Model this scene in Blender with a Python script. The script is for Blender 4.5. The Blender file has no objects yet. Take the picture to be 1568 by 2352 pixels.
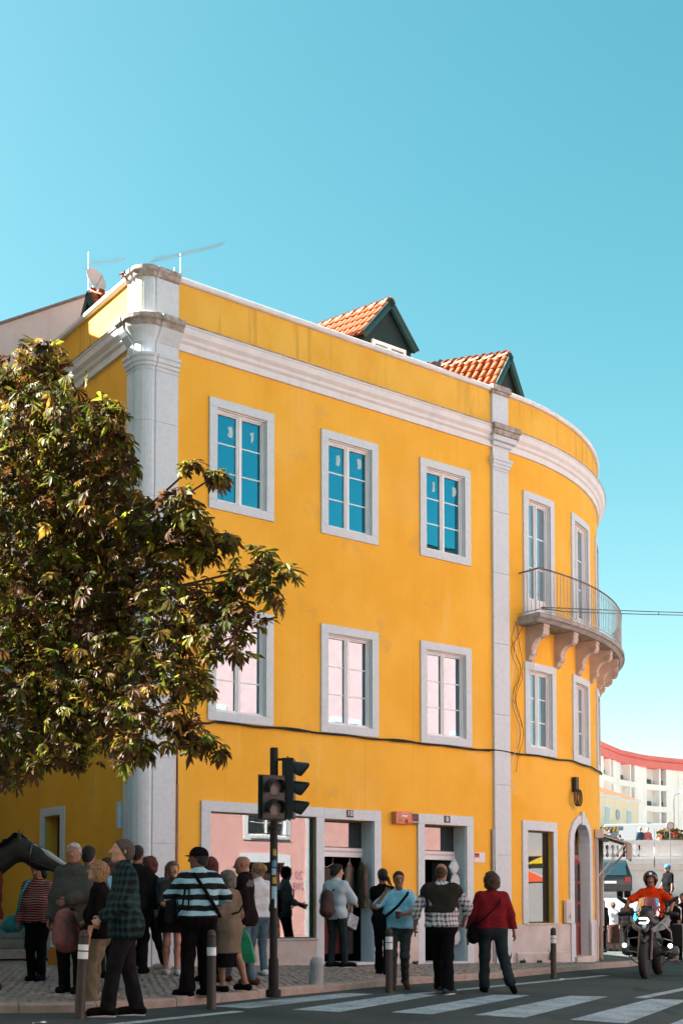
import bpy, math, random
import numpy as np
from mathutils import Vector, Matrix
random.seed(7); np.random.seed(7)
RAD = math.radians
scene = bpy.context.scene
# ------------------------------------------------------------------ camera
cam_d = bpy.data.cameras.new('camera'); cam = bpy.data.objects.new('camera', cam_d)
scene.collection.objects.link(cam); scene.camera = cam
cam.location = (0, 0, 0.95); cam.rotation_euler = (RAD(93.0), 0, 0)
cam_d.sensor_fit = 'VERTICAL'; cam_d.sensor_height = 36; cam_d.sensor_width = 36
cam_d.lens = 2825.7 / 2352 * 36
cam_d.shift_y = (1934.4 - 1176) / 2352
cam_d.clip_start = 0.1; cam_d.clip_end = 2000
# ------------------------------------------------------------------ sky, sun, exposure
SUN_EL, SUN_H = RAD(42), (-0.998, 0.05)
world = bpy.data.worlds.new('World'); scene.world = world; world.use_nodes = True
nt = world.node_tree; nt.nodes.clear()
sky = nt.nodes.new('ShaderNodeTexSky'); sky.sky_type = 'NISHITA'; sky.sun_disc = False
sky.sun_elevation = SUN_EL; sky.sun_rotation = math.atan2(SUN_H[0], SUN_H[1])
sky.altitude = 0; sky.air_density = 1.05; sky.dust_density = 1.3; sky.ozone_density = 1.5
hsv = nt.nodes.new('ShaderNodeHueSaturation'); hsv.inputs['Hue'].default_value = 0.450; hsv.inputs['Saturation'].default_value = 1.38
tint = nt.nodes.new('ShaderNodeMix'); tint.data_type = 'RGBA'; tint.blend_type = 'MULTIPLY'
tint.inputs[0].default_value = 1.0; tint.inputs[7].default_value = (1.0, 0.675, 0.595, 1)
bg = nt.nodes.new('ShaderNodeBackground'); bg.inputs['Strength'].default_value = 0.05
wo = nt.nodes.new('ShaderNodeOutputWorld')
nt.links.new(sky.outputs[0], hsv.inputs['Color']); nt.links.new(hsv.outputs[0], tint.inputs[6])
nt.links.new(tint.outputs[2], bg.inputs[0]); nt.links.new(bg.outputs[0], wo.inputs[0])
sun_d = bpy.data.lights.new('sun', 'SUN'); sun_d.energy = 5.0; sun_d.angle = RAD(0.5); sun_d.color = (1, 0.955, 0.89)
sun = bpy.data.objects.new('sun', sun_d); scene.collection.objects.link(sun)
sv = Vector((SUN_H[0] * math.cos(SUN_EL), SUN_H[1] * math.cos(SUN_EL), math.sin(SUN_EL)))
sun.rotation_euler = sv.to_track_quat('Z', 'Y').to_euler(); sun.location = (-30, 5, 40)
vs = scene.view_settings; vs.view_transform = 'Standard'; vs.look = 'None'; vs.gamma = 1.0; vs.use_curve_mapping = False
vs.exposure = 2.95
scene.cycles.max_bounces = 6; scene.cycles.diffuse_bounces = 3; scene.cycles.glossy_bounces = 3
scene.cycles.transparent_max_bounces = 10
scene.cycles.caustics_reflective = False; scene.cycles.caustics_refractive = False
# ------------------------------------------------------------------ layout of the place
P0 = np.array([-2.67393, 19.6]); U2 = np.array([0.79816, 0.60245]); V2 = np.array([-0.60245, 0.79816]); N2 = -V2
S1 = 7.46; RC = 7.095; CC = P0 + U2 * S1 + V2 * RC
def gz(x, y):                                   # height of the pavement plane
    q0, q1 = x - P0[0], y - P0[1]
    s = q0 * U2[0] + q1 * U2[1]; d = q0 * N2[0] + q1 * N2[1]
    return -.02 * np.clip(s, -15, 40) - .022 * np.clip(d, 0, 12)
KERB = 0.09
def fm(s, d, z):                                # facade coordinates -> world (along, out, up)
    if s <= S1:
        p = P0 + U2 * s + N2 * d
    else:
        a = (s - S1) / RC
        p = CC + (RC + d) * (N2 * math.cos(a) + U2 * math.sin(a))
    return (p[0], p[1], z)
LS = -0.63                                      # left facade plane
def lm(t, d, z):                                # left facade coordinates (t back along, d out)
    p = P0 + U2 * (LS - d) + V2 * t
    return (p[0], p[1], z)
# ------------------------------------------------------------------ materials
MATS = {}
def M(name, col, rough=.75, var=.12, scale=6., bump=0., bscale=70., metal=0., spec=.4, emit=None, estr=1., hue=None, streak=0., detail=4):
    if name in MATS: return MATS[name]
    m = bpy.data.materials.new(name); m.use_nodes = True
    t = m.node_tree; b = t.nodes['Principled BSDF']
    b.inputs['Roughness'].default_value = rough; b.inputs['Metallic'].default_value = metal
    b.inputs['Specular IOR Level'].default_value = spec
    c = (*col, 1)
    if var or hue or streak:
        tc = t.nodes.new('ShaderNodeTexCoord')
        nz = t.nodes.new('ShaderNodeTexNoise'); nz.inputs['Scale'].default_value = scale; nz.inputs['Detail'].default_value = detail
        nz.inputs['Roughness'].default_value = .65
        t.links.new(tc.outputs['Object'], nz.inputs['Vector'])
        r = t.nodes.new('ShaderNodeValToRGB')
        d2 = hue if hue else tuple(x * (1 - var) for x in col)
        r.color_ramp.elements[0].color = (*d2, 1); r.color_ramp.elements[0].position = .3
        r.color_ramp.elements[1].color = tuple(min(1, x * (1 + (0 if hue else var))) for x in col) + (1,); r.color_ramp.elements[1].position = .7
        t.links.new(nz.outputs[0], r.inputs[0]); out = r.outputs[0]
        if streak:
            mp = t.nodes.new('ShaderNodeMapping'); mp.inputs['Scale'].default_value = (3.1, 3.1, .16)
            t.links.new(tc.outputs['Object'], mp.inputs[0])
            n2 = t.nodes.new('ShaderNodeTexNoise'); n2.inputs['Scale'].default_value = 1.6; n2.inputs['Detail'].default_value = 5
            t.links.new(mp.outputs[0], n2.inputs['Vector'])
            r2 = t.nodes.new('ShaderNodeValToRGB'); r2.color_ramp.elements[0].position = .56; r2.color_ramp.elements[1].position = .8
            r2.color_ramp.elements[0].color = (1, 1, 1, 1); r2.color_ramp.elements[1].color = (1 - streak, 1 - streak, 1 - streak * .8, 1)
            t.links.new(n2.outputs[0], r2.inputs[0])
            mx = t.nodes.new('ShaderNodeMix'); mx.data_type = 'RGBA'; mx.blend_type = 'MULTIPLY'; mx.inputs[0].default_value = 1
            t.links.new(out, mx.inputs[6]); t.links.new(r2.outputs[0], mx.inputs[7]); out = mx.outputs[2]
        t.links.new(out, b.inputs['Base Color'])
        if bump:
            n3 = t.nodes.new('ShaderNodeTexNoise'); n3.inputs['Scale'].default_value = bscale; n3.inputs['Detail'].default_value = 5
            t.links.new(tc.outputs['Object'], n3.inputs['Vector'])
            bp = t.nodes.new('ShaderNodeBump'); bp.inputs['Strength'].default_value = bump; bp.inputs['Distance'].default_value = .02
            t.links.new(n3.outputs[0], bp.inputs['Height']); t.links.new(bp.outputs[0], b.inputs['Normal'])
    else:
        b.inputs['Base Color'].default_value = c
    if emit:
        b.inputs['Emission Color'].default_value = (*emit, 1); b.inputs['Emission Strength'].default_value = estr
    MATS[name] = m
    return m
def Mglass(name, refl=.36, tintc=(.75, .82, .85), trans=0., dark=(.012, .016, .02), rough=.01):
    if name in MATS: return MATS[name]
    m = bpy.data.materials.new(name); m.use_nodes = True; t = m.node_tree
    o = t.nodes['Material Output']; t.nodes.remove(t.nodes['Principled BSDF'])
    g = t.nodes.new('ShaderNodeBsdfGlossy'); g.inputs['Roughness'].default_value = rough; g.inputs['Color'].default_value = (*tintc, 1)
    if trans:
        b = t.nodes.new('ShaderNodeBsdfTransparent'); b.inputs[0].default_value = (trans, trans, trans, 1)
    else:
        b = t.nodes.new('ShaderNodeBsdfDiffuse'); b.inputs[0].default_value = (*dark, 1)
    lw = t.nodes.new('ShaderNodeFresnel'); lw.inputs['IOR'].default_value = 1.5
    mr = t.nodes.new('ShaderNodeMath'); mr.operation = 'ADD'; mr.use_clamp = True; mr.inputs[1].default_value = refl
    t.links.new(lw.outputs[0], mr.inputs[0])
    tc = t.nodes.new('ShaderNodeTexCoord'); nz = t.nodes.new('ShaderNodeTexNoise'); nz.inputs['Scale'].default_value = 1.3
    bp = t.nodes.new('ShaderNodeBump'); bp.inputs['Strength'].default_value = .02; bp.inputs['Distance'].default_value = .05
    t.links.new(tc.outputs['Object'], nz.inputs['Vector']); t.links.new(nz.outputs[0], bp.inputs['Height']); t.links.new(bp.outputs[0], g.inputs['Normal'])
    mx = t.nodes.new('ShaderNodeMixShader'); t.links.new(mr.outputs[0], mx.inputs[0]); t.links.new(b.outputs[0], mx.inputs[1]); t.links.new(g.outputs[0], mx.inputs[2])
    t.links.new(mx.outputs[0], o.inputs[0]); MATS[name] = m
    return m
def Mpat(name, kind, cols, sx=8., sz=8., rough=.85, off=0., duty=.5):
    """woven cloth: stripes across ('h'), along ('v') or a check ('plaid')"""
    if name in MATS: return MATS[name]
    m = bpy.data.materials.new(name); m.use_nodes = True; t = m.node_tree; b = t.nodes['Principled BSDF']
    b.inputs['Roughness'].default_value = rough; b.inputs['Specular IOR Level'].default_value = .15
    tc = t.nodes.new('ShaderNodeTexCoord'); sp = t.nodes.new('ShaderNodeSeparateXYZ'); t.links.new(tc.outputs['Object'], sp.inputs[0])
    def band(sock, sc, o):
        a = t.nodes.new('ShaderNodeMath'); a.operation = 'MULTIPLY_ADD'; a.inputs[1].default_value = sc; a.inputs[2].default_value = 100 + o
        t.links.new(sock, a.inputs[0])
        f = t.nodes.new('ShaderNodeMath'); f.operation = 'FRACT'; t.links.new(a.outputs[0], f.inputs[0])
        g = t.nodes.new('ShaderNodeMath'); g.operation = 'LESS_THAN'; g.inputs[1].default_value = duty; t.links.new(f.outputs[0], g.inputs[0])
        return g.outputs[0]
    def mix(fac, a, c, bt='MIX'):
        mx = t.nodes.new('ShaderNodeMix'); mx.data_type = 'RGBA'; mx.blend_type = bt
        if hasattr(fac, 'default_value'): t.links.new(fac, mx.inputs[0])
        else: mx.inputs[0].default_value = fac
        for s, i in ((a, 6), (c, 7)):
            if isinstance(s, tuple): mx.inputs[i].default_value = (*s, 1)
            else: t.links.new(s, mx.inputs[i])
        return mx.outputs[2]
    wob = t.nodes.new('ShaderNodeTexNoise'); wob.inputs['Scale'].default_value = 5; t.links.new(tc.outputs['Object'], wob.inputs['Vector'])
    zz = t.nodes.new('ShaderNodeMath'); zz.operation = 'MULTIPLY_ADD'; zz.inputs[1].default_value = .06; t.links.new(wob.outputs[0], zz.inputs[0]); t.links.new(sp.outputs[2], zz.inputs[2])
    ad = t.nodes.new('ShaderNodeMath'); ad.operation = 'ADD'; t.links.new(sp.outputs[0], ad.inputs[0]); t.links.new(sp.outputs[1], ad.inputs[1])
    if kind == 'h': out = mix(band(zz.outputs[0], sz, off), cols[0], cols[1])
    elif kind == 'v': out = mix(band(ad.outputs[0], sx, off), cols[0], cols[1])
    else:
        a = mix(band(zz.outputs[0], sz, off), cols[0], cols[1]); c = mix(band(ad.outputs[0], sx, off), cols[0], cols[1])
        out = mix(.5, a, c)
        if len(cols) > 2: out = mix(band(zz.outputs[0], sz, off + .37), out, cols[2]) if False else out
    t.links.new(out, b.inputs['Base Color'])
    n3 = t.nodes.new('ShaderNodeTexNoise'); n3.inputs['Scale'].default_value = 25; t.links.new(tc.outputs['Object'], n3.inputs['Vector'])
    bp = t.nodes.new('ShaderNodeBump'); bp.inputs['Strength'].default_value = .3; bp.inputs['Distance'].default_value = .01
    t.links.new(n3.outputs[0], bp.inputs['Height']); t.links.new(bp.outputs[0], b.inputs['Normal'])
    MATS[name] = m
    return m
def layered(name, base, layers, rough=.85, spec=.2, bump=.3, bscale=90, alpha=None):
    """base colour with noise layers: (colour, scale xyz, detail, lo, hi, strength, blend)"""
    if name in MATS: return MATS[name]
    m = bpy.data.materials.new(name); m.use_nodes = True; t = m.node_tree; b = t.nodes['Principled BSDF']
    b.inputs['Roughness'].default_value = rough; b.inputs['Specular IOR Level'].default_value = spec
    tc = t.nodes.new('ShaderNodeTexCoord'); out = None
    def noise(sc, det, off):
        mp = t.nodes.new('ShaderNodeMapping'); mp.inputs['Scale'].default_value = sc; mp.inputs['Location'].default_value = (off, off * 1.7, off * .6); t.links.new(tc.outputs['Object'], mp.inputs[0])
        n = t.nodes.new('ShaderNodeTexNoise'); n.inputs['Scale'].default_value = 1; n.inputs['Detail'].default_value = det; n.inputs['Roughness'].default_value = .6; t.links.new(mp.outputs[0], n.inputs['Vector']); return n.outputs[0]
    for i, (c, sc, det, lo, hi, st, bl) in enumerate(layers):
        r = t.nodes.new('ShaderNodeMapRange'); r.inputs[1].default_value = lo; r.inputs[2].default_value = hi; r.inputs[3].default_value = 0; r.inputs[4].default_value = st; r.clamp = True
        t.links.new(noise(sc, det, 3.7 * i + 1), r.inputs[0])
        mx = t.nodes.new('ShaderNodeMix'); mx.data_type = 'RGBA'; mx.blend_type = bl; t.links.new(r.outputs[0], mx.inputs[0])
        if out is None: mx.inputs[6].default_value = (*base, 1)
        else: t.links.new(out, mx.inputs[6])
        mx.inputs[7].default_value = (*c, 1); out = mx.outputs[2]
    t.links.new(out, b.inputs['Base Color'])
    if bump:
        bp = t.nodes.new('ShaderNodeBump'); bp.inputs['Strength'].default_value = bump; bp.inputs['Distance'].default_value = .02
        t.links.new(noise((bscale,) * 3, 5, 9), bp.inputs['Height']); t.links.new(bp.outputs[0], b.inputs['Normal'])
    if alpha:
        r = t.nodes.new('ShaderNodeMapRange'); r.inputs[1].default_value = alpha[1]; r.inputs[2].default_value = alpha[2]; r.inputs[3].default_value = 0; r.inputs[4].default_value = 1; r.clamp = True
        t.links.new(noise((alpha[0],) * 3, 8, 21), r.inputs[0]); t.links.new(r.outputs[0], b.inputs['Alpha'])
    MATS[name] = m
    return m
# ------------------------------------------------------------------ objects
COL = scene.collection
def wloc(o):
    v = Vector((0, 0, 0))
    while o is not None: v = v + o.location; o = o.parent
    return v
def link(name, me, parent=None):
    o = bpy.data.objects.new(name, me); COL.objects.link(o)
    if parent is not None: o.parent = parent
    return o
def mesh(name, verts, faces, mat, smooth=False):
    me = bpy.data.meshes.new(name)
    me.from_pydata([tuple(map(float, v)) for v in verts], [], [tuple(map(int, f)) for f in faces])
    for m in (mat if isinstance(mat, (list, tuple)) else [mat]): me.materials.append(m)
    if smooth: me.polygons.foreach_set('use_smooth', [True] * len(me.polygons))
    me.update()
    return me
def tag(o, label=None, cat=None, group=None, kind=None):
    if label: o['label'] = label
    if cat: o['category'] = cat
    if group: o['group'] = group
    if kind: o['kind'] = kind
    return o
def empty(name, loc, rz=0, label=None, cat=None, group=None):
    o = bpy.data.objects.new(name, None); COL.objects.link(o); o.location = loc; o.rotation_euler = (0, 0, rz)
    o.empty_display_size = .2
    return tag(o, label, cat, group)
def copy_tree(o, parent=None):
    c = o.copy(); COL.objects.link(c); c.parent = parent
    for ch in list(o.children): copy_tree(ch, c)
    return c
class G:
    """collects verts and faces; build() links them as one mesh object (world coordinates minus the parent's place)"""
    def __init__(s): s.v = []; s.f = []; s.m = []
    def add(s, vs, fs, mi=0):
        n = len(s.v); s.v += [tuple(v) for v in vs]; s.f += [tuple(i + n for i in f) for f in fs]; s.m += [mi] * len(fs); return s
    def box(s, c, d, rot=None, mi=0):
        x, y, z = (q / 2 for q in d)
        vs = [(-x, -y, -z), (x, -y, -z), (x, y, -z), (-x, y, -z), (-x, -y, z), (x, -y, z), (x, y, z), (-x, y, z)]
        if rot is not None: vs = [rot @ Vector(v) for v in vs]
        vs = [(v[0] + c[0], v[1] + c[1], v[2] + c[2]) for v in vs]
        return s.add(vs, [(0, 3, 2, 1), (4, 5, 6, 7), (0, 1, 5, 4), (1, 2, 6, 5), (2, 3, 7, 6), (3, 0, 4, 7)], mi)
    def bent(s, fn, s0, s1, d0, d1, z0, z1, step=.16, mi=0):
        """box in facade coordinates, bent along the facade"""
        n = 1 if s1 <= S1 or fn is not fm else max(1, int(math.ceil((s1 - s0) / step)))
        vs = []
        for i in range(n + 1):
            a = s0 + (s1 - s0) * i / n
            vs += [fn(a, d0, z0), fn(a, d1, z0), fn(a, d1, z1), fn(a, d0, z1)]
        fs = [(0, 1, 2, 3), (4 * n + 3, 4 * n + 2, 4 * n + 1, 4 * n)]
        for i in range(n):
            q = 4 * i
            for k in range(4):
                fs.append((q + k, q + 4 + k, q + 4 + (k + 1) % 4, q + (k + 1) % 4))
        return s.add(vs, fs, mi)
    def prof(s, fn, s0, s1, pts, step=.16, mi=0, caps=True):
        """profile [(d,z)...] swept along the facade from s0 to s1"""
        n = max(1, int(math.ceil((s1 - s0) / step))) if (s1 > S1 and fn is fm) else 1
        k = len(pts); vs = []
        for i in range(n + 1):
            a = s0 + (s1 - s0) * i / n
            vs += [fn(a, d, z) for d, z in pts]
        fs = [(i * k + j, (i + 1) * k + j, (i + 1) * k + (j + 1) % k, i * k + (j + 1) % k) for i in range(n) for j in range(k)]
        if caps: fs += [tuple(range(k)), tuple(n * k + j for j in reversed(range(k)))]
        return s.add(vs, fs, mi)
    def tube(s, pts, r, n=8, caps=True, mi=0):
        pts = [Vector(p) for p in pts]; rs = r if isinstance(r, (list, tuple)) else [r] * len(pts)
        vs = []; up = Vector((0, 0, 1)); prev = None
        for i, p in enumerate(pts):
            t = (pts[min(i + 1, len(pts) - 1)] - pts[max(i - 1, 0)])
            if t.length < 1e-9: t = Vector((0, 0, 1))
            t.normalize()
            if prev is None:
                a = t.cross(up if abs(t.z) < .95 else Vector((1, 0, 0))).normalized()
            else:
                a = (prev - t * prev.dot(t)); a = a.normalized() if a.length > 1e-6 else t.orthogonal().normalized()
            prev = a; b = t.cross(a)
            vs += [p + (a * math.cos(6.28318 * k / n) + b * math.sin(6.28318 * k / n)) * rs[i] for k in range(n)]
        fs = [(i * n + k, i * n + (k + 1) % n, (i + 1) * n + (k + 1) % n, (i + 1) * n + k) for i in range(len(pts) - 1) for k in range(n)]
        if caps: fs += [tuple(reversed(range(n))), tuple((len(pts) - 1) * n + k for k in range(n))]
        return s.add(vs, fs, mi)
    def lathe(s, pr, c=(0, 0, 0), n=16, axis=None, mi=0, ring=False):
        vs = []
        q = axis.to_track_quat('Z', 'Y') if axis is not None else None
        for r, z in pr:
            for k in range(n):
                v = Vector((r * math.cos(6.28318 * k / n), r * math.sin(6.28318 * k / n), z))
                if q is not None: v = q @ v
                vs.append((v[0] + c[0], v[1] + c[1], v[2] + c[2]))
        m = len(pr)
        if ring: return s.add(vs, [(i * n + k, i * n + (k + 1) % n, ((i + 1) % m) * n + (k + 1) % n, ((i + 1) % m) * n + k) for i in range(m) for k in range(n)], mi)
        fs = [(i * n + k, i * n + (k + 1) % n, (i + 1) * n + (k + 1) % n, (i + 1) * n + k) for i in range(m - 1) for k in range(n)]
        if pr[0][0] > 1e-5: fs.append(tuple(reversed(range(n))))
        if pr[-1][0] > 1e-5: fs.append(tuple((m - 1) * n + k for k in range(n)))
        return s.add(vs, fs, mi)
    def plate(s, pts, th, mi=0):
        """planar polygon (3D points) with thickness vector th"""
        n = len(pts); th = Vector(th)
        vs = [Vector(p) for p in pts] + [Vector(p) + th for p in pts]
        fs = [tuple(range(n)), tuple(reversed(range(n, 2 * n)))] + [(i, n + i, n + (i + 1) % n, (i + 1) % n) for i in range(n)]
        return s.add(vs, fs, mi)
    def build(s, name, mat, parent=None, smooth=False, local=False, fix=True):
        o = wloc(parent) if (parent is not None and not local) else Vector((0, 0, 0))
        me = mesh(name, [(v[0] - o[0], v[1] - o[1], v[2] - o[2]) for v in s.v], s.f, mat, smooth)
        if isinstance(mat, (list, tuple)) and len(mat) > 1: me.polygons.foreach_set('material_index', s.m)
        if fix:
            import bmesh
            bm = bmesh.new(); bm.from_mesh(me); bmesh.ops.recalc_face_normals(bm, faces=bm.faces); bm.to_mesh(me); bm.free()
        if smooth:
            me.set_sharp_from_angle(angle=RAD(40))
        return link(name, me, parent)
# ------------------------------------------------------------------ smooth bodies: signed distance fields -> surface nets
def surface_nets(f, lo, hi, h):
    nx, ny, nz = (max(4, int(math.ceil((hi[i] - lo[i]) / h)) + 1) for i in range(3))
    xs = lo[0] + np.arange(nx) * h; ys = lo[1] + np.arange(ny) * h; zs = lo[2] + np.arange(nz) * h
    X, Y, Z = np.meshgrid(xs, ys, zs, indexing='ij')
    P = np.stack([X.ravel(), Y.ravel(), Z.ravel()], 1).astype(np.float32)
    D = f(P).reshape(nx, ny, nz)
    D[0], D[-1], D[:, 0], D[:, -1], D[:, :, 0], D[:, :, -1] = (np.maximum(q, .001) for q in (D[0], D[-1], D[:, 0], D[:, -1], D[:, :, 0], D[:, :, -1]))
    cs = [(0, 0, 0), (1, 0, 0), (0, 1, 0), (1, 1, 0), (0, 0, 1), (1, 0, 1), (0, 1, 1), (1, 1, 1)]
    sub = [D[a:nx - 1 + a, b:ny - 1 + b, c:nz - 1 + c] for a, b, c in cs]
    ins = [q < 0 for q in sub]; cnt = sum(i.astype(np.int8) for i in ins)
    act = (cnt > 0) & (cnt < 8)
    idx = -np.ones(act.shape, np.int64); I = np.argwhere(act); idx[act] = np.arange(len(I))
    val = np.stack([q[act] for q in sub], 1)
    acc = np.zeros((len(I), 3)); w = np.zeros(len(I)); cs = np.array(cs, float)
    for i in range(8):
        for j in range(i + 1, 8):
            if np.abs(cs[i] - cs[j]).sum() == 1:
                m = (val[:, i] < 0) != (val[:, j] < 0)
                t = val[m, i] / (val[m, i] - val[m, j])
                acc[m] += cs[i] + (cs[j] - cs[i]) * t[:, None]; w[m] += 1
    V = np.array(lo) + (I + acc / w[:, None]) * h
    F = []
    S = D < 0
    for ax in range(3):
        o1, o2 = (ax + 1) % 3, (ax + 2) % 3
        a = [slice(None)] * 3; b = [slice(None)] * 3; a[ax] = slice(0, -1); b[ax] = slice(1, None)
        cr = np.argwhere(S[tuple(a)] != S[tuple(b)])
        cr = cr[(cr[:, o1] > 0) & (cr[:, o2] > 0) & (cr[:, o1] < D.shape[o1] - 1) & (cr[:, o2] < D.shape[o2] - 1)]
        def cell(d1, d2):
            q = cr.copy(); q[:, o1] -= d1; q[:, o2] -= d2
            return idx[q[:, 0], q[:, 1], q[:, 2]]
        q = np.stack([cell(1, 1), cell(0, 1), cell(0, 0), cell(1, 0)], 1)
        fl = S[cr[:, 0], cr[:, 1], cr[:, 2]]
        q[~fl] = q[~fl][:, ::-1]
        F.append(q)
    return V, np.concatenate(F)
def seg(a, b, ra, rb=None, fl=None, k=.03):
    return (np.array(a, np.float32), np.array(b, np.float32), ra, ra if rb is None else rb, fl, k)
def sdf_prims(P, prims, grow=0.):
    D = None
    for a, b, ra, rb, fl, k in prims:
        ba = b - a; q = P - a
        if fl is not None:
            ax, fac = fl; ax = np.array(ax, np.float32)
            q = q + (q @ ax)[:, None] * ax * (1 / fac - 1)
        L = float(ba @ ba)
        t = np.clip((q @ ba) / L, 0, 1) if L > 1e-10 else np.zeros(len(P), np.float32)
        d = np.linalg.norm(q - t[:, None] * ba, axis=1) - (ra + t * (rb - ra)) - grow
        if D is None: D = d
        else:
            h = np.clip(k - np.abs(D - d), 0, None) / k
            D = np.minimum(D, d) - h * h * k * .25
    return D
def bounds(prims, pad):
    lo = np.min([np.minimum(p[0], p[1]) - max(p[2], p[3]) for p in prims], 0) - pad
    hi = np.max([np.maximum(p[0], p[1]) + max(p[2], p[3]) for p in prims], 0) + pad
    return lo, hi
def blob(name, prims, mat, h, parent=None, grow=0., cut=None, noise=0., nf=18., seedn=0, smooth=True, loc=None):
    lo, hi = bounds(prims, grow + noise + 2 * h)
    rs = np.random.RandomState(seedn); dirs = rs.normal(size=(5, 3)) * nf; ph = rs.rand(5) * 6.28
    def f(P):
        d = sdf_prims(P, prims, grow)
        if noise:
            d = d + noise * (sum(np.sin(P @ dirs[i].astype(np.float32) + ph[i]) for i in range(5)) * .36 + np.abs(np.sin(P @ (dirs[0] * 1.9 + dirs[1]).astype(np.float32) + 2 * np.sin(P @ dirs[2].astype(np.float32)))) * .7 - .3)
        if cut is not None: d = cut(P, d)
        return d
    V, F = surface_nets(f, lo, hi, h)
    me = mesh(name, V, F, mat, smooth)
    return link(name, me, parent)
# ------------------------------------------------------------------ shared materials
YEL = layered('yellow_render', (.87, .475, .060), [((.81, .405, .036), (.9, .9, .7), 5, .42, .62, .8, 'MIX'), ((.88, .53, .14), (.55, .55, .45), 3, .56, .70, .35, 'MIX'), ((.70, .34, .045), (5, 5, .16), 5, .58, .78, .35, 'MIX'), ((.90, .58, .20), (2.2, 2.2, .22), 4, .62, .74, .35, 'MIX'), ((.45, .22, .03), (38, 38, 38), 4, .66, .78, .5, 'MIX'), ((.52, .27, .05), (11, 11, .10), 3, .66, .76, .5, 'MIX'), ((.60, .36, .12), (1.3, 1.3, 1.3), 8, .62, .66, .3, 'MIX')])
YELP = layered('yellow_parapet', (.83, .485, .08), [((.74, .39, .042), (.9, .9, .7), 5, .42, .62, .8, 'MIX'), ((.30, .17, .035), (4.5, 4.5, .22), 6, .56, .76, .8, 'MIX'), ((.45, .22, .03), (38, 38, 38), 4, .64, .78, .6, 'MIX')])
STO = M('limestone', (.59, .66, .70), .8, .07, 14, .25, 140, spec=.3)
STW = M('limestone_stained', (.52, .49, .46), .85, .0, 9, .5, 60, hue=(.20, .16, .12), spec=.2, detail=8)
MOU = M('white_moulding', (.70, .715, .72), .75, .06, 5, .1, 60, streak=.12)
PLI = M('plinth_render', (.66, .61, .58), .85, .0, 2.2, .3, 80, hue=(.50, .43, .39), streak=.15)
WHT = M('white_paint', (.78, .80, .81), .45, .04, 4, 0)
GLA = Mglass('window_glass', .34, (.62, .86, 1.0))
GLU = Mglass('teal_glass', .36, (.10, .74, .95))  # glossy colour tinted strongly teal
GLB = Mglass('shop_glass', .105, (.92, .9, .9), trans=.55)
GRN = M('dark_green_wood', (.007, .021, .019), .6, .2, 6, .1, 40)
TIL = M('terracotta', (.40, .095, .026), .85, .0, 7, .3, 60, hue=(.27, .06, .018))
DRK = M('dark_interior', (.030, .022, .018), .9, .3, 3)
BLK = M('black_metal', (.012, .012, .013), .42, .2, 12, .05, 90)
IRN = M('painted_iron', (.42, .43, .44), .5, .25, 20, .1, 60)
RUS = M('rusty_iron', (.16, .10, .07), .7, .3, 25, .2, 60)
CAB = M('black_cable', (.03, .022, .018), .6, .2, 10)
YB = empty('yellow_building', (P0[0], P0[1], 0), 0, 'three storey yellow corner building with rounded end and grey stone window surrounds', 'building')
def P3(t): return tuple(t)
WIN_MAIN = [(c - .49, c + .49) for c in (1.245, 3.53, 5.82)]
OPS = []
for a, b in WIN_MAIN: OPS += [(a, b, 7.67, 9.24), (a, b, 4.15, 5.76)]
OPS += [(.66, 2.78, .41, 2.50), (2.95, 4.06, -.40, 2.48), (5.25, 6.31, -.40, 2.48)]
CUR_UP = [(8.07, 8.82), (9.90, 10.78), (11.78, 12.62), (13.6, 14.4)]
CUR_LO = [(8.08, 8.83), (9.89, 10.65), (11.74, 12.5), (13.6, 14.36)]
for a, b in CUR_UP: OPS.append((a, b, 6.72, 9.18))
for a, b in CUR_LO: OPS.append((a, b, 4.15, 5.70))
OPS += [(7.97, 8.83, .62, 2.47), (9.68, 10.62, -.40, 2.74), (11.35, 12.75, -.40, 2.45)]
LOPS = [(2.85, 3.55, .0, 2.56), (1.78, 2.6, 4.15, 5.76), (1.78, 2.6, 7.67, 9.24), (4.6, 5.5, 7.67, 9.24), (4.6, 5.5, 4.15, 5.76)]
def wall_sheet(fn, s0, s1, z0, z1, ops, depth=.34, step=.22):
    ss = {s0, s1}; zs = {z0, z1}
    for a, b, c, d in ops:
        ss |= {a, b}; zs |= {max(c, z0), d}
    ss = sorted(ss); zs = sorted(zs)
    if fn is fm:
        e = [ss[0]]
        for q in ss[1:]:
            if q > S1:
                n = max(1, int(math.ceil((q - max(e[-1], S1)) / step))); st = max(e[-1], S1)
                if e[-1] < S1: e.append(S1)
                e += [st + (q - st) * i / n for i in range(1, n + 1)]
            else: e.append(q)
        ss = sorted(set(e))
    g = G()
    inside = lambda a, b: any(o[0] - 1e-6 < a < o[1] + 1e-6 and o[2] < b < o[3] for o in ops)
    for i in range(len(ss) - 1):
        for j in range(len(zs) - 1):
            a, b, c, d = ss[i], ss[i + 1], zs[j], zs[j + 1]
            if inside((a + b) / 2, (c + d) / 2): continue
            g.add([fn(a, 0, c), fn(b, 0, c), fn(b, 0, d), fn(a, 0, d)], [(0, 1, 2, 3)])
            g.add([fn(a, -depth, c), fn(b, -depth, c), fn(b, -depth, d), fn(a, -depth, d)], [(3, 2, 1, 0)])
    for a, b, c, d in ops:
        c = max(c, z0); n = 1 if b <= S1 or fn is not fm else 5
        for x in (a, b): g.add([fn(x, 0, c), fn(x, -depth, c), fn(x, -depth, d), fn(x, 0, d)], [(0, 1, 2, 3)])
        for z in (c, d):
            for k in range(n):
                p, q = a + (b - a) * k / n, a + (b - a) * (k + 1) / n
                g.add([fn(p, 0, z), fn(q, 0, z), fn(q, -depth, z), fn(p, -depth, z)], [(0, 1, 2, 3)])
    return g
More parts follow.
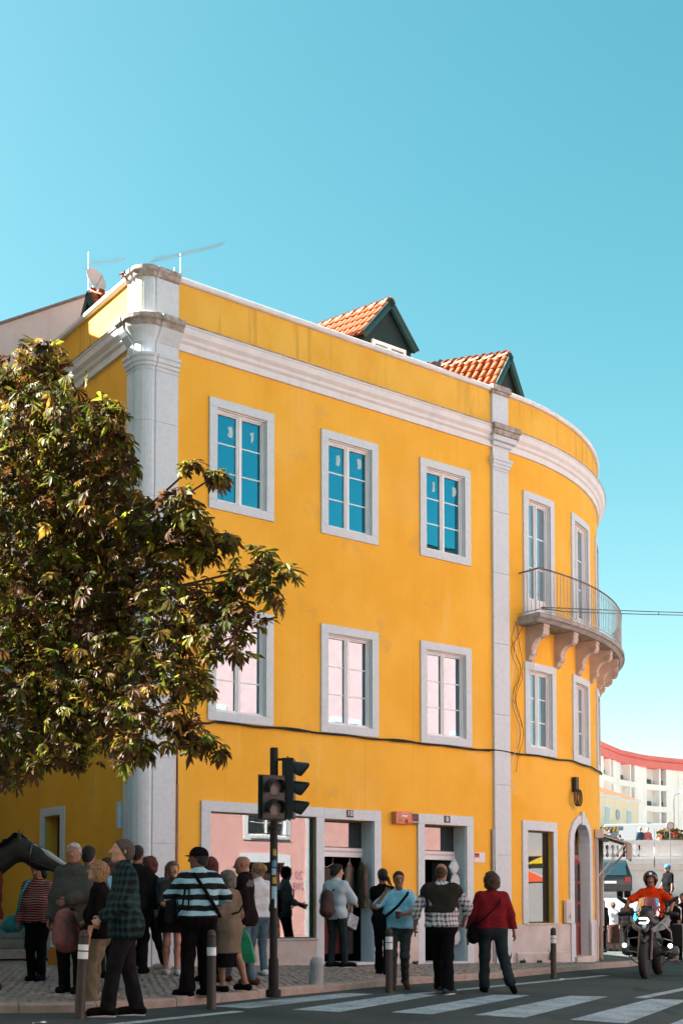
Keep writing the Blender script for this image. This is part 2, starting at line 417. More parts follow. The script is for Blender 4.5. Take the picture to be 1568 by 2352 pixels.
wall_sheet(fm, -.05, 17.5, -.4, 10.36, OPS).build('wall', YEL, YB, fix=False)
wall_sheet(lm, .05, 9.2, -.4, 10.36, LOPS).build('wall', YEL, YB, fix=False)
G().prof(fm, -.05, 17.5, [(0, 10.3), (0, 11.13), (-.24, 11.13), (-.24, 10.3)]).build('parapet_wall', YELP, YB)
G().prof(lm, .05, 9.2, [(0, 10.3), (0, 11.13), (-.24, 11.13), (-.24, 10.3)]).build('parapet_wall', YELP, YB)
# inner dark core so no daylight passes through the rooms
g = G(); g.prof(fm, .0, 17.4, [(-3.2, -.4), (-3.2, 10.3), (-3.4, 10.3), (-3.4, -.4)]); g.prof(lm, .4, 9.1, [(-.9, 2.9), (-.9, 10.3), (-1.0, 10.3), (-1.0, 2.9)])
for z in (2.95, 6.6, 10.25): g.prof(fm, .02, 17.4, [(-.33, z), (-.33, z + .1), (-3.3, z + .1), (-3.3, z)])
g.prof(fm, 0.02, 17.4, [(-.02, -.42), (-.02, -.24), (-3.3, -.24), (-3.3, -.42)])
for s in (.42, 4.55, 6.7, 9.2, 11.0, 13.0): g.bent(fm, s, s + .08, -3.2, -.345, -.4, 10.2)
g.build('partition', DRK, YB)
# roof behind the parapet
g = G(); g.prof(fm, .6, 17.4, [(-.26, 10.55), (-4.8, 11.5), (-4.8, 11.4), (-.26, 10.45)]); g.prof(lm, .9, 9.1, [(-.26, 10.55), (-3.6, 11.3), (-3.6, 11.2), (-.26, 10.45)])
g.build('roof', TIL, YB)
# cornice and coping
CO = [(.0, 10.0), (.05, 10.0), (.055, 10.11), (.10, 10.14), (.11, 10.19), (.17, 10.24), (.19, 10.33), (.21, 10.345), (.21, 10.365), (0, 10.40)]
CT = [(.0, 10.4005), (.215, 10.366), (.222, 10.385), (.0, 10.425)]
for a, b in ((0.0, 7.03), (7.462, 17.5)):
    G().prof(fm, a, b, CO).build('cornice', MOU, YB); G().prof(fm, a, b, CT).build('cornice_edge', STW, YB)
G().prof(lm, .43, 9.2, CO).build('cornice', MOU, YB); G().prof(lm, .43, 9.2, CT).build('cornice_edge', STW, YB)
CP = [(-.28, 11.131), (.05, 11.131), (.07, 11.15), (.075, 11.205), (.05, 11.225), (-.28, 11.24)]
for a, b in ((0.0, 7.03), (7.462, 17.5)): G().prof(fm, a, b, CP).build('coping', MOU, YB)
G().prof(lm, .43, 9.2, CP).build('coping', MOU, YB)
# corner pilaster: plan outline pushed out by o
def corner_path(o):
    pts = [fm(0, o, 0), fm(-.405, o, 0), fm(-.412, o - .022, 0), fm(-.42, o - .022, 0)]
    c = P0 + U2 * (-.42) + V2 * .21
    for k in range(9):
        a = math.pi / 2 * k / 8; r = .21 + o - (.0 if 0 < k < 8 else .022)
        p = c + r * (N2 * math.cos(a) - U2 * math.sin(a)); pts.append((p[0], p[1], 0))
    pts += [lm(.222, o - .022, 0), lm(.23, o, 0), lm(.43, o, 0)]
    return pts
def ring(g, secs, mi=0):
    rows = []
    for o, z in secs: rows.append([(x, y, z) for x, y, _ in corner_path(o)] + [lm(.43, -.2, z), fm(0, -.2, z)])
    k = len(rows[0]); vs = [v for r in rows for v in r]
    fs = [(i * k + j, i * k + (j + 1) % k, (i + 1) * k + (j + 1) % k, (i + 1) * k + j) for i in range(len(rows) - 1) for j in range(k)]
    fs += [tuple(range(k)), tuple((len(rows) - 1) * k + j for j in reversed(range(k)))]
    return g.add(vs, fs, mi)
cpil = ring(G(), [(.035, -.4), (.035, 11.1)]).build('corner_pilaster', STO, YB)
zb = [-.4, .66, 1.95, 3.32, 4.7, 6.1, 7.5, 8.72, 9.55]
for a, b in zip(zb[:-1], zb[1:]):
    o = .075 if b < .7 else .05
    ring(G(), [(o - .004, a + .002), (o, a + .006), (o, b - .006), (o - .004, b - .002)]).build('stone_block', STO, cpil)
ring(G(), [(.055, 9.55), (.06, 9.60), (.085, 9.61), (.085, 9.66), (.11, 9.67), (.115, 9.73), (.14, 9.75), (.145, 9.79), (.05, 9.80), (.05, 10.01)]).build('capital', STO, cpil)
ring(G(), [(.06, 10.01), (.10, 10.05), (.16, 10.12), (.20, 10.17), (.22, 10.2)]).build('cornice_block', STO, cpil)
ring(G(), [(.22, 10.201), (.24, 10.28), (.28, 10.31), (.29, 10.37), (.27, 10.40), (.06, 10.43)]).build('cornice_cap', STW, cpil)
ring(G(), [(.05, 10.43), (.05, 11.07)]).build('parapet_block', STO, cpil)
ring(G(), [(.055, 11.07), (.09, 11.09), (.10, 11.15), (.13, 11.17), (.13, 11.23), (.05, 11.25)]).build('cap_stone', STW, cpil)
pil = G().bent(fm, 7.04, 7.45, -.05, .035, -.4, 11.1).build('pilaster', STO, YB)
for a, b in zip(zb[:-1], zb[1:]):
    o = .085 if b < .7 else .06
    G().bent(fm, 7.03, 7.46, .0, o, a + .004, b - .004).build('stone_block', STO, pil)
for o, a, b, m_ in ((.065, 9.55, 9.605, STO), (.09, 9.605, 9.665, STO), (.115, 9.665, 9.73, STO), (.14, 9.73, 9.79, STO), (.062, 9.79, 10.03, STO), (.12, 10.03, 10.1, STO), (.2, 10.1, 10.2, STO), (.24, 10.2, 10.3, STW), (.28, 10.3, 10.4, STW), (.062, 10.4, 11.08, STO), (.09, 11.08, 11.14, STW), (.12, 11.14, 11.25, STW)):
    e = max(0, o - .062) * .7
    G().bent(fm, 7.03 - e, 7.46 + e, -.06, o, a, b).build('moulding' if o > .062 else 'stone_block', m_, pil)
# plinth
for a, b, z in ((0.002, .488, .62), (.492, 2.948, .385), (4.062, 5.248, .62), (6.312, 7.028, .62), (7.462, 9.68, .60), (10.62, 11.2, .66), (12.85, 17, .6)):
    G().prof(fm, a, b, [(0, -.4), (.035, -.4), (.035, z - .012), (.025, z), (0, z)]).build('plinth', PLI, YB)
G().prof(lm, .432, 9.2, [(0, -.4), (.035, -.4), (.035, .6), (0, .62)]).build('plinth', PLI, YB)
G().prof(fm, 7.6, 9.3, [(.03, -.4), (.09, -.4), (.09, .02), (.05, .05), (.03, .05)]).build('plinth_step', PLI, YB)
# windows
def chord(fn, a, b):
    pa, pb = np.array(fn(a, 0, 0)), np.array(fn(b, 0, 0)); e = (pb - pa) / np.linalg.norm(pb - pa)
    n = np.array([e[1], -e[0], 0]) if fn is fm else np.array([-e[1], e[0], 0])
    L = np.linalg.norm(pb - pa); return (lambda s, d, z: tuple(pa + e * (s - a) * L / (b - a) + n * d + np.array([0, 0, z])))
def surround(par, fn, a, b, z0, z1, w=.15, sill=.15, o=.035, top=None, bottom=True):
    t = w if top is None else top
    ps = [(a - w, b + w, z1 + .003, z1 + t)]
    if bottom: ps.append((a - w, b + w, z0 - sill, z0 - .003))
    ps += [(a - w, a, z0, z1), (b, b + w, z0, z1)]
    for s0, s1, c, d in ps: G().bent(fn, s0, s1, -.02, o, c, d).build('surround_stone', STO, par)
def window(fn0, a, b, z0, z1, panel=0., bars=2, paper=False, sur=True, curtain=None, name='window', sw=.15, par=None, glass=None):
    fn = chord(fn0, a, b); F_ = .035; g = G()
    def bx(s0, s1, d0, d1, c, d): g.bent(fn, s0, s1, d0, d1, c, d)
    for s0, s1, c, d in ((a, b, z1 - .012, z1), (a, b, z0, z0 + .012), (a, a + .012, z0 + .012, z1 - .012), (b - .012, b, z0 + .012, z1 - .012)): bx(s0, s1, -.10, -.006, c, d)
    bx(a, b, -.20, -.06, z1 - F_, z1); bx(a, b, -.20, -.06, z0, z0 + F_)
    bx(a, a + F_, -.20, -.06, z0 + F_, z1 - F_); bx(b - F_, b, -.20, -.06, z0 + F_, z1 - F_)
    m = (a + b) / 2; bx(m - .036, m + .036, -.19, -.075, z0 + F_, z1 - F_); bx(m - .012, m + .012, -.075, -.06, z0 + F_, z1 - F_)
    for p, q in ((a + F_, m - .036), (m + .036, b - F_)):
        bx(p, q, -.19, -.085, z1 - F_ - .024, z1 - F_); bx(p, q, -.19, -.085, z0 + F_, z0 + F_ + .024 + panel)
        bx(p, p + .02, -.19, -.085, z0 + F_ + .024 + panel, z1 - F_ - .024); bx(q - .02, q, -.19, -.085, z0 + F_ + .024 + panel, z1 - F_ - .024)
    w = g.build(name, WHT, par or YB)
    if sur: surround(w, fn0, a, b, z0, z1, sw, bottom=panel == 0)
    for p, q in ((a + F_ + .02, m - .056), (m + .056, b - F_ - .02)):
        lo, hi = z0 + F_ + .024 + panel, z1 - F_ - .024
        G().bent(fn, p, q, -.125, -.115, lo, hi).build('pane', glass or GLA, w)
        for k in range(1, bars + 1):
            z = lo + (hi - lo) * k / (bars + 1); G().bent(fn, p, q, -.115, -.107, z - .011, z + .011).build('glazing_bar', WHT, w)
        if paper:
            z = hi - .30 + random.uniform(-.05, .06); x = q - .14 - random.random() * .05; jr = random.uniform(.7, 1.2)
            jag = [(x + u_ * jr + random.uniform(-.012, .012), z + v_ + random.uniform(-.025, .02)) for u_, v_ in ((0, 0), (.045, -.01), (.09, .01), (.1, .1), (.095, .17), (.03, .175), (0, .15), (.012, .07))]
            G().plate([fn(s, -.113, zz) for s, zz in jag], np.array(fn(0, .002, 0)) - np.array(fn(0, 0, 0))).build('paper', M('paper_on_glass', (.42, .58, .62), .8, .1), w)
    return w
for a, b in WIN_MAIN:
    window(fm, a, b, 7.67, 9.24, paper=True, glass=GLU); window(fm, a, b, 4.15, 5.76)
GLC = Mglass('pale_sheen_glass', .28, (.6, .9, 1), dark=(.16, .20, .22))  # no curtain: pale base colour stands in for a whitish reflection
for a, b in CUR_UP: window(fm, a, b, 6.73, 9.18, panel=.42, name='balcony_door', glass=GLC)
for a, b in CUR_LO: window(fm, a, b, 4.15, 5.70, glass=GLC)
for a, b, c, d in LOPS[1:]: window(lm, a, b, c, d)
dw = G().bent(lm, 2.85, 3.55, -.3, -.24, -.2, 2.56).build('side_door', M('dark_door', (.03, .03, .035), .6), YB)
surround(dw, lm, 2.85, 3.55, .0, 2.56, bottom=False)
G().bent(lm, .75, 1.0, .0, .03, 3.38, 3.68).build('street_plaque', M('plaque', (.10, .14, .15), .5, .2, 30), YB)
G().bent(lm, .46, .53, .0, .12, 2.2, 2.62).build('meter_box', M('pale_box', (.45, .55, .58), .5), YB)
# shop front of number 10
def frame_ring(g, fn, a, b, z0, z1, w, d0, d1):
    g.bent(fn, a, b, d0, d1, z1 - w, z1); g.bent(fn, a, b, d0, d1, z0, z0 + w); g.bent(fn, a, a + w, d0, d1, z0 + w, z1 - w); g.bent(fn, b - w, b, d0, d1, z0 + w, z1 - w); return g
DKA = M('dark_aluminium', (.05, .055, .06), .4, .1)
sw = frame_ring(G(), fm, .66, 2.78, .41, 2.50, .022, -.09, -.05).build('shop_window', DKA, YB)
G().bent(fm, .682, 2.758, -.075, -.067, .432, 2.478).build('pane', GLB, sw)
for s0, s1, c, d in ((.49, 2.95, 2.503, 2.67), (.49, .66, .62, 2.5), (.49, .66, .39, .617), (2.78, 2.95, .62, 2.5), (2.78, 2.95, -.35, .617)):
    G().bent(fm, s0, s1, -.02, .04, c, d).build('surround_stone', STO, sw)
G().prof(fm, .55, 2.84, [(-.1, .387), (.07, .387), (.075, .405), (-.05, .412), (-.1, .412)]).build('sill', STO, sw)
G().bent(fm, .7, 2.75, -.6, -.1, .40, .47).build('display_shelf', M('brown_shelf', (.18, .07, .035), .7, .3), sw)
for a, b in ((2.95, 4.06), (5.25, 6.31)):
    d10 = G().bent(fm, a, b, -.42, -.30, 1.84, 2.0).build('shop_door', M('shutter_box', (.74, .74, .75), .5, .05, 20), YB)
    G().bent(fm, a + .0, b - .0, -.302, -.297, 1.915, 1.955).build('slot_strip', M('slot_strip', (.50, .51, .53), .6, .3, 60), d10)
    g = frame_ring(G(), fm, a, b, 2.0, 2.48, .02, -.36, -.33); g.build('transom_frame', DKA, d10)
    G().bent(fm, a + .02, b - .02, -.350, -.343, 2.02, 2.46).build('transom_pane', Mglass('transom_glass', .14, (.92, .9, .9)), d10)
    if a < 4:
        ps = [(2.953, 4.22, 2.483, 2.668), (4.06, 4.22, .62, 2.48), (4.06, 4.22, -.35, .617)]
    else:
        ps = [(5.09, 6.48, 2.483, 2.668), (5.09, 5.25, .62, 2.48), (5.09, 5.25, -.35, .617), (6.31, 6.48, .62, 2.48), (6.31, 6.48, -.35, .617)]
    for s0, s1, c, d in ps: G().bent(fm, s0, s1, -.02, .04, c, d).build('surround_stone', STO, d10)
    zt = gz(*fm((a + b) / 2, 0, 0)[:2])
    G().bent(fm, a, b, -.6, .06, zt - .1, zt + .035).build('doorstep', STO, d10)
    for x in (a, b): G().bent(fm, x if x == a else x - .012, x + .012 if x == a else x, -.345, -.005, -.3, 2.47).build('jamb_stone', STO, d10)
    if a < 4: continue
    dl = G().bent(lambda s, d, z, b=b: fm(b - .03 + d * .05, -.36 - s, z), 0, .55, -.5, .5, zt + .04, 1.82).build('door_leaf', M('door_grey', (.16, .17, .17), .5, .2), d10)
    G().bent(fm, b - .08, b - .02, -.5, -.43, zt + .55, zt + .75).build('hinge', DKA, dl)
# text helper
def text_mesh(body, size, font_bold=True):
    cu = bpy.data.curves.new('t', 'FONT'); cu.body = body; cu.size = size; cu.align_x = 'CENTER'; cu.align_y = 'CENTER'; cu.extrude = .0015
    o = bpy.data.objects.new('t', cu); COL.objects.link(o); dg = bpy.context.evaluated_depsgraph_get()
    me = bpy.data.meshes.new_from_object(o.evaluated_get(dg)); V = [tuple(v.co) for v in me.vertices]; F_ = [tuple(p.vertices) for p in me.polygons]
    bpy.data.objects.remove(o); bpy.data.curves.remove(cu); bpy.data.meshes.remove(me)
    return V, F_
def text_on(fn, s, d, z, body, size, mat, par, sx=1., name='lettering'):
    V, F_ = text_mesh(body, size); g = G(); g.add([fn(s + x * sx, d + zz, z + y) for x, y, zz in V], F_); return g.build(name, mat, par, fix=False)
NUM = M('number_white', (.8, .8, .78), .5, 0)
for s, t in ((3.505, '10'), (5.80, '8')):
    np_ = G().bent(fm, s - .075, s + .075, .038, .05, 2.525, 2.655).build('number_tile', M('number_black', (.02, .025, .025), .4, .1), YB)
    text_on(fm, s, .052, 2.59, t, .13, NUM, np_, 1.0)
# alarm box and sign
al = empty('alarm_box', fm(4.68, 0, 2.46), 0, 'salmon pink alarm box with orange lamp on the yellow wall between the shop doors', 'alarm')
G().bent(fm, 4.49, 4.86, .0, .13, 2.455, 2.675).build('casing', M('salmon_plastic', (.56, .20, .12), .5, .05), al)
G().bent(fm, 4.72, 4.845, .13, .17, 2.475, 2.535).build('lamp', M('orange_lamp', (.75, .09, .02), .3, 0), al)
G().bent(fm, 4.63, 4.76, .13, .134, 2.585, 2.655).build('sticker', M('sticker_white', (.75, .72, .72), .5, 0), al)
for k in range(3): G().lathe([(.018, 0), (.018, .004)], fm(4.655 + k * .04, .134, 2.63), 10, Vector((N2[0], N2[1], 0))).build('dot', M('red_dot', (.7, .04, .03), .5, 0), al)
G().bent(fm, 4.56, 4.62, .13, .134, 2.49, 2.54).build('grille', M('brown_grille', (.35, .18, .08), .6, 0), al)
sg = empty('security_sign', fm(5.0, 0, 2.46), 0, 'small black security sign beside the salmon alarm box', 'sign')
G().bent(fm, 4.885, 5.085, .0, .06, 2.465, 2.655).build('board', M('sign_black', (.015, .012, .014), .35, 0), sg)
text_on(fm, 4.985, .063, 2.50, 'SECURITAS', .045, NUM, sg, .78)
for k in range(3): G().lathe([(.024, 0), (.024, .004)], fm(4.93 + k * .055, .061, 2.58), 10, Vector((N2[0], N2[1], 0))).build('dot', M('dark_red_dot', (.25, .02, .02), .5, 0), sg)
ws = empty('white_sign', fm(6.66, 0, 1.8), 0, 'small white notice with red emblem right of shop door number 8', 'sign')
G().bent(fm, 6.52, 6.80, .0, .012, 1.80, 1.99).build('board', M('notice_white', (.66, .68, .74), .5, .03), ws)
G().bent(fm, 6.53, 6.65, .012, .015, 1.89, 1.975).build('emblem', M('notice_red', (.62, .06, .03), .5, 0), ws)
for k in range(3): G().lathe([(.016, 0), (.016, .003)], fm(6.55 + k * .038, .0155, 1.945), 8, Vector((N2[0], N2[1], 0))).build('dot', M('dot_black', (.06, .01, .01), .5, 0), ws)
# window and arched door of the curved end
cw = frame_ring(G(), fm, 7.97, 8.83, .62, 2.47, .03, -.14, -.09).build('shop_window', DKA, YB)
fn = chord(fm, 7.97, 8.83); G().bent(fn, 8.0, 8.80, -.12, -.11, .65, 2.44).build('pane', Mglass('curve_glass', .10, (.95, .95, .95)), cw)
surround(cw, fm, 7.97, 8.83, .62, 2.47, .15, sill=.0, top=.19, bottom=False)
G().prof(fm, 7.9, 8.9, [(-.1, .59), (.06, .59), (.065, .61), (-.1, .618)]).build('sill', STO, cw)
ad = G().bent(chord(fm, 9.68, 10.62), 9.68, 10.62, -.26, -.19, -.3, 1.95).build('arched_door', M('red_brown_wood', (.20, .05, .03), .55, .25, 9, .2, 40), YB)
cf = chord(fm, 9.68, 10.62)
for s0, s1 in ((9.71, 10.13), (10.17, 10.59)):
    for z0, z1 in ((.62, 1.0), (1.04, 1.44), (1.48, 1.86)):
        G().bent(cf, s0 + .05, s1 - .05, -.195, -.185, z0, z1).build('pane', Mglass('door_glass', .3, (.8, .8, .8)), ad)
    g = G(); g.bent(cf, s0, s0 + .05, -.20, -.165, -.1, 1.92); g.bent(cf, s1 - .05, s1, -.20, -.165, -.1, 1.92)
    for z in (-.1, .52, 1.0, 1.44, 1.86): g.bent(cf, s0 + .05, s1 - .05, -.20, -.17, z, z + .06)
    g.build('door_rail', MATS['red_brown_wood'], ad)
    G().bent(cf, s0 + .1, s1 - .1, -.195, -.175, .06, .46).build('door_panel', MATS['red_brown_wood'], ad)
G().bent(cf, 9.68, 10.62, -.24, -.20, 1.96, 2.06).build('door_lintel', M('pale_red_wood', (.38, .14, .10), .6, .1), ad)
G().bent(cf, 9.72, 10.58, -.24, -.22, 2.06, 2.78).build('fanlight', Mglass('fan_glass', .25, (.8, .8, .8)), ad)
for x in (9.95, 10.15, 10.35): G().bent(cf, x - .02, x + .02, -.22, -.20, 2.06, 2.76).build('glazing_bar', MATS['red_brown_wood'], ad)
# arched stone surround: jambs, voussoirs, keystone; spandrel pieces close the square opening to an arch
for a, b in ((9.48, 9.68), (10.62, 10.82)):
    for z0, z1 in ((-.4, .6), (.606, 1.5), (1.506, 2.3)): G().bent(fm, a, b, -.03, .045 + (.02 if z1 < .7 else 0), z0, z1).build('surround_stone', STO, ad)
na = 8
for k in range(na):
    a0, a1 = math.pi * k / na, math.pi * (k + 1) / na
    q = []
    for a, r in ((a0, .47), (a0, .67), (a1, .67), (a1, .47)):
        q.append((10.15 - r * math.cos(a), 2.3 + min(r, 2) * math.sin(a) * (.88 if r > .5 else .9)))
    vs = [fm(s, d, z) for d in (.045, -.18) for s, z in q]
    G().add(vs, [(0, 1, 2, 3), (7, 6, 5, 4), (0, 4, 5, 1), (1, 5, 6, 2), (2, 6, 7, 3), (3, 7, 4, 0)]).build('arch_stone', STO, ad)
G().bent(fm, 10.08, 10.22, -.03, .07, 2.68, 2.96).build('keystone', STO, ad)
for x0, x1 in ((9.66, 9.695), (10.605, 10.64)): G().bent(fm, x0, x1, -.2, -.01, -.3, 2.3).build('jamb_stone', STO, ad)
G().bent(fm, 9.62, 10.68, -.5, .12, -.3, -.09).build('doorstep', PLI, ad)
mb = empty('meter_cabinet', fm(9.33, .03, .6), 0, 'small white meter cabinet on the wall left of the arched door', 'cabinet')
G().bent(fm, 9.2, 9.44, .03, .1, .62, 1.08).build('casing', M('cabinet_white', (.62, .60, .58), .5, .05), mb)
G().bent(fm, 9.24, 9.40, .1, .106, .66, 1.04).build('door', M('cabinet_grey', (.52, .51, .50), .5, .05), mb)
G().add([fm(9.29, .108, .70), fm(9.35, .108, .72), fm(9.34, .108, .84)], [(0, 1, 2)]).build('mark', BLK, mb)
# next shop on the curve with folded awning
s2 = G().bent(fm, 11.2, 11.35, -.05, .05, -.4, 2.6); s2.bent(fm, 12.75, 12.9, -.05, .05, -.4, 2.6); s2.bent(fm, 11.2, 12.9, -.05, .05, 2.45, 2.65)
s2 = s2.build('shop_front', M('grey_trim', (.46, .45, .45), .6, .1), YB)
G().bent(chord(fm, 11.35, 12.75), 11.35, 12.75, -.28, -.24, -.3, 2.45).build('pane', GLA, s2)
aw = empty('awning', fm(11.9, .1, 2.1), 0, 'folded beige shop awning on white metal arms beyond the arched door', 'awning')
AWM = M('awning_metal', (.60, .57, .55), .5, .1); AWC = M('awning_canvas', (.34, .26, .21), .85, .15, 6, .2, 30)
G().bent(fm, 11.15, 13.1, .03, .2, 2.46, 2.64).build('roller_box', AWM, aw)
G().prof(fm, 11.25, 13.0, [(.2, 2.52), (.68, 2.34), (.70, 2.36), (.2, 2.56)]).build('fabric', AWC, aw)
G().prof(fm, 11.25, 13.0, [(.66, 2.33), (.71, 2.33), (.70, 2.0), (.68, 1.99)]).build('valance', AWC, aw)
for s in (11.25, 12.95):
    G().tube([fm(s, .05, 1.6), fm(s, .66, 2.31)], .018).build('arm', AWM, aw); G().tube([fm(s, .2, 2.5), fm(s, .68, 2.34)], .014).build('arm', AWM, aw)
    G().tube([fm(s, .06, .5), fm(s, .06, 2.46)], .022).build('post', AWM, aw)
# balcony
ZB = 6.72
bal = G().prof(fm, 7.74, 15.2, [(0, ZB - .17), (.50, ZB - .17), (.56, ZB - .11), (.60, ZB - .10), (.60, ZB - .03), (.57, ZB), (0, ZB)]).build('balcony', M('balcony_stone', (.40, .38, .36), .85, .0, 6, .4, 60, hue=(.24, .22, .2), streak=.2), YB)
BRK = M('bracket_stone', (.52, .42, .36), .85, .08, 9, .3, 60)
bp = [(0, ZB - .17), (.46, ZB - .17), (.48, ZB - .22), (.455, ZB - .26), (.47, ZB - .31), (.45, ZB - .38), (.40, ZB - .42), (.33, ZB - .42), (.26, ZB - .45), (.19, ZB - .52), (.15, ZB - .62), (.17, ZB - .67), (.15, ZB - .73), (.10, ZB - .76), (.07, ZB - .83), (0, ZB - .87)]
for i in range(7):
    s = 7.98 + i * .98
    b = G().prof(fm, s, s + .17, bp).build('bracket', BRK, bal)
    ax = np.array(fm(s, 0, 0)) - np.array(fm(s + .1, 0, 0)); ax = Vector(ax).normalized()
    for d, z, r in ((.39, ZB - .34, .06), (.11, ZB - .68, .04)):
        q = Vector(fm(s, d, z)); gg = G()
        for rr in (r, r * .55): gg.lathe([(rr, -.002), (rr, .012), (rr - .014, .012), (rr - .014, -.002)], q, 14, ax, ring=True)
        gg.build('scroll', BRK, b)
barm = G(); barm.tube([(0, 0, 0), (0, 0, .82)], .0075, 5); barm.lathe([(.0, .70), (.016, .72), (.0, .74)], n=5); barm.lathe([(.0, .08), (.014, .1), (.0, .12)], n=5)
bar_me = mesh('railing_bar', barm.v, barm.f, IRN)
spots = [(7.80, .1 + .11 * k) for k in range(4)] + [(7.80 + .105 * k, .53) for k in range(60)]
bl = wloc(bal)
for s, d in spots:
    o = link('railing_bar', bar_me, bal); o.location = Vector(fm(s, d, ZB + .06)) - bl
for z, r, m_ in ((ZB + .89, .016, RUS), (ZB + .07, .012, IRN)):
    G().tube([fm(7.80, .0, z), fm(7.80, .53, z)] + [fm(7.80 + .105 * k, .53, z) for k in range(1, 61)], r, 6).build('handrail' if z > ZB + .5 else 'bottom_rail', m_, bal)
# dormers
tm = G(); n_ = 6; Lt = .34
vs = []
for y, r in ((0, .075), (Lt, .060)):
    for rr in (r, r - .012):
        vs += [(rr * math.cos(math.pi * k / n_), y, rr * math.sin(math.pi * k / n_) * .8) for k in range(n_ + 1)]
k_ = n_ + 1; fs = []
for k in range(n_): fs += [(k, k + 1, 2 * k_ + k + 1, 2 * k_ + k), (k_ + k + 1, k_ + k, 3 * k_ + k, 3 * k_ + k + 1), (k + 1, k, k_ + k, k_ + k + 1)]
tile_me = mesh('roof_tile', vs, fs, TIL, True); ridge_me = mesh('ridge_tile', [(x * 1.5, y * 1.25, z * 1.4) for x, y, z in vs], fs, M('ridge_terracotta', (.40, .25, .18), .85, .2, 9), True)
def dormer(c, ang, hw, ze, za, depth, zwin, wx=(-.42, .42), rise=.165):
    """c = plan point under the gable apex; ang = heading of the gable's outward normal"""
    out = Vector((math.cos(ang), math.sin(ang), 0)); e1 = Vector((-out.y, out.x, 0)); back = -out; br = back + Vector((0, 0, rise)); C3 = Vector((c[0], c[1], 0))
    p = lambda x, b, z: C3 + e1 * x + back * b + Vector((0, 0, z))
    wb = hw - .12
    d = G().plate([p(-wb, 0, 10.5), p(wb, 0, 10.5), p(wb, 0, ze + .1), (p(0, 0, za - .06)), p(-wb, 0, ze + .1)], back * .08)
    for x in (-wb, wb): d.plate([p(x, .08, 10.5), p(x, depth, 10.5), p(x, depth, ze + .1), p(x, .08, ze + .1)], e1 * (.06 if x < 0 else -.06))
    d = d.build('dormer', GRN, YB); L0 = wloc(d)
    for sgn in (-1, 1):
        ev, ap = p(sgn * hw, -.12, ze), p(0, -.12, za); sl = (ev - ap).normalized(); nrm = sl.cross(back) * (1 if sgn < 0 else -1)
        if nrm.z < 0: nrm = -nrm
        G().plate([ap, ev, ev + back * .07, ap + back * .07], -nrm * .13).build('barge_board', M('green_trim', (.012, .055, .052), .5, .15), d)
        G().plate([ap - nrm * .06, ev - nrm * .06, ev - nrm * .06 + br * depth, ap - nrm * .06 + br * depth], nrm * .03).build('roof_deck', M('deck_brown', (.09, .05, .03), .8), d)
        Ls = (ev - ap).length; rows = 4; cols = int(depth / .185)
        for r in range(rows):
            for cidx in range(cols):
                o = link('roof_tile', tile_me, d)
                base = ap + sl * (Ls * (r + 1) / rows + .03) + br * (.1 + cidx * .185 + random.uniform(-.006, .006)) + nrm * (.0 - .01)
                yx = -sl; xx = back * 1.0; zx = nrm
                if xx.cross(yx).dot(zx) < 0: xx = -xx
                m4 = Matrix(((xx.x, yx.x, zx.x, 0), (xx.y, yx.y, zx.y, 0), (xx.z, yx.z, zx.z, 0), (0, 0, 0, 1)))
                m4.translation = base - L0; o.matrix_local = m4 @ Matrix.Rotation(random.uniform(-.03, .03), 4, 'Z') @ Matrix.Rotation(-.05, 4, 'X')
    yx = back; zx = Vector((0, 0, 1)); xx = yx.cross(zx)
    for i in range(int(depth / .36) + 1):
        o = link('ridge_tile', ridge_me, d); m4 = Matrix(((xx.x, yx.x, 0, 0), (xx.y, yx.y, 0, 0), (xx.z, yx.z, 1, 0), (0, 0, 0, 1)))
        m4.translation = p(0, -.1 + i * .36, za - .045 + rise * (i * .36 - .1)) - L0; o.matrix_local = m4
    if zwin:
        a, b = wx; fnw = lambda s, dd, z: tuple(p(s, -dd, z))
        w = frame_ring(G(), fnw, a, b, 10.9, zwin, .06, .0, .05); w.bent(fnw, (a + b) / 2 - .04, (a + b) / 2 + .04, .0, .055, 10.96, zwin - .06)
        w = w.build('dormer_window', WHT, d)
        for x0, x1 in ((a + .06, (a + b) / 2 - .04), ((a + b) / 2 + .04, b - .06)): G().bent(fnw, x0, x1, .005, .02, 10.96, zwin - .06).build('pane', GLA, w)
    return d
angN = math.atan2(N2[1], N2[0])
c1 = fm(5.12, -.85, 0); dormer(c1, angN, .70, 11.90, 12.74, 3.2, 11.84)
c2 = P0 + U2 * 8.32 + N2 * (-.85); dormer(c2, angN + .22, .56, 11.72, 12.55, 3.0, 0)
c3 = lm(3.4, -.75, 0); dormer(c3, math.atan2(-U2[1], -U2[0]), .6, 11.6, 12.4, 2.2, 0)
# cable along the wall, drain pipe, junction box
cpts = []
for i in range(90):
    s = .05 + i * .138; z = 3.985 - .05 * abs(math.sin(s * 1.3)) * .35 - .012 * math.sin(s * 5.1) - (.04 if s < .7 else 0)
    cpts.append(fm(s, .05, z))
G().tube(cpts, .019, 5).build('wall_cable', CAB, YB)
G().tube([fm(.7 + i * .2, .06, 3.965 - .006 * math.sin(i * 1.7)) for i in range(32)], .011, 4).build('wall_cable', CAB, YB)
G().tube([fm(.03, .045, 4.0), fm(.03, .045, 2.9)], .016, 6).build('wall_cable', CAB, YB)
G().tube([fm(.035, .05, 2.9), fm(.03, .05, -.1)], .022, 8).build('down_pipe', M('rust_pipe', (.34, .17, .10), .6, .2), YB)
G().tube([fm(6.99, .04, -.1), fm(6.99, .04, 2.45)], .028, 8).build('down_pipe', M('grey_pipe', (.35, .36, .37), .5, .1), YB)
jb = G().bent(fm, 9.66, 9.80, .02, .11, 3.35, 3.66).build('junction_box', M('box_grey', (.02, .02, .022), .5, .1), YB)
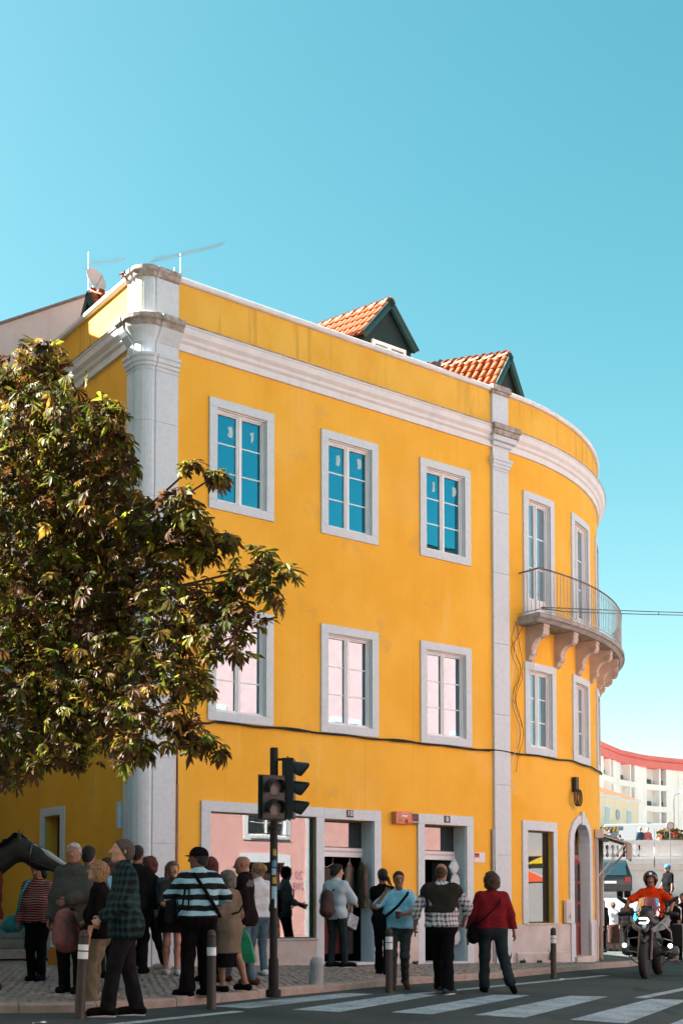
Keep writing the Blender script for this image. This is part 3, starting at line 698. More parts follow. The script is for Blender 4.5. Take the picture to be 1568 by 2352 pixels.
G().bent(fm, 9.80, 9.87, .02, .08, 3.40, 3.64).build('junction_box', M('box_pale', (.45, .48, .5), .5, .1), YB)
for k in range(3):
    G().tube([fm(9.66 + .12 * math.sin(a) + .03 * k, .12 + .02 * k, 3.22 + .17 * math.cos(a)) for a in [i * .45 for i in range(15)]], .014, 5).build('cable_coil', CAB, YB)
# loose wires under the balcony
rw = random.Random(3)
for k in range(5):
    s0 = 7.58 + rw.uniform(-.02, .14); pts = []
    for i in range(16):
        pts.append(fm(s0 + .09 * math.sin(i * .8 + k * 1.7) + .02 * rw.uniform(-1, 1), .06 + .03 * math.sin(i + k), 6.6 - i * (.11 + .03 * k)))
    G().tube(pts, .005, 4).build('loose_wire', CAB if k < 4 else MOU, YB)
for k in range(2):
    pts = [fm(8.0 + .02 * k + .05 * math.sin(i * .5 + k), .5 - .03 * i if i < 12 else .1, 6.75 - i * .09) for i in range(14)]
    G().tube(pts, .007, 4).build('loose_wire', MOU, YB)
# ------------------------------------------------------------------ road, pavement, kerb, steps
ASP = layered('asphalt', (.072, .094, .091), [((.046, .062, .060), (.5, .5, .5), 6, .42, .62, .9, 'MIX'), ((.10, .115, .11), (.9, .35, 1), 4, .56, .70, .5, 'MIX'), ((.022, .028, .027), (3.2, .5, 1), 5, .62, .72, .7, 'MIX'), ((.14, .16, .155), (130, 130, 130), 2, .60, .72, .7, 'MIX'), ((.015, .018, .018), (90, 90, 90), 2, .60, .70, .7, 'MIX')], .9, .08, .7, 160)
PAVM = M('pavement_bed', (.10, .085, .07), .9, .2, 20)
COB = M('cobble', (.30, .27, .235), .6, .0, 9, .3, 60, hue=(.17, .15, .13), spec=.45)
KRB = M('kerb_stone', (.36, .30, .255), .8, .0, 6, .4, 60, hue=(.24, .20, .17))
PNT = layered('road_paint', (.36, .46, .49), [((.24, .32, .34), (2.5, 2.5, 2.5), 6, .42, .62, .9, 'MIX'), ((.10, .13, .13), (22, 22, 22), 6, .58, .70, .8, 'MIX'), ((.16, .20, .2), (1.2, 6, 1), 5, .58, .72, .6, 'MIX')], .85, .08, .4, 160, alpha=(16, .36, .42))
xs = np.concatenate([[-300, -120, -60], np.arange(-30, 31, 3.), [60, 120, 300]]); ys = np.concatenate([[-200, -60, -20], np.arange(0, 48, 3.), [70, 100, 160, 600]])
vs = [(x, y, float(gz(x, y)) - KERB) for y in ys for x in xs]; n = len(xs)
fs = [(j * n + i, j * n + i + 1, (j + 1) * n + i + 1, (j + 1) * n + i) for j in range(len(ys) - 1) for i in range(n - 1)]
road = link('road', mesh('road', vs, fs, ASP)); tag(road, kind='structure')
KL = [(-16, 10.2), (-9, 10.9), (-5.6, 11.6), (-3.4, 12.33), (-2.56, 12.69), (-1.71, 13.76), (-0.88, 15.3), (-0.14, 16.53), (0.69, 18.06), (2.81, 20.75), (4.01, 22.97), (5.23, 24.93), (5.95, 26.0), (6.6, 27.2), (6.95, 28.79), (7.0, 30.5), (6.9, 33), (6.6, 37), (6, 44)]
def resample(pts, step):
    P = np.array(pts, float)
    for _ in range(2):                              # round the corners
        Q = [P[0]]
        for a, b in zip(P[:-1], P[1:]): Q += [a * .75 + b * .25, a * .25 + b * .75]
        P = np.array(Q + [P[-1]])
    d = np.r_[0, np.cumsum(np.linalg.norm(np.diff(P, axis=0), axis=1))]
    t = np.arange(0, d[-1], step); return np.stack([np.interp(t, d, P[:, 0]), np.interp(t, d, P[:, 1])], 1)
kl = resample(KL, .3)
poly = [tuple(p) for p in kl] + [(-16, 44)]
from mathutils.geometry import tessellate_polygon
pv = [Vector((x, y, float(gz(x, y)) - .02)) for x, y in poly]
pave = link('pavement', mesh('pavement', pv, tessellate_polygon([[Vector((v.x, v.y, 0)) for v in pv]]), PAVM)); tag(pave, kind='structure')
# kerb stones
kerb = link('kerb', mesh('kerb', [], [], KRB)); tag(kerb, kind='structure')
k1 = resample(KL, .1); i = 0; nk = 0
rk = random.Random(5)
while i < len(k1) - 12:
    m_ = rk.choice((8, 9, 10, 11)); seg_ = k1[i:i + m_ + 1]; i += m_
    if seg_[0][1] > 34 or seg_[0][0] < -9: continue
    g = G(); rows = []
    dz = rk.uniform(-.006, .006)
    for q, p in enumerate(seg_):
        t = seg_[min(q + 1, m_)] - seg_[max(q - 1, 0)]; t /= np.linalg.norm(t); nrm = np.array([t[1], -t[0]])
        pp = p + t * (.004 if q == 0 else -.004 if q == m_ else 0); z = float(gz(*p)) + .012 + dz
        row = [(pp[0] + nrm[0] * o, pp[1] + nrm[1] * o, z + h) for o, h in ((.03, -.2), (.025, -.025), (.0, .0), (-.17, .0), (-.18, -.2))]
        rows.append(row)
    vs = [v for r in rows for v in r]; k = 5
    fs = [(a * k + b, a * k + b + 1, (a + 1) * k + b + 1, (a + 1) * k + b) for a in range(m_) for b in range(4)] + [(0, 1, 2, 3, 4), tuple(m_ * k + b for b in (4, 3, 2, 1, 0))]
    g.add(vs, fs).build('kerb_stone', KRB, kerb)
# cobbles: the nearest ones singly, the rest as one field
kp = np.array(poly)
def inside(x, y):
    c = False; j = len(kp) - 1
    for a in range(len(kp)):
        if (kp[a, 1] > y) != (kp[j, 1] > y) and x < (kp[j, 0] - kp[a, 0]) * (y - kp[a, 1]) / (kp[j, 1] - kp[a, 1]) + kp[a, 0]: c = not c
        j = a
    return c
rc = random.Random(11)
cell = .115
stones = []
k2d = k1[::2]
for a in np.arange(-7.5, 13, cell):
    for b in np.arange(.05, 7.5, cell):
        s = a + (cell / 2 if int(round(b / cell)) % 2 else 0) + rc.uniform(-.02, .02); d = b + rc.uniform(-.012, .012) + .03 * math.sin(a * 1.3)
        p = P0 + U2 * s + N2 * d; x, y = p
        if y > 28 or x < -.30 * y - .6 or not inside(x, y): continue
        if np.min(np.abs(k2d - p).sum(1)) < .3 and np.min(np.linalg.norm(k2d - p, axis=1)) < .22: continue
        if s > S1 and np.linalg.norm(p - CC) < RC + .05: continue
        stones.append((x, y))
for a in np.arange(-7.5, -.7, cell):             # in front of the left wall
    for b in np.arange(.05, 3.0, cell):
        p = P0 + U2 * (a + rc.uniform(-.02, .02)) + V2 * (b + rc.uniform(-.01, .01))
        if p[0] > -.30 * p[1] - .6: stones.append((p[0], p[1]))
stones.sort(key=lambda q: q[0] ** 2 + q[1] ** 2)
def stone_geo(r):
    w = cell * .5 - .006; g = []
    for sx, sy in ((-1, -1), (1, -1), (1, 1), (-1, 1)):
        g.append((sx * w * r.uniform(.8, 1.05), sy * w * r.uniform(.8, 1.05)))
    v = [(x, y, -.03) for x, y in g] + [(x * .98, y * .98, -.004) for x, y in g] + [(x * .8, y * .8, .006) for x, y in g]
    f = [(8, 9, 10, 11)] + [(i, (i + 1) % 4, 4 + (i + 1) % 4, 4 + i) for i in range(4)] + [(4 + i, 4 + (i + 1) % 4, 8 + (i + 1) % 4, 8 + i) for i in range(4)]
    return v, f
ang0 = math.atan2(U2[1], U2[0]); vis = [q for q in stones if q[0] > -.285 * q[1] - .2]
near = set(vis[:300])
smes = []
for k in range(10):
    v, f = stone_geo(rc); smes.append(mesh('cobble', v, f, COB))
for k, (x, y) in enumerate(vis[:300]):
    o = link('cobble', smes[k % 10], pave); o.location = (x, y, float(gz(x, y)) + rc.uniform(-.004, .004)); o.rotation_euler = (rc.uniform(-.05, .05), rc.uniform(-.05, .05), ang0 + rc.choice((0, 1.571, 3.142)) + rc.uniform(-.12, .12))
Vs, Fs = [], []
protos = [stone_geo(rc) for _ in range(12)]
for x, y in stones:
    if (x, y) in near: continue
    v, f = protos[rc.randrange(12)]; a = ang0 + rc.uniform(-.15, .15); ca, sa = math.cos(a), math.sin(a); n = len(Vs); z0 = float(gz(x, y)) + rc.uniform(-.006, .005); tx = rc.uniform(-.06, .06)
    Vs += [(x + ca * p - sa * q, y + sa * p + ca * q, z0 + r + tx * p) for p, q, r in v]; Fs += [tuple(n + i for i in ff) for ff in f]
cf_ = link('cobble_field', mesh('cobble_field', Vs, Fs, COB), pave); tag(cf_, kind='stuff')
# painted markings
def marking(name, pts):
    g = G(); P = [Vector((x, y, float(gz(x, y)) - KERB + .004)) for x, y in pts]
    return G().plate(P, (0, 0, .0025)).build(name, PNT, road)
for q in ([(.55, 13.63), (.98, 13.52), (2.55, 16.81), (2.05, 16.70)], [(1.46, 13.6), (1.98, 13.45), (3.64, 16.97), (3.12, 16.95)], [(2.47, 13.38), (3.02, 13.15), (4.70, 16.78), (4.20, 16.82)],
          [(-.54, 13.6), (-.02, 13.5), (1.27, 16.4), (.80, 16.35)], [(-1.45, 13.72), (-1.02, 13.61), (.42, 16.2), (.02, 16.2)], [(3.5, 13.2), (4.05, 13.0), (5.75, 16.7), (5.25, 16.8)]): marking('zebra_stripe', q)
marking('edge_line', [(-2.4, 11.2), (-2.28, 11.15), (-1.03, 13.2), (-1.15, 13.25)])
marking('edge_line', [(.8, 16.26), (.92, 16.22), (4.82, 22.25), (4.7, 22.3)]); marking('edge_line', [(4.0, 16.94), (4.13, 16.86), (6.2, 20.6), (6.07, 20.68)])
# stairs of the side street
st = link('stairs', mesh('stairs', [], [], KRB)); tag(st, kind='structure')
for k in range(9):
    v0 = 2.75 + k * .78; z = float(gz(*(P0 + U2 * -3))) + .03
    for j in range(5):
        s0 = LS - .06 - j * 1.7
        p = [P0 + U2 * a + V2 * b for a, b in ((s0 - .008, v0), (s0 - 1.69, v0), (s0 - 1.69, v0 + 9 - k * .5), (s0 - .008, v0 + 9 - k * .5))]
        g = G(); g.plate([(q[0], q[1], z + k * .155 - .02) for q in p], (0, 0, .155 - .012 * (0 if j % 2 else 1)))
        g.build('step', KRB if k % 2 else M('step_stone', (.33, .30, .26), .85, .2, 9, .4, 60), st)
# ------------------------------------------------------------------ pink house across the street (mirrored in the windows, its sunlit wall lights the street)
PNK = M('pink_render', (.62, .36, .335), .85, .08, 3, .25, 70); WST = M('white_stone', (.66, .66, .62), .8, .08, 8)
def pm(s, d, z):
    p = P0 + U2 * s + N2 * (16.3 - d); return (p[0], p[1], z)
PB = empty('pink_house', pm(3, 0, -.4), 0, 'pink rendered house across the street mirrored in the shop window', 'building')
pops = [(11.95, 13.44, 3.26, 4.6), (11.96, 13.36, -.1, 2.41), (6.5, 7.7, 3.2, 4.7), (6.5, 7.7, -.1, 2.4), (17, 18.3, -.1, 2.6), (17, 18.2, 3.3, 4.8), (20.5, 22.5, .6, 2.6)]
pw = [(4.5 + k * 2.75, 5.5 + k * 2.75, z, z + 1.6) for k in range(9) for z in (5.7, 9.6) if z < 7 or not 8 < 4.5 + k * 2.75 < 22.5]
wall_sheet(pm, 2, 30, -.6, 13.0, pops + pw).build('wall', PNK, PB, fix=False)
g = G(); g.bent(pm, 2, 30, -9, -8.8, -.6, 13); g.bent(pm, 2, 2.2, -8.8, -.34, -.6, 13); g.bent(pm, 29.8, 30, -8.8, -.34, -.6, 13); g.build('wall', PNK, PB)
for z in (-.3, 2.8, 5.4, 9.2, 12.9): G().bent(pm, 2.2, 29.8, -8.8, -.345, z, z + .1).build('floor', DRK, PB)
G().bent(pm, 2.2, 29.8, -2.6, -2.5, -.3, 12.9).build('partition', DRK, PB)
G().prof(pm, 1.7, 18.6, [(.3, 13.0), (-4.4, 13.9), (-9.4, 13.0), (-4.4, 13.75)]).build('roof', TIL, PB)
G().bent(pm, 18.6, 30, -8.9, .05, 13.0, 14.25).build('upper_wall', WST, PB); G().prof(pm, 18.4, 30.2, [(.3, 14.2), (-4.4, 15.7), (-9.4, 14.2), (-4.4, 15.5)]).build('roof', TIL, PB)
for a, b, c, d in pw: window(pm, a, b, c, d, par=PB)
for a, b, c, d in pops:
    if c > 1: window(pm, a, b, c, d, par=PB, sw=.18)
    else:
        dd = G().bent(pm, a, b, -.3, -.24, c - .2, d).build('house_door', M('dark_wood', (.035, .025, .02), .6), PB); surround(dd, pm, a, b, c, d, .27, bottom=False)
gr_ = G().tube([pm(11.9, .16, 3.32), pm(13.5, .16, 3.32)], .018, 5); gr_.tube([pm(11.9, .16, 4.55), pm(13.5, .16, 4.55)], .012, 5)
gr_ = gr_.build('window_grille', BLK, PB)
for k in range(9): G().tube([pm(11.95 + k * .18, .16, 3.3), pm(11.95 + k * .18, .16, 4.6)], .009, 4).build('grille_bar', BLK, gr_)
G().bent(pm, 14.26, 14.63, 0, .06, -.5, 13.0).build('pilaster', M('blue_grey_stone', (.42, .50, .52), .8, .05), PB)
for x, z, t in ((13.98, 1.98, '20'), (13.98, 1.62, '288')): text_on(pm, x, .004, z, t, .34, M('spray_paint', (.20, .10, .14), .8, 0), PB, -1.0, 'graffiti')
# ------------------------------------------------------------------ tall neighbour on the left, out of frame, that keeps the side street in shade
NB = empty('tall_neighbour', (-14.5, 22, 0), 0, 'tall cream apartment house left of the stairs, outside the picture, shading the street', 'building')
CRM = M('cream_render', (.58, .42, .28), .85, .08, 3, .2, 60)
g = G(); g.box((-14.5, 16.35, 7.45), (10, 9.4, 16.1)); g.build('wall', CRM, NB)
g = G(); g.box((-14.5, 27.25, 8.05), (10, 12.3, 17.3)); g.build('wall', CRM, NB)
for y in (13.2, 15.4, 17.6, 21.8, 24.2, 26.6, 29.0):
    for z in (1.6, 5.0, 8.4, 11.8):
        f = frame_ring(G(), lambda s, d, zz: (-9.5 + d, s, zz), y - .6, y + .6, z - .15, z + 1.75, .13, -.02, .05).build('window', STO, NB)
        G().bent(lambda s, d, zz: (-9.5 + d, s, zz), y - .47, y + .47, .0, .015, z - .02, z + 1.62).build('pane', GLA, f)
# ------------------------------------------------------------------ building behind the yellow house
BB = empty('back_building', fm(1, -9.3, 0), 0, 'pale pinkish gable wall with satellite dish rising behind the yellow house', 'building')
BBM = M('pale_pink_render', (.68, .60, .585), .88, .0, 1.6, .3, 60, hue=(.57, .50, .48), streak=.2)
prof_ = [(-.6, -.4), (-.6, 13.42), (2.7, 15.47), (2.96, 15.64), (3.3, 15.56), (4.6, 14.75), (4.6, -.4)]
G().plate([fm(s, -9.25, z) for s, z in prof_], np.array(fm(0, -9, 0)) - np.array(fm(0, 0, 0))).build('wall', BBM, BB)
G().plate([fm(s, -9.2, z) for s, z in [(-.62, 13.42), (2.7, 15.48), (2.96, 15.65), (2.96, 15.71), (2.7, 15.54), (-.62, 13.48)]], np.array(fm(0, -9.2, 0)) - np.array(fm(0, 0, 0))).build('coping', M('mossy_coping', (.22, .19, .17), .9, .3, 9), BB)
dish = empty('satellite_dish', fm(2.83, -9.1, 15.5), 0, 'white satellite dish on top of the pale gable wall', 'satellite dish')
q = Vector((.75, -.62, .25)).normalized()
G().lathe([(0, 0), (.10, .008), (.20, .034), (.275, .07), (.285, .075), (.275, .06), (.2, .024), (.1, -.002), (0, -.012)], fm(2.83, -9.05, 15.82), 20, q).build('reflector', M('dish_white', (.62, .56, .54), .5, .05), dish, True)
G().tube([fm(2.83, -9.12, 15.3), fm(2.83, -9.1, 15.82)], .03, 6).build('mast', IRN, dish); G().tube([fm(2.83, -9.05, 15.6), Vector(fm(2.83, -9.05, 15.78)) + q * .3], .014, 5).build('feed_arm', IRN, dish)
# ------------------------------------------------------------------ aerials on the roof
def aerial(p, top, a, b, n, label, el=.16):
    e = empty('tv_aerial', p, 0, label, 'aerial', 'aerials on the roofs')
    A = M('aerial_metal', (.35, .36, .37), .4, .1, metal=.6)
    G().tube([p, top], .011, 6).build('mast', A, e); G().tube([a, b], .007, 5).build('boom', A, e)
    a, b = Vector(a), Vector(b); dr = (b - a); pr = Vector((dr.y, -dr.x, 0)).normalized() if abs(dr.z) < dr.length * .9 else Vector((1, 0, 0))
    for k in range(n):
        c = a + dr * (k + .5) / n; l = el * (1.5 if k < 3 else 1)
        G().tube([c - pr * l, c + pr * l], .003, 4).build('element', A, e)
    return e
aerial(fm(1.73, -3, 11.4), fm(1.74, -3, 13.5), fm(1.08, -3.0, 13.12), fm(2.72, -3.05, 14.03), 22, 'long toothed television aerial above the corner pilaster')
ae = aerial(fm(1.72, -3.2, 11.4), fm(1.72, -3.2, 13.3), fm(1.72, -3.2, 12.5), fm(1.72, -3.2, 13.3), 7, 'short upright aerial mast with level rods beside the long aerial', .5)
aerial(fm(2.79, -9.3, 15.0), fm(2.79, -9.3, 16.62), fm(2.75, -9.3, 16.3), fm(3.75, -9.3, 16.75), 14, 'small aerial above the satellite dish', .2)

# ------------------------------------------------------------------ across the side road, mirrored in the curved window: kiosk wall and parasols
KI = empty('white_kiosk', (26.5, 28, -.6), 0, 'white kiosk across the side road mirrored in the curved wall window', 'kiosk')
G().box((28.5, 28, 1.9), (4, 18, 5.2)).build('wall', M('kiosk_white', (.26, .26, .26), .85, .06, 1), KI); G().box((26.3, 28, 3.0), (.6, 18, .25)).build('ledge', M('kiosk_trim', (.34, .29, .25), .8, .1), KI)
for y in (21.5, 24, 26.5, 29, 31.5, 34): w_ = G().box((26.47, y, 1.2), (.1, 1.1, 1.6)).build('window', M('kiosk_frame', (.25, .24, .22), .6, .1), KI); G().box((26.41, y, 1.2), (.02, .9, 1.4)).build('pane', GLA, w_)
for x, y, z, col, col2, lab in ((18.6, 26.4, 1.95, (.50, .07, .015), (.45, .44, .42), 'orange and white cafe parasol across the side road'), (22.3, 28.3, 2.65, (.50, .36, .01), (.50, .36, .01), 'yellow cafe parasol across the side road')):
    e = empty('cafe_parasol', (x, y, -.5), 0, lab, 'parasol'); G().tube([(x, y, -.5), (x, y, z + .25)], .03, 8).build('pole', IRN, e)
    for k in range(8):
        a0, a1 = k * .7854, (k + 1) * .7854; G().plate([(x, y, z + .28), (x + 1.25 * math.cos(a0), y + 1.25 * math.sin(a0), z - .2), (x + 1.25 * math.cos(a1), y + 1.25 * math.sin(a1), z - .2)], (0, 0, -.02)).build('canopy_panel', M('parasol_%d' % int(sum(col if k % 2 else col2) * 1000), col if k % 2 else col2, .8, .05), e)

# ------------------------------------------------------------------ unseen house added behind the photographer to block low sky light
RB = empty('rear_sky_blocker', (-16, -10, 0), 0, 'ochre house added behind the photographer, outside the picture, to block sky light', 'building')
G().box((-17, -11, 7.2), (30, 9, 16)).build('wall', M('ochre_render', (.42, .27, .14), .85, .1, 2), RB); G().plate([(-32.4, -6.1, 15.2), (-1.6, -6.1, 15.2), (-1.6, -11, 17.4), (-32.4, -11, 17.4)], (0, 0, .15)).build('roof', TIL, RB)
for x in range(-30, -3, 3):
    for z in (1.2, 4.6, 8.0, 11.4): w_ = G().box((x, -6.48, z + .8), (1.3, .12, 1.9)).build('window', STO, RB); G().box((x, -6.41, z + .8), (1.0, .02, 1.6)).build('pane', GLA, w_)
# ------------------------------------------------------------------ horse chestnut on the left
def Mleaf(name, c, edge, tr=.5):
    m = bpy.data.materials.new(name); m.use_nodes = True; t = m.node_tree; b = t.nodes['Principled BSDF']; o = t.nodes['Material Output']
    tc = t.nodes.new('ShaderNodeTexCoord'); nz = t.nodes.new('ShaderNodeTexNoise'); nz.inputs['Scale'].default_value = 14; nz.inputs['Detail'].default_value = 3
    t.links.new(tc.outputs['Object'], nz.inputs['Vector']); r = t.nodes.new('ShaderNodeValToRGB')
    r.color_ramp.elements[0].position = .42; r.color_ramp.elements[0].color = (*edge, 1); r.color_ramp.elements[1].position = .56; r.color_ramp.elements[1].color = (*c, 1)
    t.links.new(nz.outputs[0], r.inputs[0]); t.links.new(r.outputs[0], b.inputs['Base Color']); b.inputs['Roughness'].default_value = .5; b.inputs['Specular IOR Level'].default_value = .22
    tl = t.nodes.new('ShaderNodeBsdfTranslucent'); t.links.new(r.outputs[0], tl.inputs[0]); mx = t.nodes.new('ShaderNodeMixShader'); mx.inputs[0].default_value = tr
    t.links.new(b.outputs[0], mx.inputs[1]); t.links.new(tl.outputs[0], mx.inputs[2]); t.links.new(mx.outputs[0], o.inputs[0]); MATS[name] = m
    return m
LEAFM = [Mleaf('leaf_green', (.10, .14, .014), (.075, .035, .012)), Mleaf('leaf_olive', (.14, .14, .016), (.085, .035, .01)), Mleaf('leaf_deep', (.045, .055, .014), (.06, .028, .012)),
         Mleaf('leaf_brown', (.12, .055, .018), (.06, .024, .01)), Mleaf('leaf_lime', (.26, .27, .025), (.085, .055, .015)), Mleaf('leaf_gold', (.30, .20, .03), (.14, .06, .015))]
rt = random.Random(21)
def leaf_geo():
    V, F = [], []; n = rt.choice((5, 6, 7, 7)); base = rt.uniform(.11, .165)
    for k in range(n):
        a = (k - (n - 1) / 2) * (2.35 / (n - 1)) + rt.uniform(-.1, .1); L = base * (1 - .13 * abs(k - (n - 1) / 2)) * rt.uniform(.85, 1.1); w = L * rt.uniform(.10, .17)
        droop = rt.uniform(.3, 4.0); cup = rt.uniform(.2, .9); ca, sa = math.cos(a), math.sin(a); curl = rt.uniform(-.9, .9)
        st_ = []
        for t, ww in ((.04, .12), (.38, .62), (.74, 1.0), (1.0, 0.04)):
            r = L * t; z = -droop * r * r + .02
            row = []
            for q in (-1, 0, 1):
                lx, ly = r, q * w * ww; zz = z + (abs(q) * cup * w * ww) + curl * q * w * ww * t
                row.append((lx * ca - ly * sa, lx * sa + ly * ca, zz))
            st_.append(row)
        n0 = len(V); V += [p for row in st_ for p in row]
        for i in range(3):
            for j in range(2): F.append((n0 + i * 3 + j, n0 + (i + 1) * 3 + j, n0 + (i + 1) * 3 + j + 1, n0 + i * 3 + j + 1))
    return V, F
LV = [leaf_geo() for _ in range(16)]
def px(x, y, Y):
    return Vector(((x - 784) / 2825.7 * Y, Y, .95 + (2082.5 - y) / 2825.7 * Y * 1.0))
LOBES = [(90, 800, 9.2, 45), (60, 880, 9.3, 85), (150, 930, 9.0, 75), (225, 955, 8.8, 45), (60, 1010, 9.5, 120), (180, 1035, 9.2, 95), (240, 1100, 9.0, 60), (80, 1150, 9.8, 150), (220, 1170, 9.4, 110), (330, 1185, 8.9, 55), (420, 1155, 8.7, 42), (450, 1190, 8.7, 40),
         (445, 1055, 8.6, 14), (497, 1078, 8.6, 16), (100, 1300, 10, 165), (280, 1290, 9.5, 125), (400, 1260, 9.0, 85), (480, 1240, 8.8, 50), (560, 1325, 8.7, 48), (615, 1290, 8.5, 32), (612, 1345, 8.6, 28), (90, 1450, 10, 165), (260, 1420, 9.6, 135), (390, 1390, 9.1, 100), (485, 1385, 8.9, 62), (545, 1395, 8.7, 36),
         (495, 1470, 8.8, 48), (80, 1570, 9.8, 150), (230, 1550, 9.5, 120), (350, 1530, 9.0, 100), (430, 1560, 8.9, 52), (80, 1670, 9.6, 90), (200, 1640, 9.3, 90), (310, 1630, 9.0, 70), (415, 1650, 8.8, 45), (462, 1690, 8.7, 32), (300, 1715, 8.8, 32), (30, 1725, 9.6, 60), (145, 1705, 9.2, 48),
         (-120, 950, 9.8, 150), (-140, 1200, 10.2, 220), (-150, 1450, 10.2, 230), (-330, 1150, 9.6, 230), (-350, 1450, 9.6, 240), (-150, 1660, 9.8, 120), (-520, 1300, 9.4, 200), (-330, 900, 9.4, 140)]
tb = Vector((-4.15, 9.5, float(gz(-4.15, 9.5)) - .05))
TR = empty('chestnut_tree', tb, 0, 'horse chestnut with browning palmate leaves hanging over the crowd', 'tree')
BRK_ = M('bark', (.10, .075, .055), .9, .3, 14, .6, 40)
fork = Vector((-4.05, 9.5, 2.1))
G().tube([tb, tb + Vector((.03, .01, .5)), Vector((-4.12, 9.5, 1.3)), fork], [.19, .15, .13, .125], 10).build('trunk', BRK_, TR, True)
lc = [(px(x - (8 if x > 350 else 0), y, Y), r * (.86 if x > 340 else 1) / 2825.7 * Y, x) for x, y, Y, r in LOBES]
nodes = [Vector((-3.6, 9.8, 2.9)), Vector((-3.3, 9.9, 3.6)), Vector((-3.3, 9.8, 4.3)), Vector((-4.6, 9.8, 3.4)), Vector((-2.6, 9.8, 2.7)), Vector((-2.5, 9.8, 3.4))]
for nd, r0 in zip(nodes, (.08, .07, .05, .08, .06, .05)):
    mid = (fork + nd) / 2 + Vector((rt.uniform(-.1, .1), 0, .05)); G().tube([fork, mid, nd], [.1, r0 * 1.1, r0], 7).build('limb', BRK_, TR, True)
for c, r, x in lc:
    nd = min(nodes, key=lambda q: (q - c).length); mid = nd * .5 + c * .5 + Vector((rt.uniform(-.2, .2), rt.uniform(.15, .4), rt.uniform(-.02, .14)))
    G().tube([nd, mid, c, c + (c - mid).normalized() * min(.12, r * .6)], [.018, .012, .007, .003], 5).build('branch', BRK_, TR, True)
recs = []
for x_, y_, Y_, r_ in ((95, 768, 9.1, 18), (55, 800, 9.2, 22), (255, 925, 8.8, 22), (268, 985, 8.8, 20), (285, 1040, 8.8, 18), (430, 1050, 8.6, 14), (515, 1080, 8.6, 14), (520, 1225, 8.7, 20), (655, 1310, 8.5, 18), (600, 1270, 8.5, 18), (635, 1375, 8.6, 16), (590, 1420, 8.7, 18), (548, 1450, 8.7, 20), (545, 1500, 8.8, 16), (470, 1590, 8.8, 20), (505, 1725, 8.7, 16), (440, 1715, 8.7, 16), (330, 1730, 8.8, 16), (285, 1752, 8.8, 14), (395, 1690, 8.8, 18), (250, 1705, 8.9, 22), (90, 1755, 9.2, 24), (20, 1790, 9.4, 20), (180, 1745, 9.1, 18), (5, 850, 9.3, 25)):
    lc.append((px(x_, y_, Y_), r_ / 2825.7 * Y_, -1 if False else x_))
tw = G()
for c, r, x in lc:
    vol = r * r * r; n = int((30 if r > .09 else 9) + (1150 if x > 340 else 1500) * r ** 2) if x > -100 else int(60 + 260 * r)
    for k in range(n):
        u = Vector((rt.gauss(0, 1), rt.gauss(0, 1), rt.gauss(0, 1))).normalized(); rad = rt.random() ** .42 * rt.choice((1, 1, 1, 1.12, 1.25))
        p = c + Vector((u.x * r * rad * 1.05, u.y * r * rad * 1.5, u.z * r * rad * 1.05))
        out = (p - c).normalized() * .8 + Vector((rt.uniform(-.6, .6), rt.uniform(-.6, .6), rt.uniform(-.55, .25)))
        yaw = math.atan2(out.y, out.x); pitch = rt.gauss(.55, .4); roll = rt.gauss(0, .5)
        mt = Matrix.Rotation(yaw, 4, 'Z') @ Matrix.Rotation(pitch, 4, 'Y') @ Matrix.Rotation(roll, 4, 'X')
        sc = rt.uniform(.42, .95); mt = Matrix.Translation(p) @ mt @ Matrix.Scale(sc, 4)
        if r < .09: sc *= .9
        recs.append((p.y - .7 * rad * r, mt, rt.randrange(16), rt.choices(range(6), (17, 22, 13, 24, 11, 13))[0], p))
    for k in range(int(6 + 30 * r)):
        u = Vector((rt.gauss(0, 1), rt.gauss(0, 1), rt.gauss(0, 1))).normalized(); e = c + u * r * rt.uniform(.6, 1.0)
        tw.tube([c + u * .02, (c + e) / 2 + Vector((0, 0, rt.uniform(-.03, .04))), e], [.006, .004, .0025], 3, False)
tw = tw.build('twigs', BRK_, TR, fix=False); tag(tw, kind='stuff')
recs.sort(key=lambda q: (q[4].x < -.29 * q[4].y, q[0]))
LME = {}
for _, mt, vi, mi, p in recs[:300]:
    if (vi, mi) not in LME: LME[(vi, mi)] = mesh('leaf', LV[vi][0], LV[vi][1], LEAFM[mi], True)
    o = link('leaf', LME[(vi, mi)], TR); o.matrix_local = Matrix.Translation(-tb) @ mt
Vs, Fs, Ms = [], [], []
VA = [np.array(v + [], float) for v, f in LV]
for _, mt, vi, mi, p in recs[300:]:
    m3 = np.array(mt); v = VA[vi] @ m3[:3, :3].T + m3[:3, 3] - np.array(tb); n = sum(len(q) for q in Vs) if False else None
    Vs.append(v); Fs.append(LV[vi][1]); Ms.append(mi)
off = 0; FF = []; MI = []
for v, f, mi in zip(Vs, Fs, Ms):
    FF += [tuple(i + off for i in q) for q in f]; MI += [mi] * len(f); off += len(v)
me = bpy.data.meshes.new('foliage'); me.from_pydata(np.concatenate(Vs).tolist(), [], FF)
for m_ in LEAFM: me.materials.append(m_)
me.polygons.foreach_set('material_index', MI); me.polygons.foreach_set('use_smooth', [True] * len(FF)); me.update()
fo = link('foliage', me, TR); tag(fo, kind='stuff')

t2 = TR.copy(); COL.objects.link(t2); t2.location = tb + Vector((-3.75, 4.6, .35)); tag(t2, 'added horse chestnut left of the horse, outside the picture, darkening the crowd', 'tree')  # unseen tree added to cut sky light on the left crowd
for ch_ in list(TR.children):
    if not ch_.name.startswith('leaf'): q_ = ch_.copy(); COL.objects.link(q_); q_.parent = t2
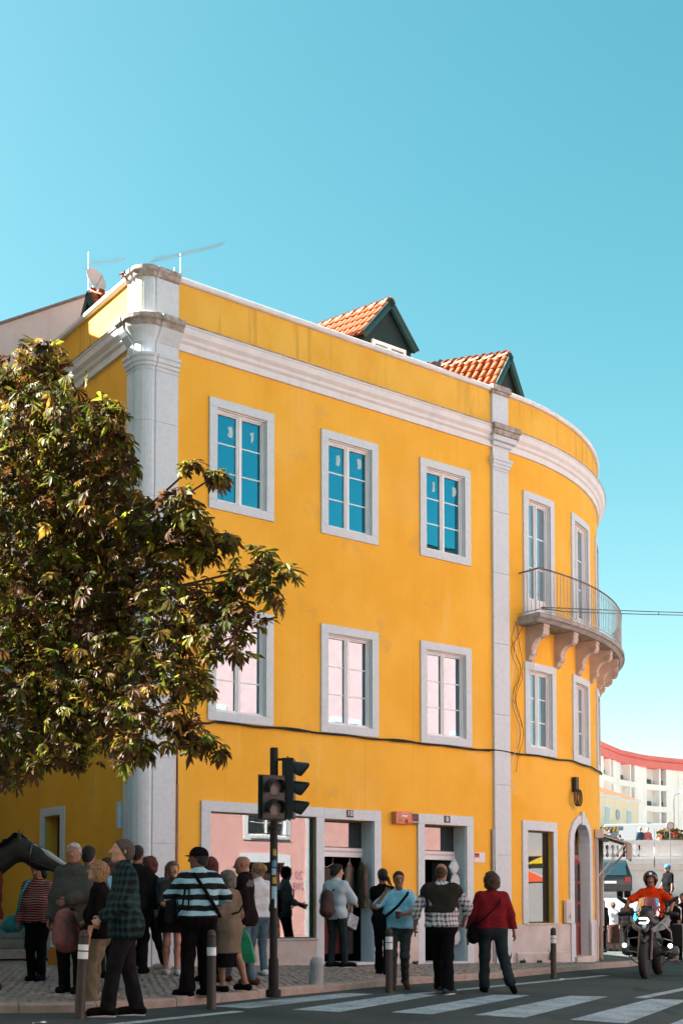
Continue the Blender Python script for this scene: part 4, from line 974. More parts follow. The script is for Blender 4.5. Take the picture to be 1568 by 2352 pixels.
# ------------------------------------------------------------------ traffic light
TLX, TLY = -.78, 14.19; TZ = float(gz(TLX, TLY))
TL = empty('traffic_light', (TLX, TLY, TZ), 0, 'dark traffic light pole with two signal heads and peeling stickers', 'traffic light')
POL = M('pole_paint', (.014, .012, .011), .6, .3, 9, .1, 50, spec=.2); DGR = M('signal_green', (.008, .012, .012), .45, .15, 8)
G().lathe([(.0, 0), (.088, 0), (.09, .06), (.085, .085), (.058, .095), (.058, .42), (.052, .44), (.0452, .45), (.0452, 2.50), (.047, 2.52), (.047, 2.86), (.043, 2.875), (.0, 2.88)], (TLX, TLY, TZ), 18).build('pole', POL, TL, True)
for z in (1.92, 2.50): G().lathe([(.046, 0), (.058, .004), (.058, .04), (.046, .044)], (TLX, TLY, TZ + z), 16).build('clamp', POL, TL, True)
def signal(c, face, n, bw, pitch, hood_r, lens_m):
    """c = centre of the back plate, face = heading of the lenses"""
    f = Vector((math.cos(face), math.sin(face), 0)); s = Vector((-f.y, f.x, 0)); up = Vector((0, 0, 1)); H = n * pitch
    R = Matrix((s, f, up)).transposed()
    g = G(); g.box(c, (bw, .13, H + .02), R); g.box(Vector(c) - f * .0, (bw + .06, .012, H + .05), R)
    body = g.build('signal_head', DGR, TL)
    for k in range(n):
        q = Vector(c) + f * .066 + up * (H / 2 - pitch * (k + .5))
        G().lathe([(0, .028), (hood_r * .45, .022), (hood_r * .8, .008), (hood_r * .92, 0)], q, 16, f).build('lens', lens_m, body, True)
        vs = []; m = 14; L = .17
        for j in range(m + 1):
            a = math.radians(-35 + 250 * j / m); ca, sa = math.cos(a), math.sin(a); ln = L * (.42 + .58 * max(0, min(1, (sa + .55) / 1.3)))
            for r in (hood_r, hood_r - .006):
                vs += [q + s * ca * r + up * sa * r, q + s * ca * r + up * (sa * r - .02) + f * ln]
        fs = []
        for j in range(m):
            b = 4 * j; fs += [(b, b + 4, b + 5, b + 1), (b + 2, b + 3, b + 7, b + 6), (b + 1, b + 5, b + 7, b + 3)]
        G().add(vs, fs).build('hood', DGR, body, True)
    return body
LENS = M('dull_lens', (.30, .22, .21), .2, .1)
signal((TLX - .02, TLY - .17, TZ + 2.28), math.radians(-62), 2, .27, .235, .098, LENS)
signal((TLX + .17, TLY + .02, TZ + 2.40), math.radians(-4), 3, .24, .225, .094, LENS)
for z in (2.04, 2.74):
    G().tube([(TLX, TLY, TZ + z), (TLX + .14, TLY + .01, TZ + z)], .016, 6).build('bracket_arm', POL, TL); 
for z in (2.05, 2.5): G().tube([(TLX, TLY, TZ + z), (TLX - .02, TLY - .15, TZ + z)], .016, 6).build('bracket_arm', POL, TL)
for z0, z1, a0, a1, col, tx in ((1.62, 1.70, -100, -50, (.30, .24, .02), 'VIII'), (1.49, 1.57, -112, -48, (.05, .20, .30), ''), (1.40, 1.475, -116, -52, (.22, .36, .44), ''), (1.30, 1.375, -108, -46, (.36, .22, .02), 'XEN'), (1.12, 1.27, -120, -40, (.22, .40, .50), ''), (1.02, 1.12, -75, -38, (.40, .46, .48), '')):
    vs = []
    for j in range(7):
        a = math.radians(a0 + (a1 - a0) * j / 6)
        for z in (z0, z1): vs.append((TLX + .0465 * math.cos(a), TLY + .0465 * math.sin(a), TZ + z + rt.uniform(-.008, .008)))
    G().add(vs, [(2 * j, 2 * j + 2, 2 * j + 3, 2 * j + 1) for j in range(6)]).build('sticker', M('sticker_%d' % int(z0 * 100), col, .5, .45, 60), TL)
# ------------------------------------------------------------------ bollards
BOL = M('bollard_brown', (.032, .027, .023), .6, .25, 14, .2, 60); BND = M('reflective_white', (.62, .66, .68), .4, .08, 20)
for x, y, bands, tilt, lab in ((-2.54, 12.01, ((.60, .67), (.683, .74)), -.045, 'leaning brown bollard at the kerb left of the plaid shirt man'), (-1.41, 13.42, ((.60, .69),), .0, 'brown bollard with one white band beside the striped polo man'),
                               (.64, 16.61, ((.60, .685), (.695, .77)), .0, 'brown bollard in front of the man with the phone'), (3.58, 20.88, ((.62, .69), (.70, .75)), .0, 'brown bollard in front of the curved wall window')):
    z = float(gz(x, y)) - KERB; e = empty('bollard', (x, y, z - .02), 0, lab, 'bollard', 'brown bollards along the kerb'); e.rotation_euler = (0, -tilt if tilt else 0, 0)
    g = G().lathe([(.0, 0), (.056, 0), (.054, .05), (.05, .06), (.049, .80), (.046, .80), (.046, .815), (.05, .82), (.046, .85), (.034, .872), (.0, .885)], n=16); g.build('post', BOL, e, True, local=True)
    for a, b in bands: G().lathe([(.0492, a), (.0515, a + .002), (.0515, b - .002), (.0492, b)], n=16).build('reflective_band', BND, e, True, local=True)
e = empty('stone_stub', (-.34, 16.32, float(gz(-.34, 16.32)) - .03), 0, 'short worn granite stub post on the cobbles near shop number 10', 'bollard'); e.rotation_euler = (.03, .04, 0)
blob('stone_post', [seg((0, 0, .0), (0, 0, .33), .10, .088, k=.02)], M('granite_blue', (.34, .37, .38), .85, .0, 5, .5, 60, hue=(.22, .25, .26)), .02, e, noise=.004, nf=30, cut=lambda P, d: np.maximum(d, P[:, 2] - .405))
# ------------------------------------------------------------------ litter and weeds
LIT = M('litter_white', (.62, .66, .68), .7, .1)
for x, y, sz, m_, lab, yw in ((3.70, 20.6, .22, LIT, 'flat white paper scrap on the asphalt right of the far bollard', .5), (2.75, 20.3, .10, M('litter_red', (.5, .03, .03), .6, .1), 'small red scrap lying at the kerb behind the red sweater woman', .2), (-2.78, 11.42, .13, LIT, 'crumpled white scrap on the road at the lower left edge', .9), (.42, 18.15, .10, LIT, 'tiny white scrap on the cobbles near the phone man', 1.2)):
    z = float(gz(x, y)) + (.004 if lab.startswith('tiny') else -KERB + .008); r_ = random.Random(int(x * 100)); n = 4
    vs = [((i / n - .5) * sz, (j / 3 - .5) * sz * .4, r_.uniform(0, .018)) for i in range(n + 1) for j in range(4)]
    fs = [(i * 4 + j, i * 4 + j + 1, (i + 1) * 4 + j + 1, (i + 1) * 4 + j) for i in range(n) for j in range(3)]
    o = link('litter', mesh('litter', vs, fs, m_)); o.location = (x, y, z); o.rotation_euler = (0, 0, yw); tag(o, lab, 'litter')
WED = M('weed_green', (.05, .075, .015), .7, .3, 12); WEB = M('weed_brown', (.12, .06, .025), .8, .3, 12)
def weed(p, n, h, m_, lab, hang=False):
    e = empty('weed', p, 0, lab, 'weed', 'weeds growing on the yellow building'); r_ = random.Random(int(p[0] * 999)); g = G()
    for k in range(n):
        a = r_.uniform(0, 6.28); l = h * r_.uniform(.5, 1); o = Vector((math.cos(a), math.sin(a), 0)); q = Vector(p) + o * r_.uniform(0, h * .5) if hang else Vector(p) + o * r_.uniform(0, .05)
        t = q + o * l * .35 + Vector((0, 0, l * (r_.uniform(-1, .6) if hang else 1))); sd = Vector((-o.y, o.x, 0)) * .012
        g.add([q - sd, q + sd, (q + t) / 2 + sd * 1.4 + o * .02, t, (q + t) / 2 - sd * 1.4 + o * .02], [(0, 1, 2, 4), (4, 2, 3)])
    g.build('blades', m_, e, fix=False)
for s, n, h, q in ((4.4, 26, .07, 'by the left door'), (4.75, 20, .06, 'midway'), (5.0, 22, .08, 'by the right door')): weed(fm(s, .06, float(gz(*fm(s, .06, 0)[:2]))), n, h, WEB, 'low weeds ' + q + ' at the wall foot between the shop doors')
for s, n, h, q in ((6.6, 20, .06, 'beside shop door 8'), (7.7, 30, .09, 'just right of the flat pilaster'), (8.2, 24, .07, 'under the curved wall window')): weed(fm(s, .10, float(gz(*fm(s, .1, 0)[:2]))), n, h, WED, 'green weeds at the plinth ' + q)
weed(fm(7.25, .13, -.12), 8, .3, WEB, 'brown dock plant at the foot of the flat pilaster'); weed(fm(8.55, .12, -.12), 9, .26, WEB, 'brown weed standing below the curved wall window')
weed(lm(.42, .1, 11.2), 46, .13, M('dry_plant', (.20, .09, .05), .8, .3, 12), 'dry reddish plant rooted in the corner pilaster coping', True)
# pigeon on the parapet
pg = empty('pigeon', fm(5.73, -.12, 11.24), math.atan2(U2[1], U2[0]), 'grey pigeon perched on the parapet right of the first dormer', 'pigeon')
PGM = M('pigeon_grey', (.07, .085, .10), .7, .25, 30)
blob('body', [seg((-.10, 0, .09), (.04, 0, .13), .035, .055, k=.04), seg((.04, 0, .13), (.085, 0, .20), .04, .028, k=.04), seg((.09, 0, .225), (.095, 0, .225), .026, k=.02), seg((-.22, 0, .05), (-.1, 0, .09), .014, .03, k=.03)], PGM, .011, pg)
G().tube([(.11, 0, .225), (.14, 0, .215)], [.008, .002], 5).build('beak', BLK, pg, local=True)
for y in (-.02, .02): G().tube([(.0, y, .08), (.0, y, .0), (.03, y, .0)], .005, 5).build('leg', M('pigeon_leg', (.4, .12, .1), .6, 0), pg, local=True)
# overhead wire from the balcony across the street
ow = empty('overhead_wire', fm(7.9, .6, 6.8), 0, 'pair of thin overhead wires running right from the balcony', 'wire')
A_, B_ = Vector(fm(7.75, .62, 6.80)), Vector((16.8, 44, 11.6))
for dz in (0, -.07): G().tube([A_ + (B_ - A_) * t + Vector((0, 0, dz * (1 if 0 < t else .3) - .08 * math.sin(t * 3.14))) for t in [i / 20 for i in range(21)]], .010, 4).build('wire', CAB, ow)
for t in (.3, .42, .55, .7): q = A_ + (B_ - A_) * t + Vector((0, 0, -.08 * math.sin(t * 3.14))); G().tube([q, q + Vector((0, 0, -.07))], .008, 4).build('spacer', CAB, ow)
# ------------------------------------------------------------------ goods in the shops
def garment(p, w, h, col, lab, ang=0., sl=.5):
    e = empty('hanging_garment', p, ang, lab, 'garment', 'clothes hanging in the shop doors')
    fy = ((0, 1, 0), .6); pr = [seg((-w * .42, 0, -.07), (0, 0, -.01), .035, .04, fy, k=.04), seg((w * .42, 0, -.07), (0, 0, -.01), .035, .04, fy, k=.04), seg((-w * .3, 0, -.14), (-w * .36, 0, -h), .09, .085, fy, k=.06), seg((w * .3, 0, -.14), (w * .36, 0, -h), .09, .085, fy, k=.06), seg((0, 0, -.12), (0, 0, -h), .1, .1, fy, k=.06)]
    if sl: pr += [seg((sx * w * .45, 0, -.08), (sx * w * .62, .02, -.08 - sl), .05, .045, k=.04) for sx in (-1, 1)]
    blob('cloth', pr, M('cloth_%s' % lab.replace(' ', '_')[:40], col, .9, .25, 7, .3, 30), .022, e, noise=.012, nf=22, seedn=int(w * 999), cut=lambda P, d: np.maximum(d, -h - P[:, 2]))
    G().tube([(-w * .4, 0, .0), (0, 0, .07), (w * .4, 0, .0)], .008, 5).build('hanger', IRN, e, local=True); G().tube([(0, 0, .07), (0, 0, .14), (.03, 0, .17)], .006, 5).build('hook', IRN, e, local=True)
aU = math.atan2(U2[1], U2[0])
garment(fm(3.62, -.62, 1.66), .46, .85, (.075, .06, .042), 'brown cardigan hanging in the shop doorway number 10', aU + .3)
garment(fm(3.84, -.40, 1.70), .44, .86, (.15, .12, .09), 'beige knitted pullover hanging at the right jamb of shop 10', aU + .7)
garment(fm(3.45, -.8, 1.62), .40, .8, (.10, .075, .05), 'olive brown jacket hanging deepest in shop doorway 10', aU)
garment(fm(3.85, -.42, .95), .34, .85, (.022, .022, .026), 'black long coat hanging low in shop doorway 10', aU + .8, 0)
garment(fm(3.18, -.5, 1.66), .46, .9, (.06, .05, .045), 'grey brown coat hanging at the left side of shop doorway 10', aU - .2)
garment(fm(3.98, -.22, 1.72), .40, .8, (.085, .065, .045), 'tan sweater hanging nearest the street in shop doorway 10', aU + 1.2)
garment(fm(3.5, -.55, .9), .40, .8, (.10, .02, .018), 'dark red cloth hanging low in shop doorway 10', aU, 0)
bgp = empty('patterned_pouch', fm(3.72, -.18, .55), aU + .2, 'pale blue patterned plastic pouch hanging in shop doorway 10', 'bag')
g = G(); g.box((0, 0, .14), (.26, .05, .24), Matrix.Rotation(.35, 3, 'Y')); g.build('pouch', M('pouch_print', (.42, .52, .56), .35, .0, 18, hue=(.08, .12, .16)), bgp, local=True); G().tube([(0, 0, .26), (.01, 0, .42)], .006, 4).build('cord', WHT, bgp, local=True)
for i, (z, sx, col) in enumerate(((1.60, .34, (.20, .34, .42)), (1.32, .28, (.30, .42, .48)), (1.05, .32, (.12, .24, .34)), (.78, .26, (.38, .30, .08)), (.55, .28, (.15, .28, .36)), (.28, .28, (.34, .40, .44)))):
    e = empty('hanging_cloth_bag', fm(6.08 + .03 * (i % 2), -.08, z), aU + .25, ('topmost', 'second from top', 'third from top', 'fourth from top', 'fifth from top', 'lowest')[i] + ' blue patterned souvenir hanging in shop doorway 8', 'souvenir', 'souvenirs hanging in shop doorway 8')
    sh = G().lathe([(0, -.02), (sx * .5, -.018), (sx * .55, 0), (sx * .5, .018), (0, .02)], (0, 0, .1), 16 if i % 2 else 4, Vector((0, -1, 0))); sh.build('cloth', M('souvenir_%d' % i, col, .8, .0, 16, hue=tuple(min(.6, c * 2.2 + .1) for c in col)), e, local=True)
    G().lathe([(0, 0), (sx * .28, 0), (sx * .28, .006), (0, .006)], (0, -.022, .1), 14, Vector((0, -1, 0))).build('print', M('souvenir_white', (.5, .55, .56), .7, .3, 30), e, local=True)
    G().tube([(0, 0, .2), (0, 0, .36)], .004, 4).build('cord', WHT, e, local=True)
rs_ = random.Random(9)
for k, (nm_, col) in enumerate((('pale blue', (.30, .42, .50)), ('cream', (.42, .40, .34)), ('olive green', (.10, .12, .05)), ('rust orange', (.34, .12, .04)), ('navy blue', (.05, .07, .16)), ('light grey', (.40, .41, .40)), ('white', (.6, .6, .58)), ('dark brown', (.07, .035, .02)))):
    s = .95 + k * .215; h = rs_.uniform(.07, .15); r = rs_.uniform(.035, .055)
    o = G().lathe([(0, 0), (r * .8, 0), (r, h * .4), (r * .7, h * .8), (r * .45, h), (0, h)], n=12).build('trinket', M('trinket_' + nm_.replace(' ', '_'), col, .4, .2, 30), None, True); o.location = fm(s, -.22 - rs_.uniform(0, .15), .472)
    tag(o, nm_ + ' souvenir pot on the shop window shelf', 'souvenir', 'souvenirs on the shop window shelf')
wc = G().bent(fm, 2.56, 2.72, -.12, -.10, .50, .68).build('notice_card', M('card_white', (.55, .60, .62), .6, .05)); tag(wc, 'white notice card in the lower right corner of the shop window', 'card')
# ------------------------------------------------------------------ background right: raised street, terrace, far buildings
WWL = M('white_wall', (.66, .62, .60), .85, .08, 2, .2, 40, streak=.15); RST = M('raised_stone', (.26, .25, .24), .85, .2, 3, .3, 30)
rsd = G().plate([(6.2, 41, -1), (40, 41, -1), (40, 41, .55), (6.2, 41, .55)], (0, .4, 0)); rsd.add([(6.2, 41, .55), (40, 41, .55), (40, 52, 1.32), (6.2, 52, 1.32), (40, 62, 1.34), (6.2, 62, 1.34)], [(0, 1, 2, 3), (3, 2, 4, 5)])
rsd = rsd.build('raised_street', M('pale_paving', (.13, .125, .12), .85, .1, 2)); tag(rsd, kind='structure')
TE = empty('terrace_wall', (13, 60, 1.3), 0, 'white terrace wall with stone balustrade beyond the road', 'wall')
G().box((20, 60.3, 2.0), (28, .5, 2.0)).build('retaining_wall', WWL, TE)
G().plate([(6, 59.98, 2.72), (34, 59.98, 2.72), (34, 59.7, 2.98), (6, 59.7, 2.98)], (0, 0, .06)).build('moulding', WWL, TE); G().box((20, 59.95, 3.14), (28, .7, .26)).build('ledge', WWL, TE)
G().box((20, 60.0, 4.08), (28, .42, .22)).build('handrail', WWL, TE); G().box((20, 60.0, 3.31), (28, .36, .08)).build('base_rail', WWL, TE)
G().box((24.3, 60.03, 3.66), (19.4, .26, .62)).build('panel', WWL, TE); G().box((9.8, 60.03, 3.66), (4.6, .26, .62)).build('panel', WWL, TE)
bm_ = G().lathe([(.0, 0), (.085, 0), (.085, .06), (.05, .08), (.045, .12), (.08, .2), (.098, .28), (.09, .36), (.055, .46), (.04, .54), (.055, .56), (.08, .58), (.08, .62), (0, .62)], n=12); bme = mesh('baluster', bm_.v, bm_.f, WWL, True)
for k in range(9):
    o = link('baluster', bme, TE); o.location = Vector((12.3 + k * .265, 60, 3.35)) - wloc(TE)
pz_ = G().box((45, 128, .05), (80, 60, .3)).build('bounce_plaza', M('bounce_paving', (.5, .47, .43), .85, .1, .3)); tag(pz_, kind='structure')  # pale ground added to bounce sunlight onto the hotel
tf = G().box((20, 75, 3.2), (28, 29.4, .1)).build('terrace_floor', M('terrace_paving', (.3, .29, .27), .85, .1, 2)); tag(tf, kind='structure')
G().box((13.45, 59.98, 2.55), (.3, .03, .22)).build('vent', BLK, TE); G().box((14.0, 59.97, 2.0), (.12, .1, 1.9)).build('pier', WWL, TE)
# flower box
fb = empty('flower_box', (16.6, 59.95, 4.2), 0, 'bed of red geraniums on top of the terrace balustrade', 'flower box')
G().box((16.6, 60.0, 4.27), (2.3, .3, .14)).build('planter', M('planter', (.35, .2, .12), .8, .1), fb)
rf = random.Random(4); gl = G(); gf = G()
for k in range(420):
    p = Vector((16.6 + rf.uniform(-1.2, 1.2), 59.95 + rf.uniform(-.25, .2), 4.3 + rf.random() ** 1.5 * .42)); a = rf.uniform(0, 6.3); s = rf.uniform(.04, .08); t = rf.uniform(-.6, .6)
    d1 = Vector((math.cos(a), math.sin(a), t)) * s; d2 = Vector((-math.sin(a) * .5, math.cos(a) * .5, .8)) * s
    (gl if rf.random() < .7 else gf).add([p - d1 - d2, p + d1 - d2, p + d1 + d2, p - d1 + d2], [(0, 1, 2, 3)])
o = gl.build('foliage', M('geranium_leaf', (.05, .075, .012), .7, .3, 9), fb, fix=False); tag(o, kind='stuff'); o = gf.build('blossom', M('geranium_red', (.42, .03, .012), .6, .2, 9), fb, fix=False); tag(o, kind='stuff')
# far curved hotel
HP = np.array([(24.5, 129.), (27.3, 135.), (29.5, 140.), (33.1, 146.9), (37.1, 152.), (40.3, 154.6), (43.4, 156.6), (50, 159.5), (58, 162), (66, 163.5)])
HL = np.r_[0, np.cumsum(np.linalg.norm(np.diff(HP, axis=0), axis=1))]; HL = HL - HL[2]
def hm(s, d, z):
    p = np.array([np.interp(s, HL, HP[:, 0]), np.interp(s, HL, HP[:, 1])]); q = np.array([np.interp(s + 1, HL, HP[:, 0]), np.interp(s + 1, HL, HP[:, 1])]) - np.array([np.interp(s - 1, HL, HP[:, 0]), np.interp(s - 1, HL, HP[:, 1])])
    q /= np.linalg.norm(q); p = p + np.array([q[1], -q[0]]) * d; return (p[0], p[1], z)
HO = empty('hotel', hm(8, 0, 0), 0, 'distant white curved hotel block with red parapet and balconies', 'building')
HW = M('hotel_white', (.86, .78, .74), .85, .05, .4, streak=.06); HRD = M('hotel_red', (.72, .17, .15), .85, .06, .5); HS = M('hotel_recess', (.70, .64, .61), .85, .05, 1)
def hprof(s0, s1, pts, mat, name, par, n=24):
    g = G(); k = len(pts); vs = []
    for i in range(n + 1):
        a = s0 + (s1 - s0) * i / n; vs += [hm(a, d, z) for d, z in pts]
    g.add(vs, [(i * k + j, (i + 1) * k + j, (i + 1) * k + (j + 1) % k, i * k + (j + 1) % k) for i in range(n) for j in range(k)] + [tuple(range(k)), tuple(n * k + j for j in reversed(range(k)))])
    return g.build(name, mat, par)
hprof(-9, 36, [(-.8, -3), (-.8, 18.3), (-9, 18.3), (-9, -3)], HS, 'wall', HO); hprof(-9, 36, [(.25, 18.25), (.25, 19.1), (.1, 19.15), (.1, 19.25), (.35, 19.3), (.35, 19.76), (-9, 19.9), (-9, 18.3)], HRD, 'parapet', HO)
fl = [18.25 - 2.72 * k for k in range(6)]
for k, zt in enumerate(fl[1:]): hprof(-9, 36, [(.0, zt), (.0, zt + .72), (-.85, zt + .72), (-.85, zt)], HW, 'floor_band', HO)
ps_ = []
x = -7.6
while x < 33:
    ps_ += [(x, 2.1), (x + 4.5, .35), (x + 5.85, 1.1)]
    x += 6.95
for s0, w in ps_:
    for k, zt in enumerate(fl[:-1]): G().bent(hm, s0, s0 + w, -.85, .02 if w > 1.5 else .15, zt - 2.0, zt).build('pier', HW, HO)
    if w > 1.5: G().bent(hm, s0 + w * .55, s0 + w * .75, .0, .12, -2, 18.2).build('rib', HW, HO)
x = -7.6
while x < 33:
    for k, zt in enumerate(fl[:-1]):
        G().bent(hm, x + 2.1, x + 4.5, -.82, -.72, zt - 2.0, zt).build('loggia', HS, HO)
        w_ = G().bent(hm, x + 4.85, x + 5.85, -.78, -.70, zt - 2.0, zt).build('window', M('hotel_window', (.10, .13, .14), .3, .1), HO); G().bent(hm, x + 5.3, x + 5.36, -.70, -.66, zt - 2, zt).build('mullion', BLK, w_)
        G().bent(hm, x + 4.85, x + 5.85, -.5, -.44, zt - 2.0, zt - 1.35).build('railing', M('railing_dark', (.07, .065, .06), .6, .1), HO); G().bent(hm, x + 2.1, x + 3.3, -.6, -.2, zt - 2.0, zt - 1.4).build('planter_box', MATS['railing_dark'], HO)
    x += 6.95
# cream house with tiled roof
CH = empty('cream_house', (17, 80, 3), 0, 'low cream house with orange tiled roof before the white hotel', 'building')
CHW = M('cream_house_wall', (.86, .68, .50), .85, .05, 1)
c0, c1_ = np.array([9.0, 68.2]), np.array([20.7, 85.6]); ce = (c1_ - c0) / np.linalg.norm(c1_ - c0); cn = np.array([ce[1], -ce[0]]); LC = float(np.linalg.norm(c1_ - c0))
def cm(s, d, z): p = c0 + ce * s + cn * d; return (p[0], p[1], z)
G().bent(cm, 0, LC, -7, 0, 2.5, 8.12).build('wall', CHW, CH); G().bent(cm, -.1, LC + .1, -.1, .12, 8.12, 8.3).build('eaves', WHT, CH)
G().prof(cm, -.2, LC + .3, [(.25, 8.3), (-3.5, 9.7), (-7.2, 8.3), (-3.5, 9.55)]).build('roof', TIL, CH)
for s in (14.6, 18.6): 
    w_ = G().bent(cm, s, s + 1.0, -.05, .04, 6.2, 7.6).build('window', WHT, CH); G().bent(cm, s + .12, s + .88, .04, .06, 6.3, 7.5).build('pane', GLA, w_)
G().lathe([(0, 0), (.35, 0), (.35, .06), (0, .06)], cm(17.0, .0, 7.1), 16, Vector((cn[0], cn[1], 0))).build('tile_medallion', M('azulejo', (.30, .36, .40), .4, .3, 20), CH)
G().plate([cm(10, .0, 5.9), cm(18.5, .0, 5.9), cm(18.5, 1.8, 5.55), cm(10, 1.8, 5.55)], (0, 0, .12)).build('canopy', HS, CH)
# round no-entry sign, mirror post, street lamp
rsn = empty('round_sign', (15.6, 58.4, 1.34), 0, 'round white prohibition sign with red ring above the terrace', 'sign')
G().tube([(15.6, 58.4, 1.3), (15.6, 58.4, 4.9)], .022, 6).build('post', M('post_grey', (.10, .105, .11), .5, .1), rsn); G().lathe([(0, 0), (.19, 0), (.19, .02), (0, .02)], (15.6, 58.34, 4.78), 24, Vector((0, -1, 0))).build('disc', M('sign_white', (.5, .49, .48), .5, 0), rsn); G().lathe([(.145, .022), (.188, .022), (.188, .03), (.145, .03)], (15.6, 58.34, 4.78), 24, Vector((0, -1, 0)), ring=True).build('ring', M('sign_red', (.45, .06, .03), .5, 0), rsn)
msn = empty('edge_on_sign', (14.2, 56, 1.34), 0, 'thin signpost with a sign seen edge on behind the rider', 'sign')
G().tube([(14.2, 56, 1.3), (14.25, 56, 4.5)], .016, 6).build('post', MATS['post_grey'], msn); G().lathe([(0, -.03), (.45, -.03), (.45, .03), (0, .03)], (14.22, 55.95, 3.2), 20, Vector((.97, -.25, 0))).build('disc', M('sign_back', (.2, .21, .22), .5, .1), msn)
sl_ = empty('street_lamp', (34.6, 128, 0), 0, 'white street lamp standing before the hotel', 'street lamp')
G().tube([(34.6, 128, 0), (34.6, 128, 12), (34.7, 128, 12.6), (35.4, 127.8, 12.9)], .08, 8).build('post', MATS['post_grey'], sl_); G().box((35.9, 127.7, 12.95), (1.3, .45, .22)).build('lamp_head', WHT, sl_)
# ------------------------------------------------------------------ vehicles
TYR = M('tyre_rubber', (.016, .016, .017), .8, .2, 30, .2, 60); RIM = M('alloy', (.35, .36, .37), .35, .1, metal=.7)
def wheel(par, x, y, z, r, w):
    t = G().lathe([(r * .62, -w / 2), (r * .94, -w / 2), (r, -w * .3), (r, w * .3), (r * .94, w / 2), (r * .62, w / 2)], (x, y, z), 20, Vector((1, 0, 0))).build('wheel', TYR, par, True, local=True)
    G().lathe([(0, -w * .4), (r * .62, -w * .45), (r * .62, w * .45), (0, w * .4)], (x, y, z), 14, Vector((1, 0, 0))).build('rim', RIM, t, True, local=True)
def car(label, loc, yaw, paint, L=4.4, W=1.8, H=1.66, van=False, cat='car'):
    """local: length along +y (front), x across"""
    e = empty('parked_car' if not van else 'parked_van', loc, yaw, label, cat); h1 = H * (.56 if not van else .5)
    side = [(-L / 2, .32), (-L / 2 + .03, h1 * .8), (-L / 2 + .06, h1), (-L / 2 + (.22 if not van else .08), H * .93), (-L / 2 + .5, H), (L * .1 if not van else L * .28, H), (L * .24 if not van else L * .36, h1 + .05), (L * .44, h1 - .1), (L / 2 - .03, h1 * .72), (L / 2, .45), (L / 2 - .05, .3)]
    g = G(); vs = []; 
    ring_ = []
    for sx, inset in ((-1, 1), (-.92, 0), (.92, 0), (1, 1)):
        for y, z in side:
            tum = .80 if z > h1 + .08 else 1.0
            k = 1 if abs(sx) < .95 else .98
            ring_.append((sx * W / 2 * tum, y * (1 if abs(sx) < .95 else .985), .32 + (z - .32) * (1 if abs(sx) < .95 else .985)))
    n = len(side); fs = []
    for i in range(3):
        for j in range(n): fs.append((i * n + j, (i + 1) * n + j, (i + 1) * n + (j + 1) % n, i * n + (j + 1) % n))
    fs += [tuple(range(n)), tuple(3 * n + j for j in reversed(range(n)))]
    g.add(ring_, fs); g.build('body', paint, e, True, local=True)
    GLS = Mglass('car_glass', .25, (.8, .9, .9))
    yb = -L / 2 + (.12 if not van else .05); zw0, zw1 = h1 + .06, H - .14
    G().plate([(-W * .38, yb - .10 + .02, zw0), (W * .38, yb - .10 + .02, zw0), (W * .34, yb + .06, zw1), (-W * .34, yb + .06, zw1)], (0, -.03, 0)).build('rear_window', GLS, e, local=True)
    G().plate([(-W * .40, L * .26 if not van else L * .375, h1 + .08), (W * .40, L * .26 if not van else L * .375, h1 + .08), (W * .36, L * .13 if not van else L * .31, H - .08), (-W * .36, L * .13 if not van else L * .31, H - .08)], (0, .03, .02)).build('windscreen', GLS, e, local=True)
    for sx in (-1, 1):
        for y0, y1 in (((-L * .36, -L * .13), (-L * .11, L * .12)) if not van else ((L * .08, L * .3),)):
            G().plate([(sx * W * .455, y0, zw0), (sx * W * .455, y1 + .12, zw0), (sx * W * .405, y1 - .05, zw1), (sx * W * .405, y0 + .05, zw1)], (sx * .03, 0, 0)).build('side_window', GLS, e, local=True)
        G().box((sx * W * .40, -L / 2 - .0, h1 * .86), (.22, .08, .22)).build('tail_lamp', M('tail_red', (.25, .02, .02), .3, .1), e, local=True); G().box((sx * W * .38, L / 2 - .08, h1 * .68), (.34, .1, .16)).build('headlamp', M('headlamp', (.5, .52, .54), .2, .1), e, local=True)
        G().box((sx * (W / 2 + .08), L * .16, h1 + .08), (.18, .1, .14)).build('wing_mirror', paint, e, local=True)
        for y in (-L * .31, L * .31): wheel(e, sx * (W / 2 - .11), y, .33, .33, .22)
    G().box((0, -L / 2 - .03, .48), (W * .96, .12, .24)).build('bumper', M('bumper_dark', (.03, .035, .035), .6, .1), e, local=True); G().box((0, -L / 2 - .05, h1 * .74), (.5, .02, .11)).build('number_plate', WHT, e, local=True)
    return e
CARD = M('car_dark_green', (.02, .035, .038), .28, .1, spec=.6); CARW = M('car_white', (.26, .275, .29), .3, .05, spec=.5)
car('dark green estate car parked under the terrace wall seen from behind', (11.75, 55.0, 1.31), math.radians(-6), CARD, 4.4, 1.85, 1.66)
car('white hatchback parked below the terrace at the right edge', (16.75, 52.5, 1.29), math.radians(78), CARW, 4.0, 1.75, 1.48)
car('white delivery van standing on the terrace behind the two people', (15.5, 66, 3.25), math.radians(80), CARW, 4.8, 1.9, 2.1, True, 'van')
car('second white van on the terrace behind the red geraniums', (19.2, 64.5, 3.25), math.radians(85), CARW, 4.8, 1.9, 1.75, True, 'van')
hz_ = empty('hazard_board', (13.75, 63.2, 3.25), 0, 'blue grey work trailer with slanted yellow stripes on the terrace', 'trailer')
G().box((13.75, 63.3, 4.2), (.95, .3, 1.7)).build('panel', M('trailer_blue', (.16, .20, .24), .5, .1), hz_); G().box((13.75, 63.14, 4.92), (.95, .03, .24)).build('stripe_board', M('stripe_dark', (.08, .09, .1), .5, 0), hz_)
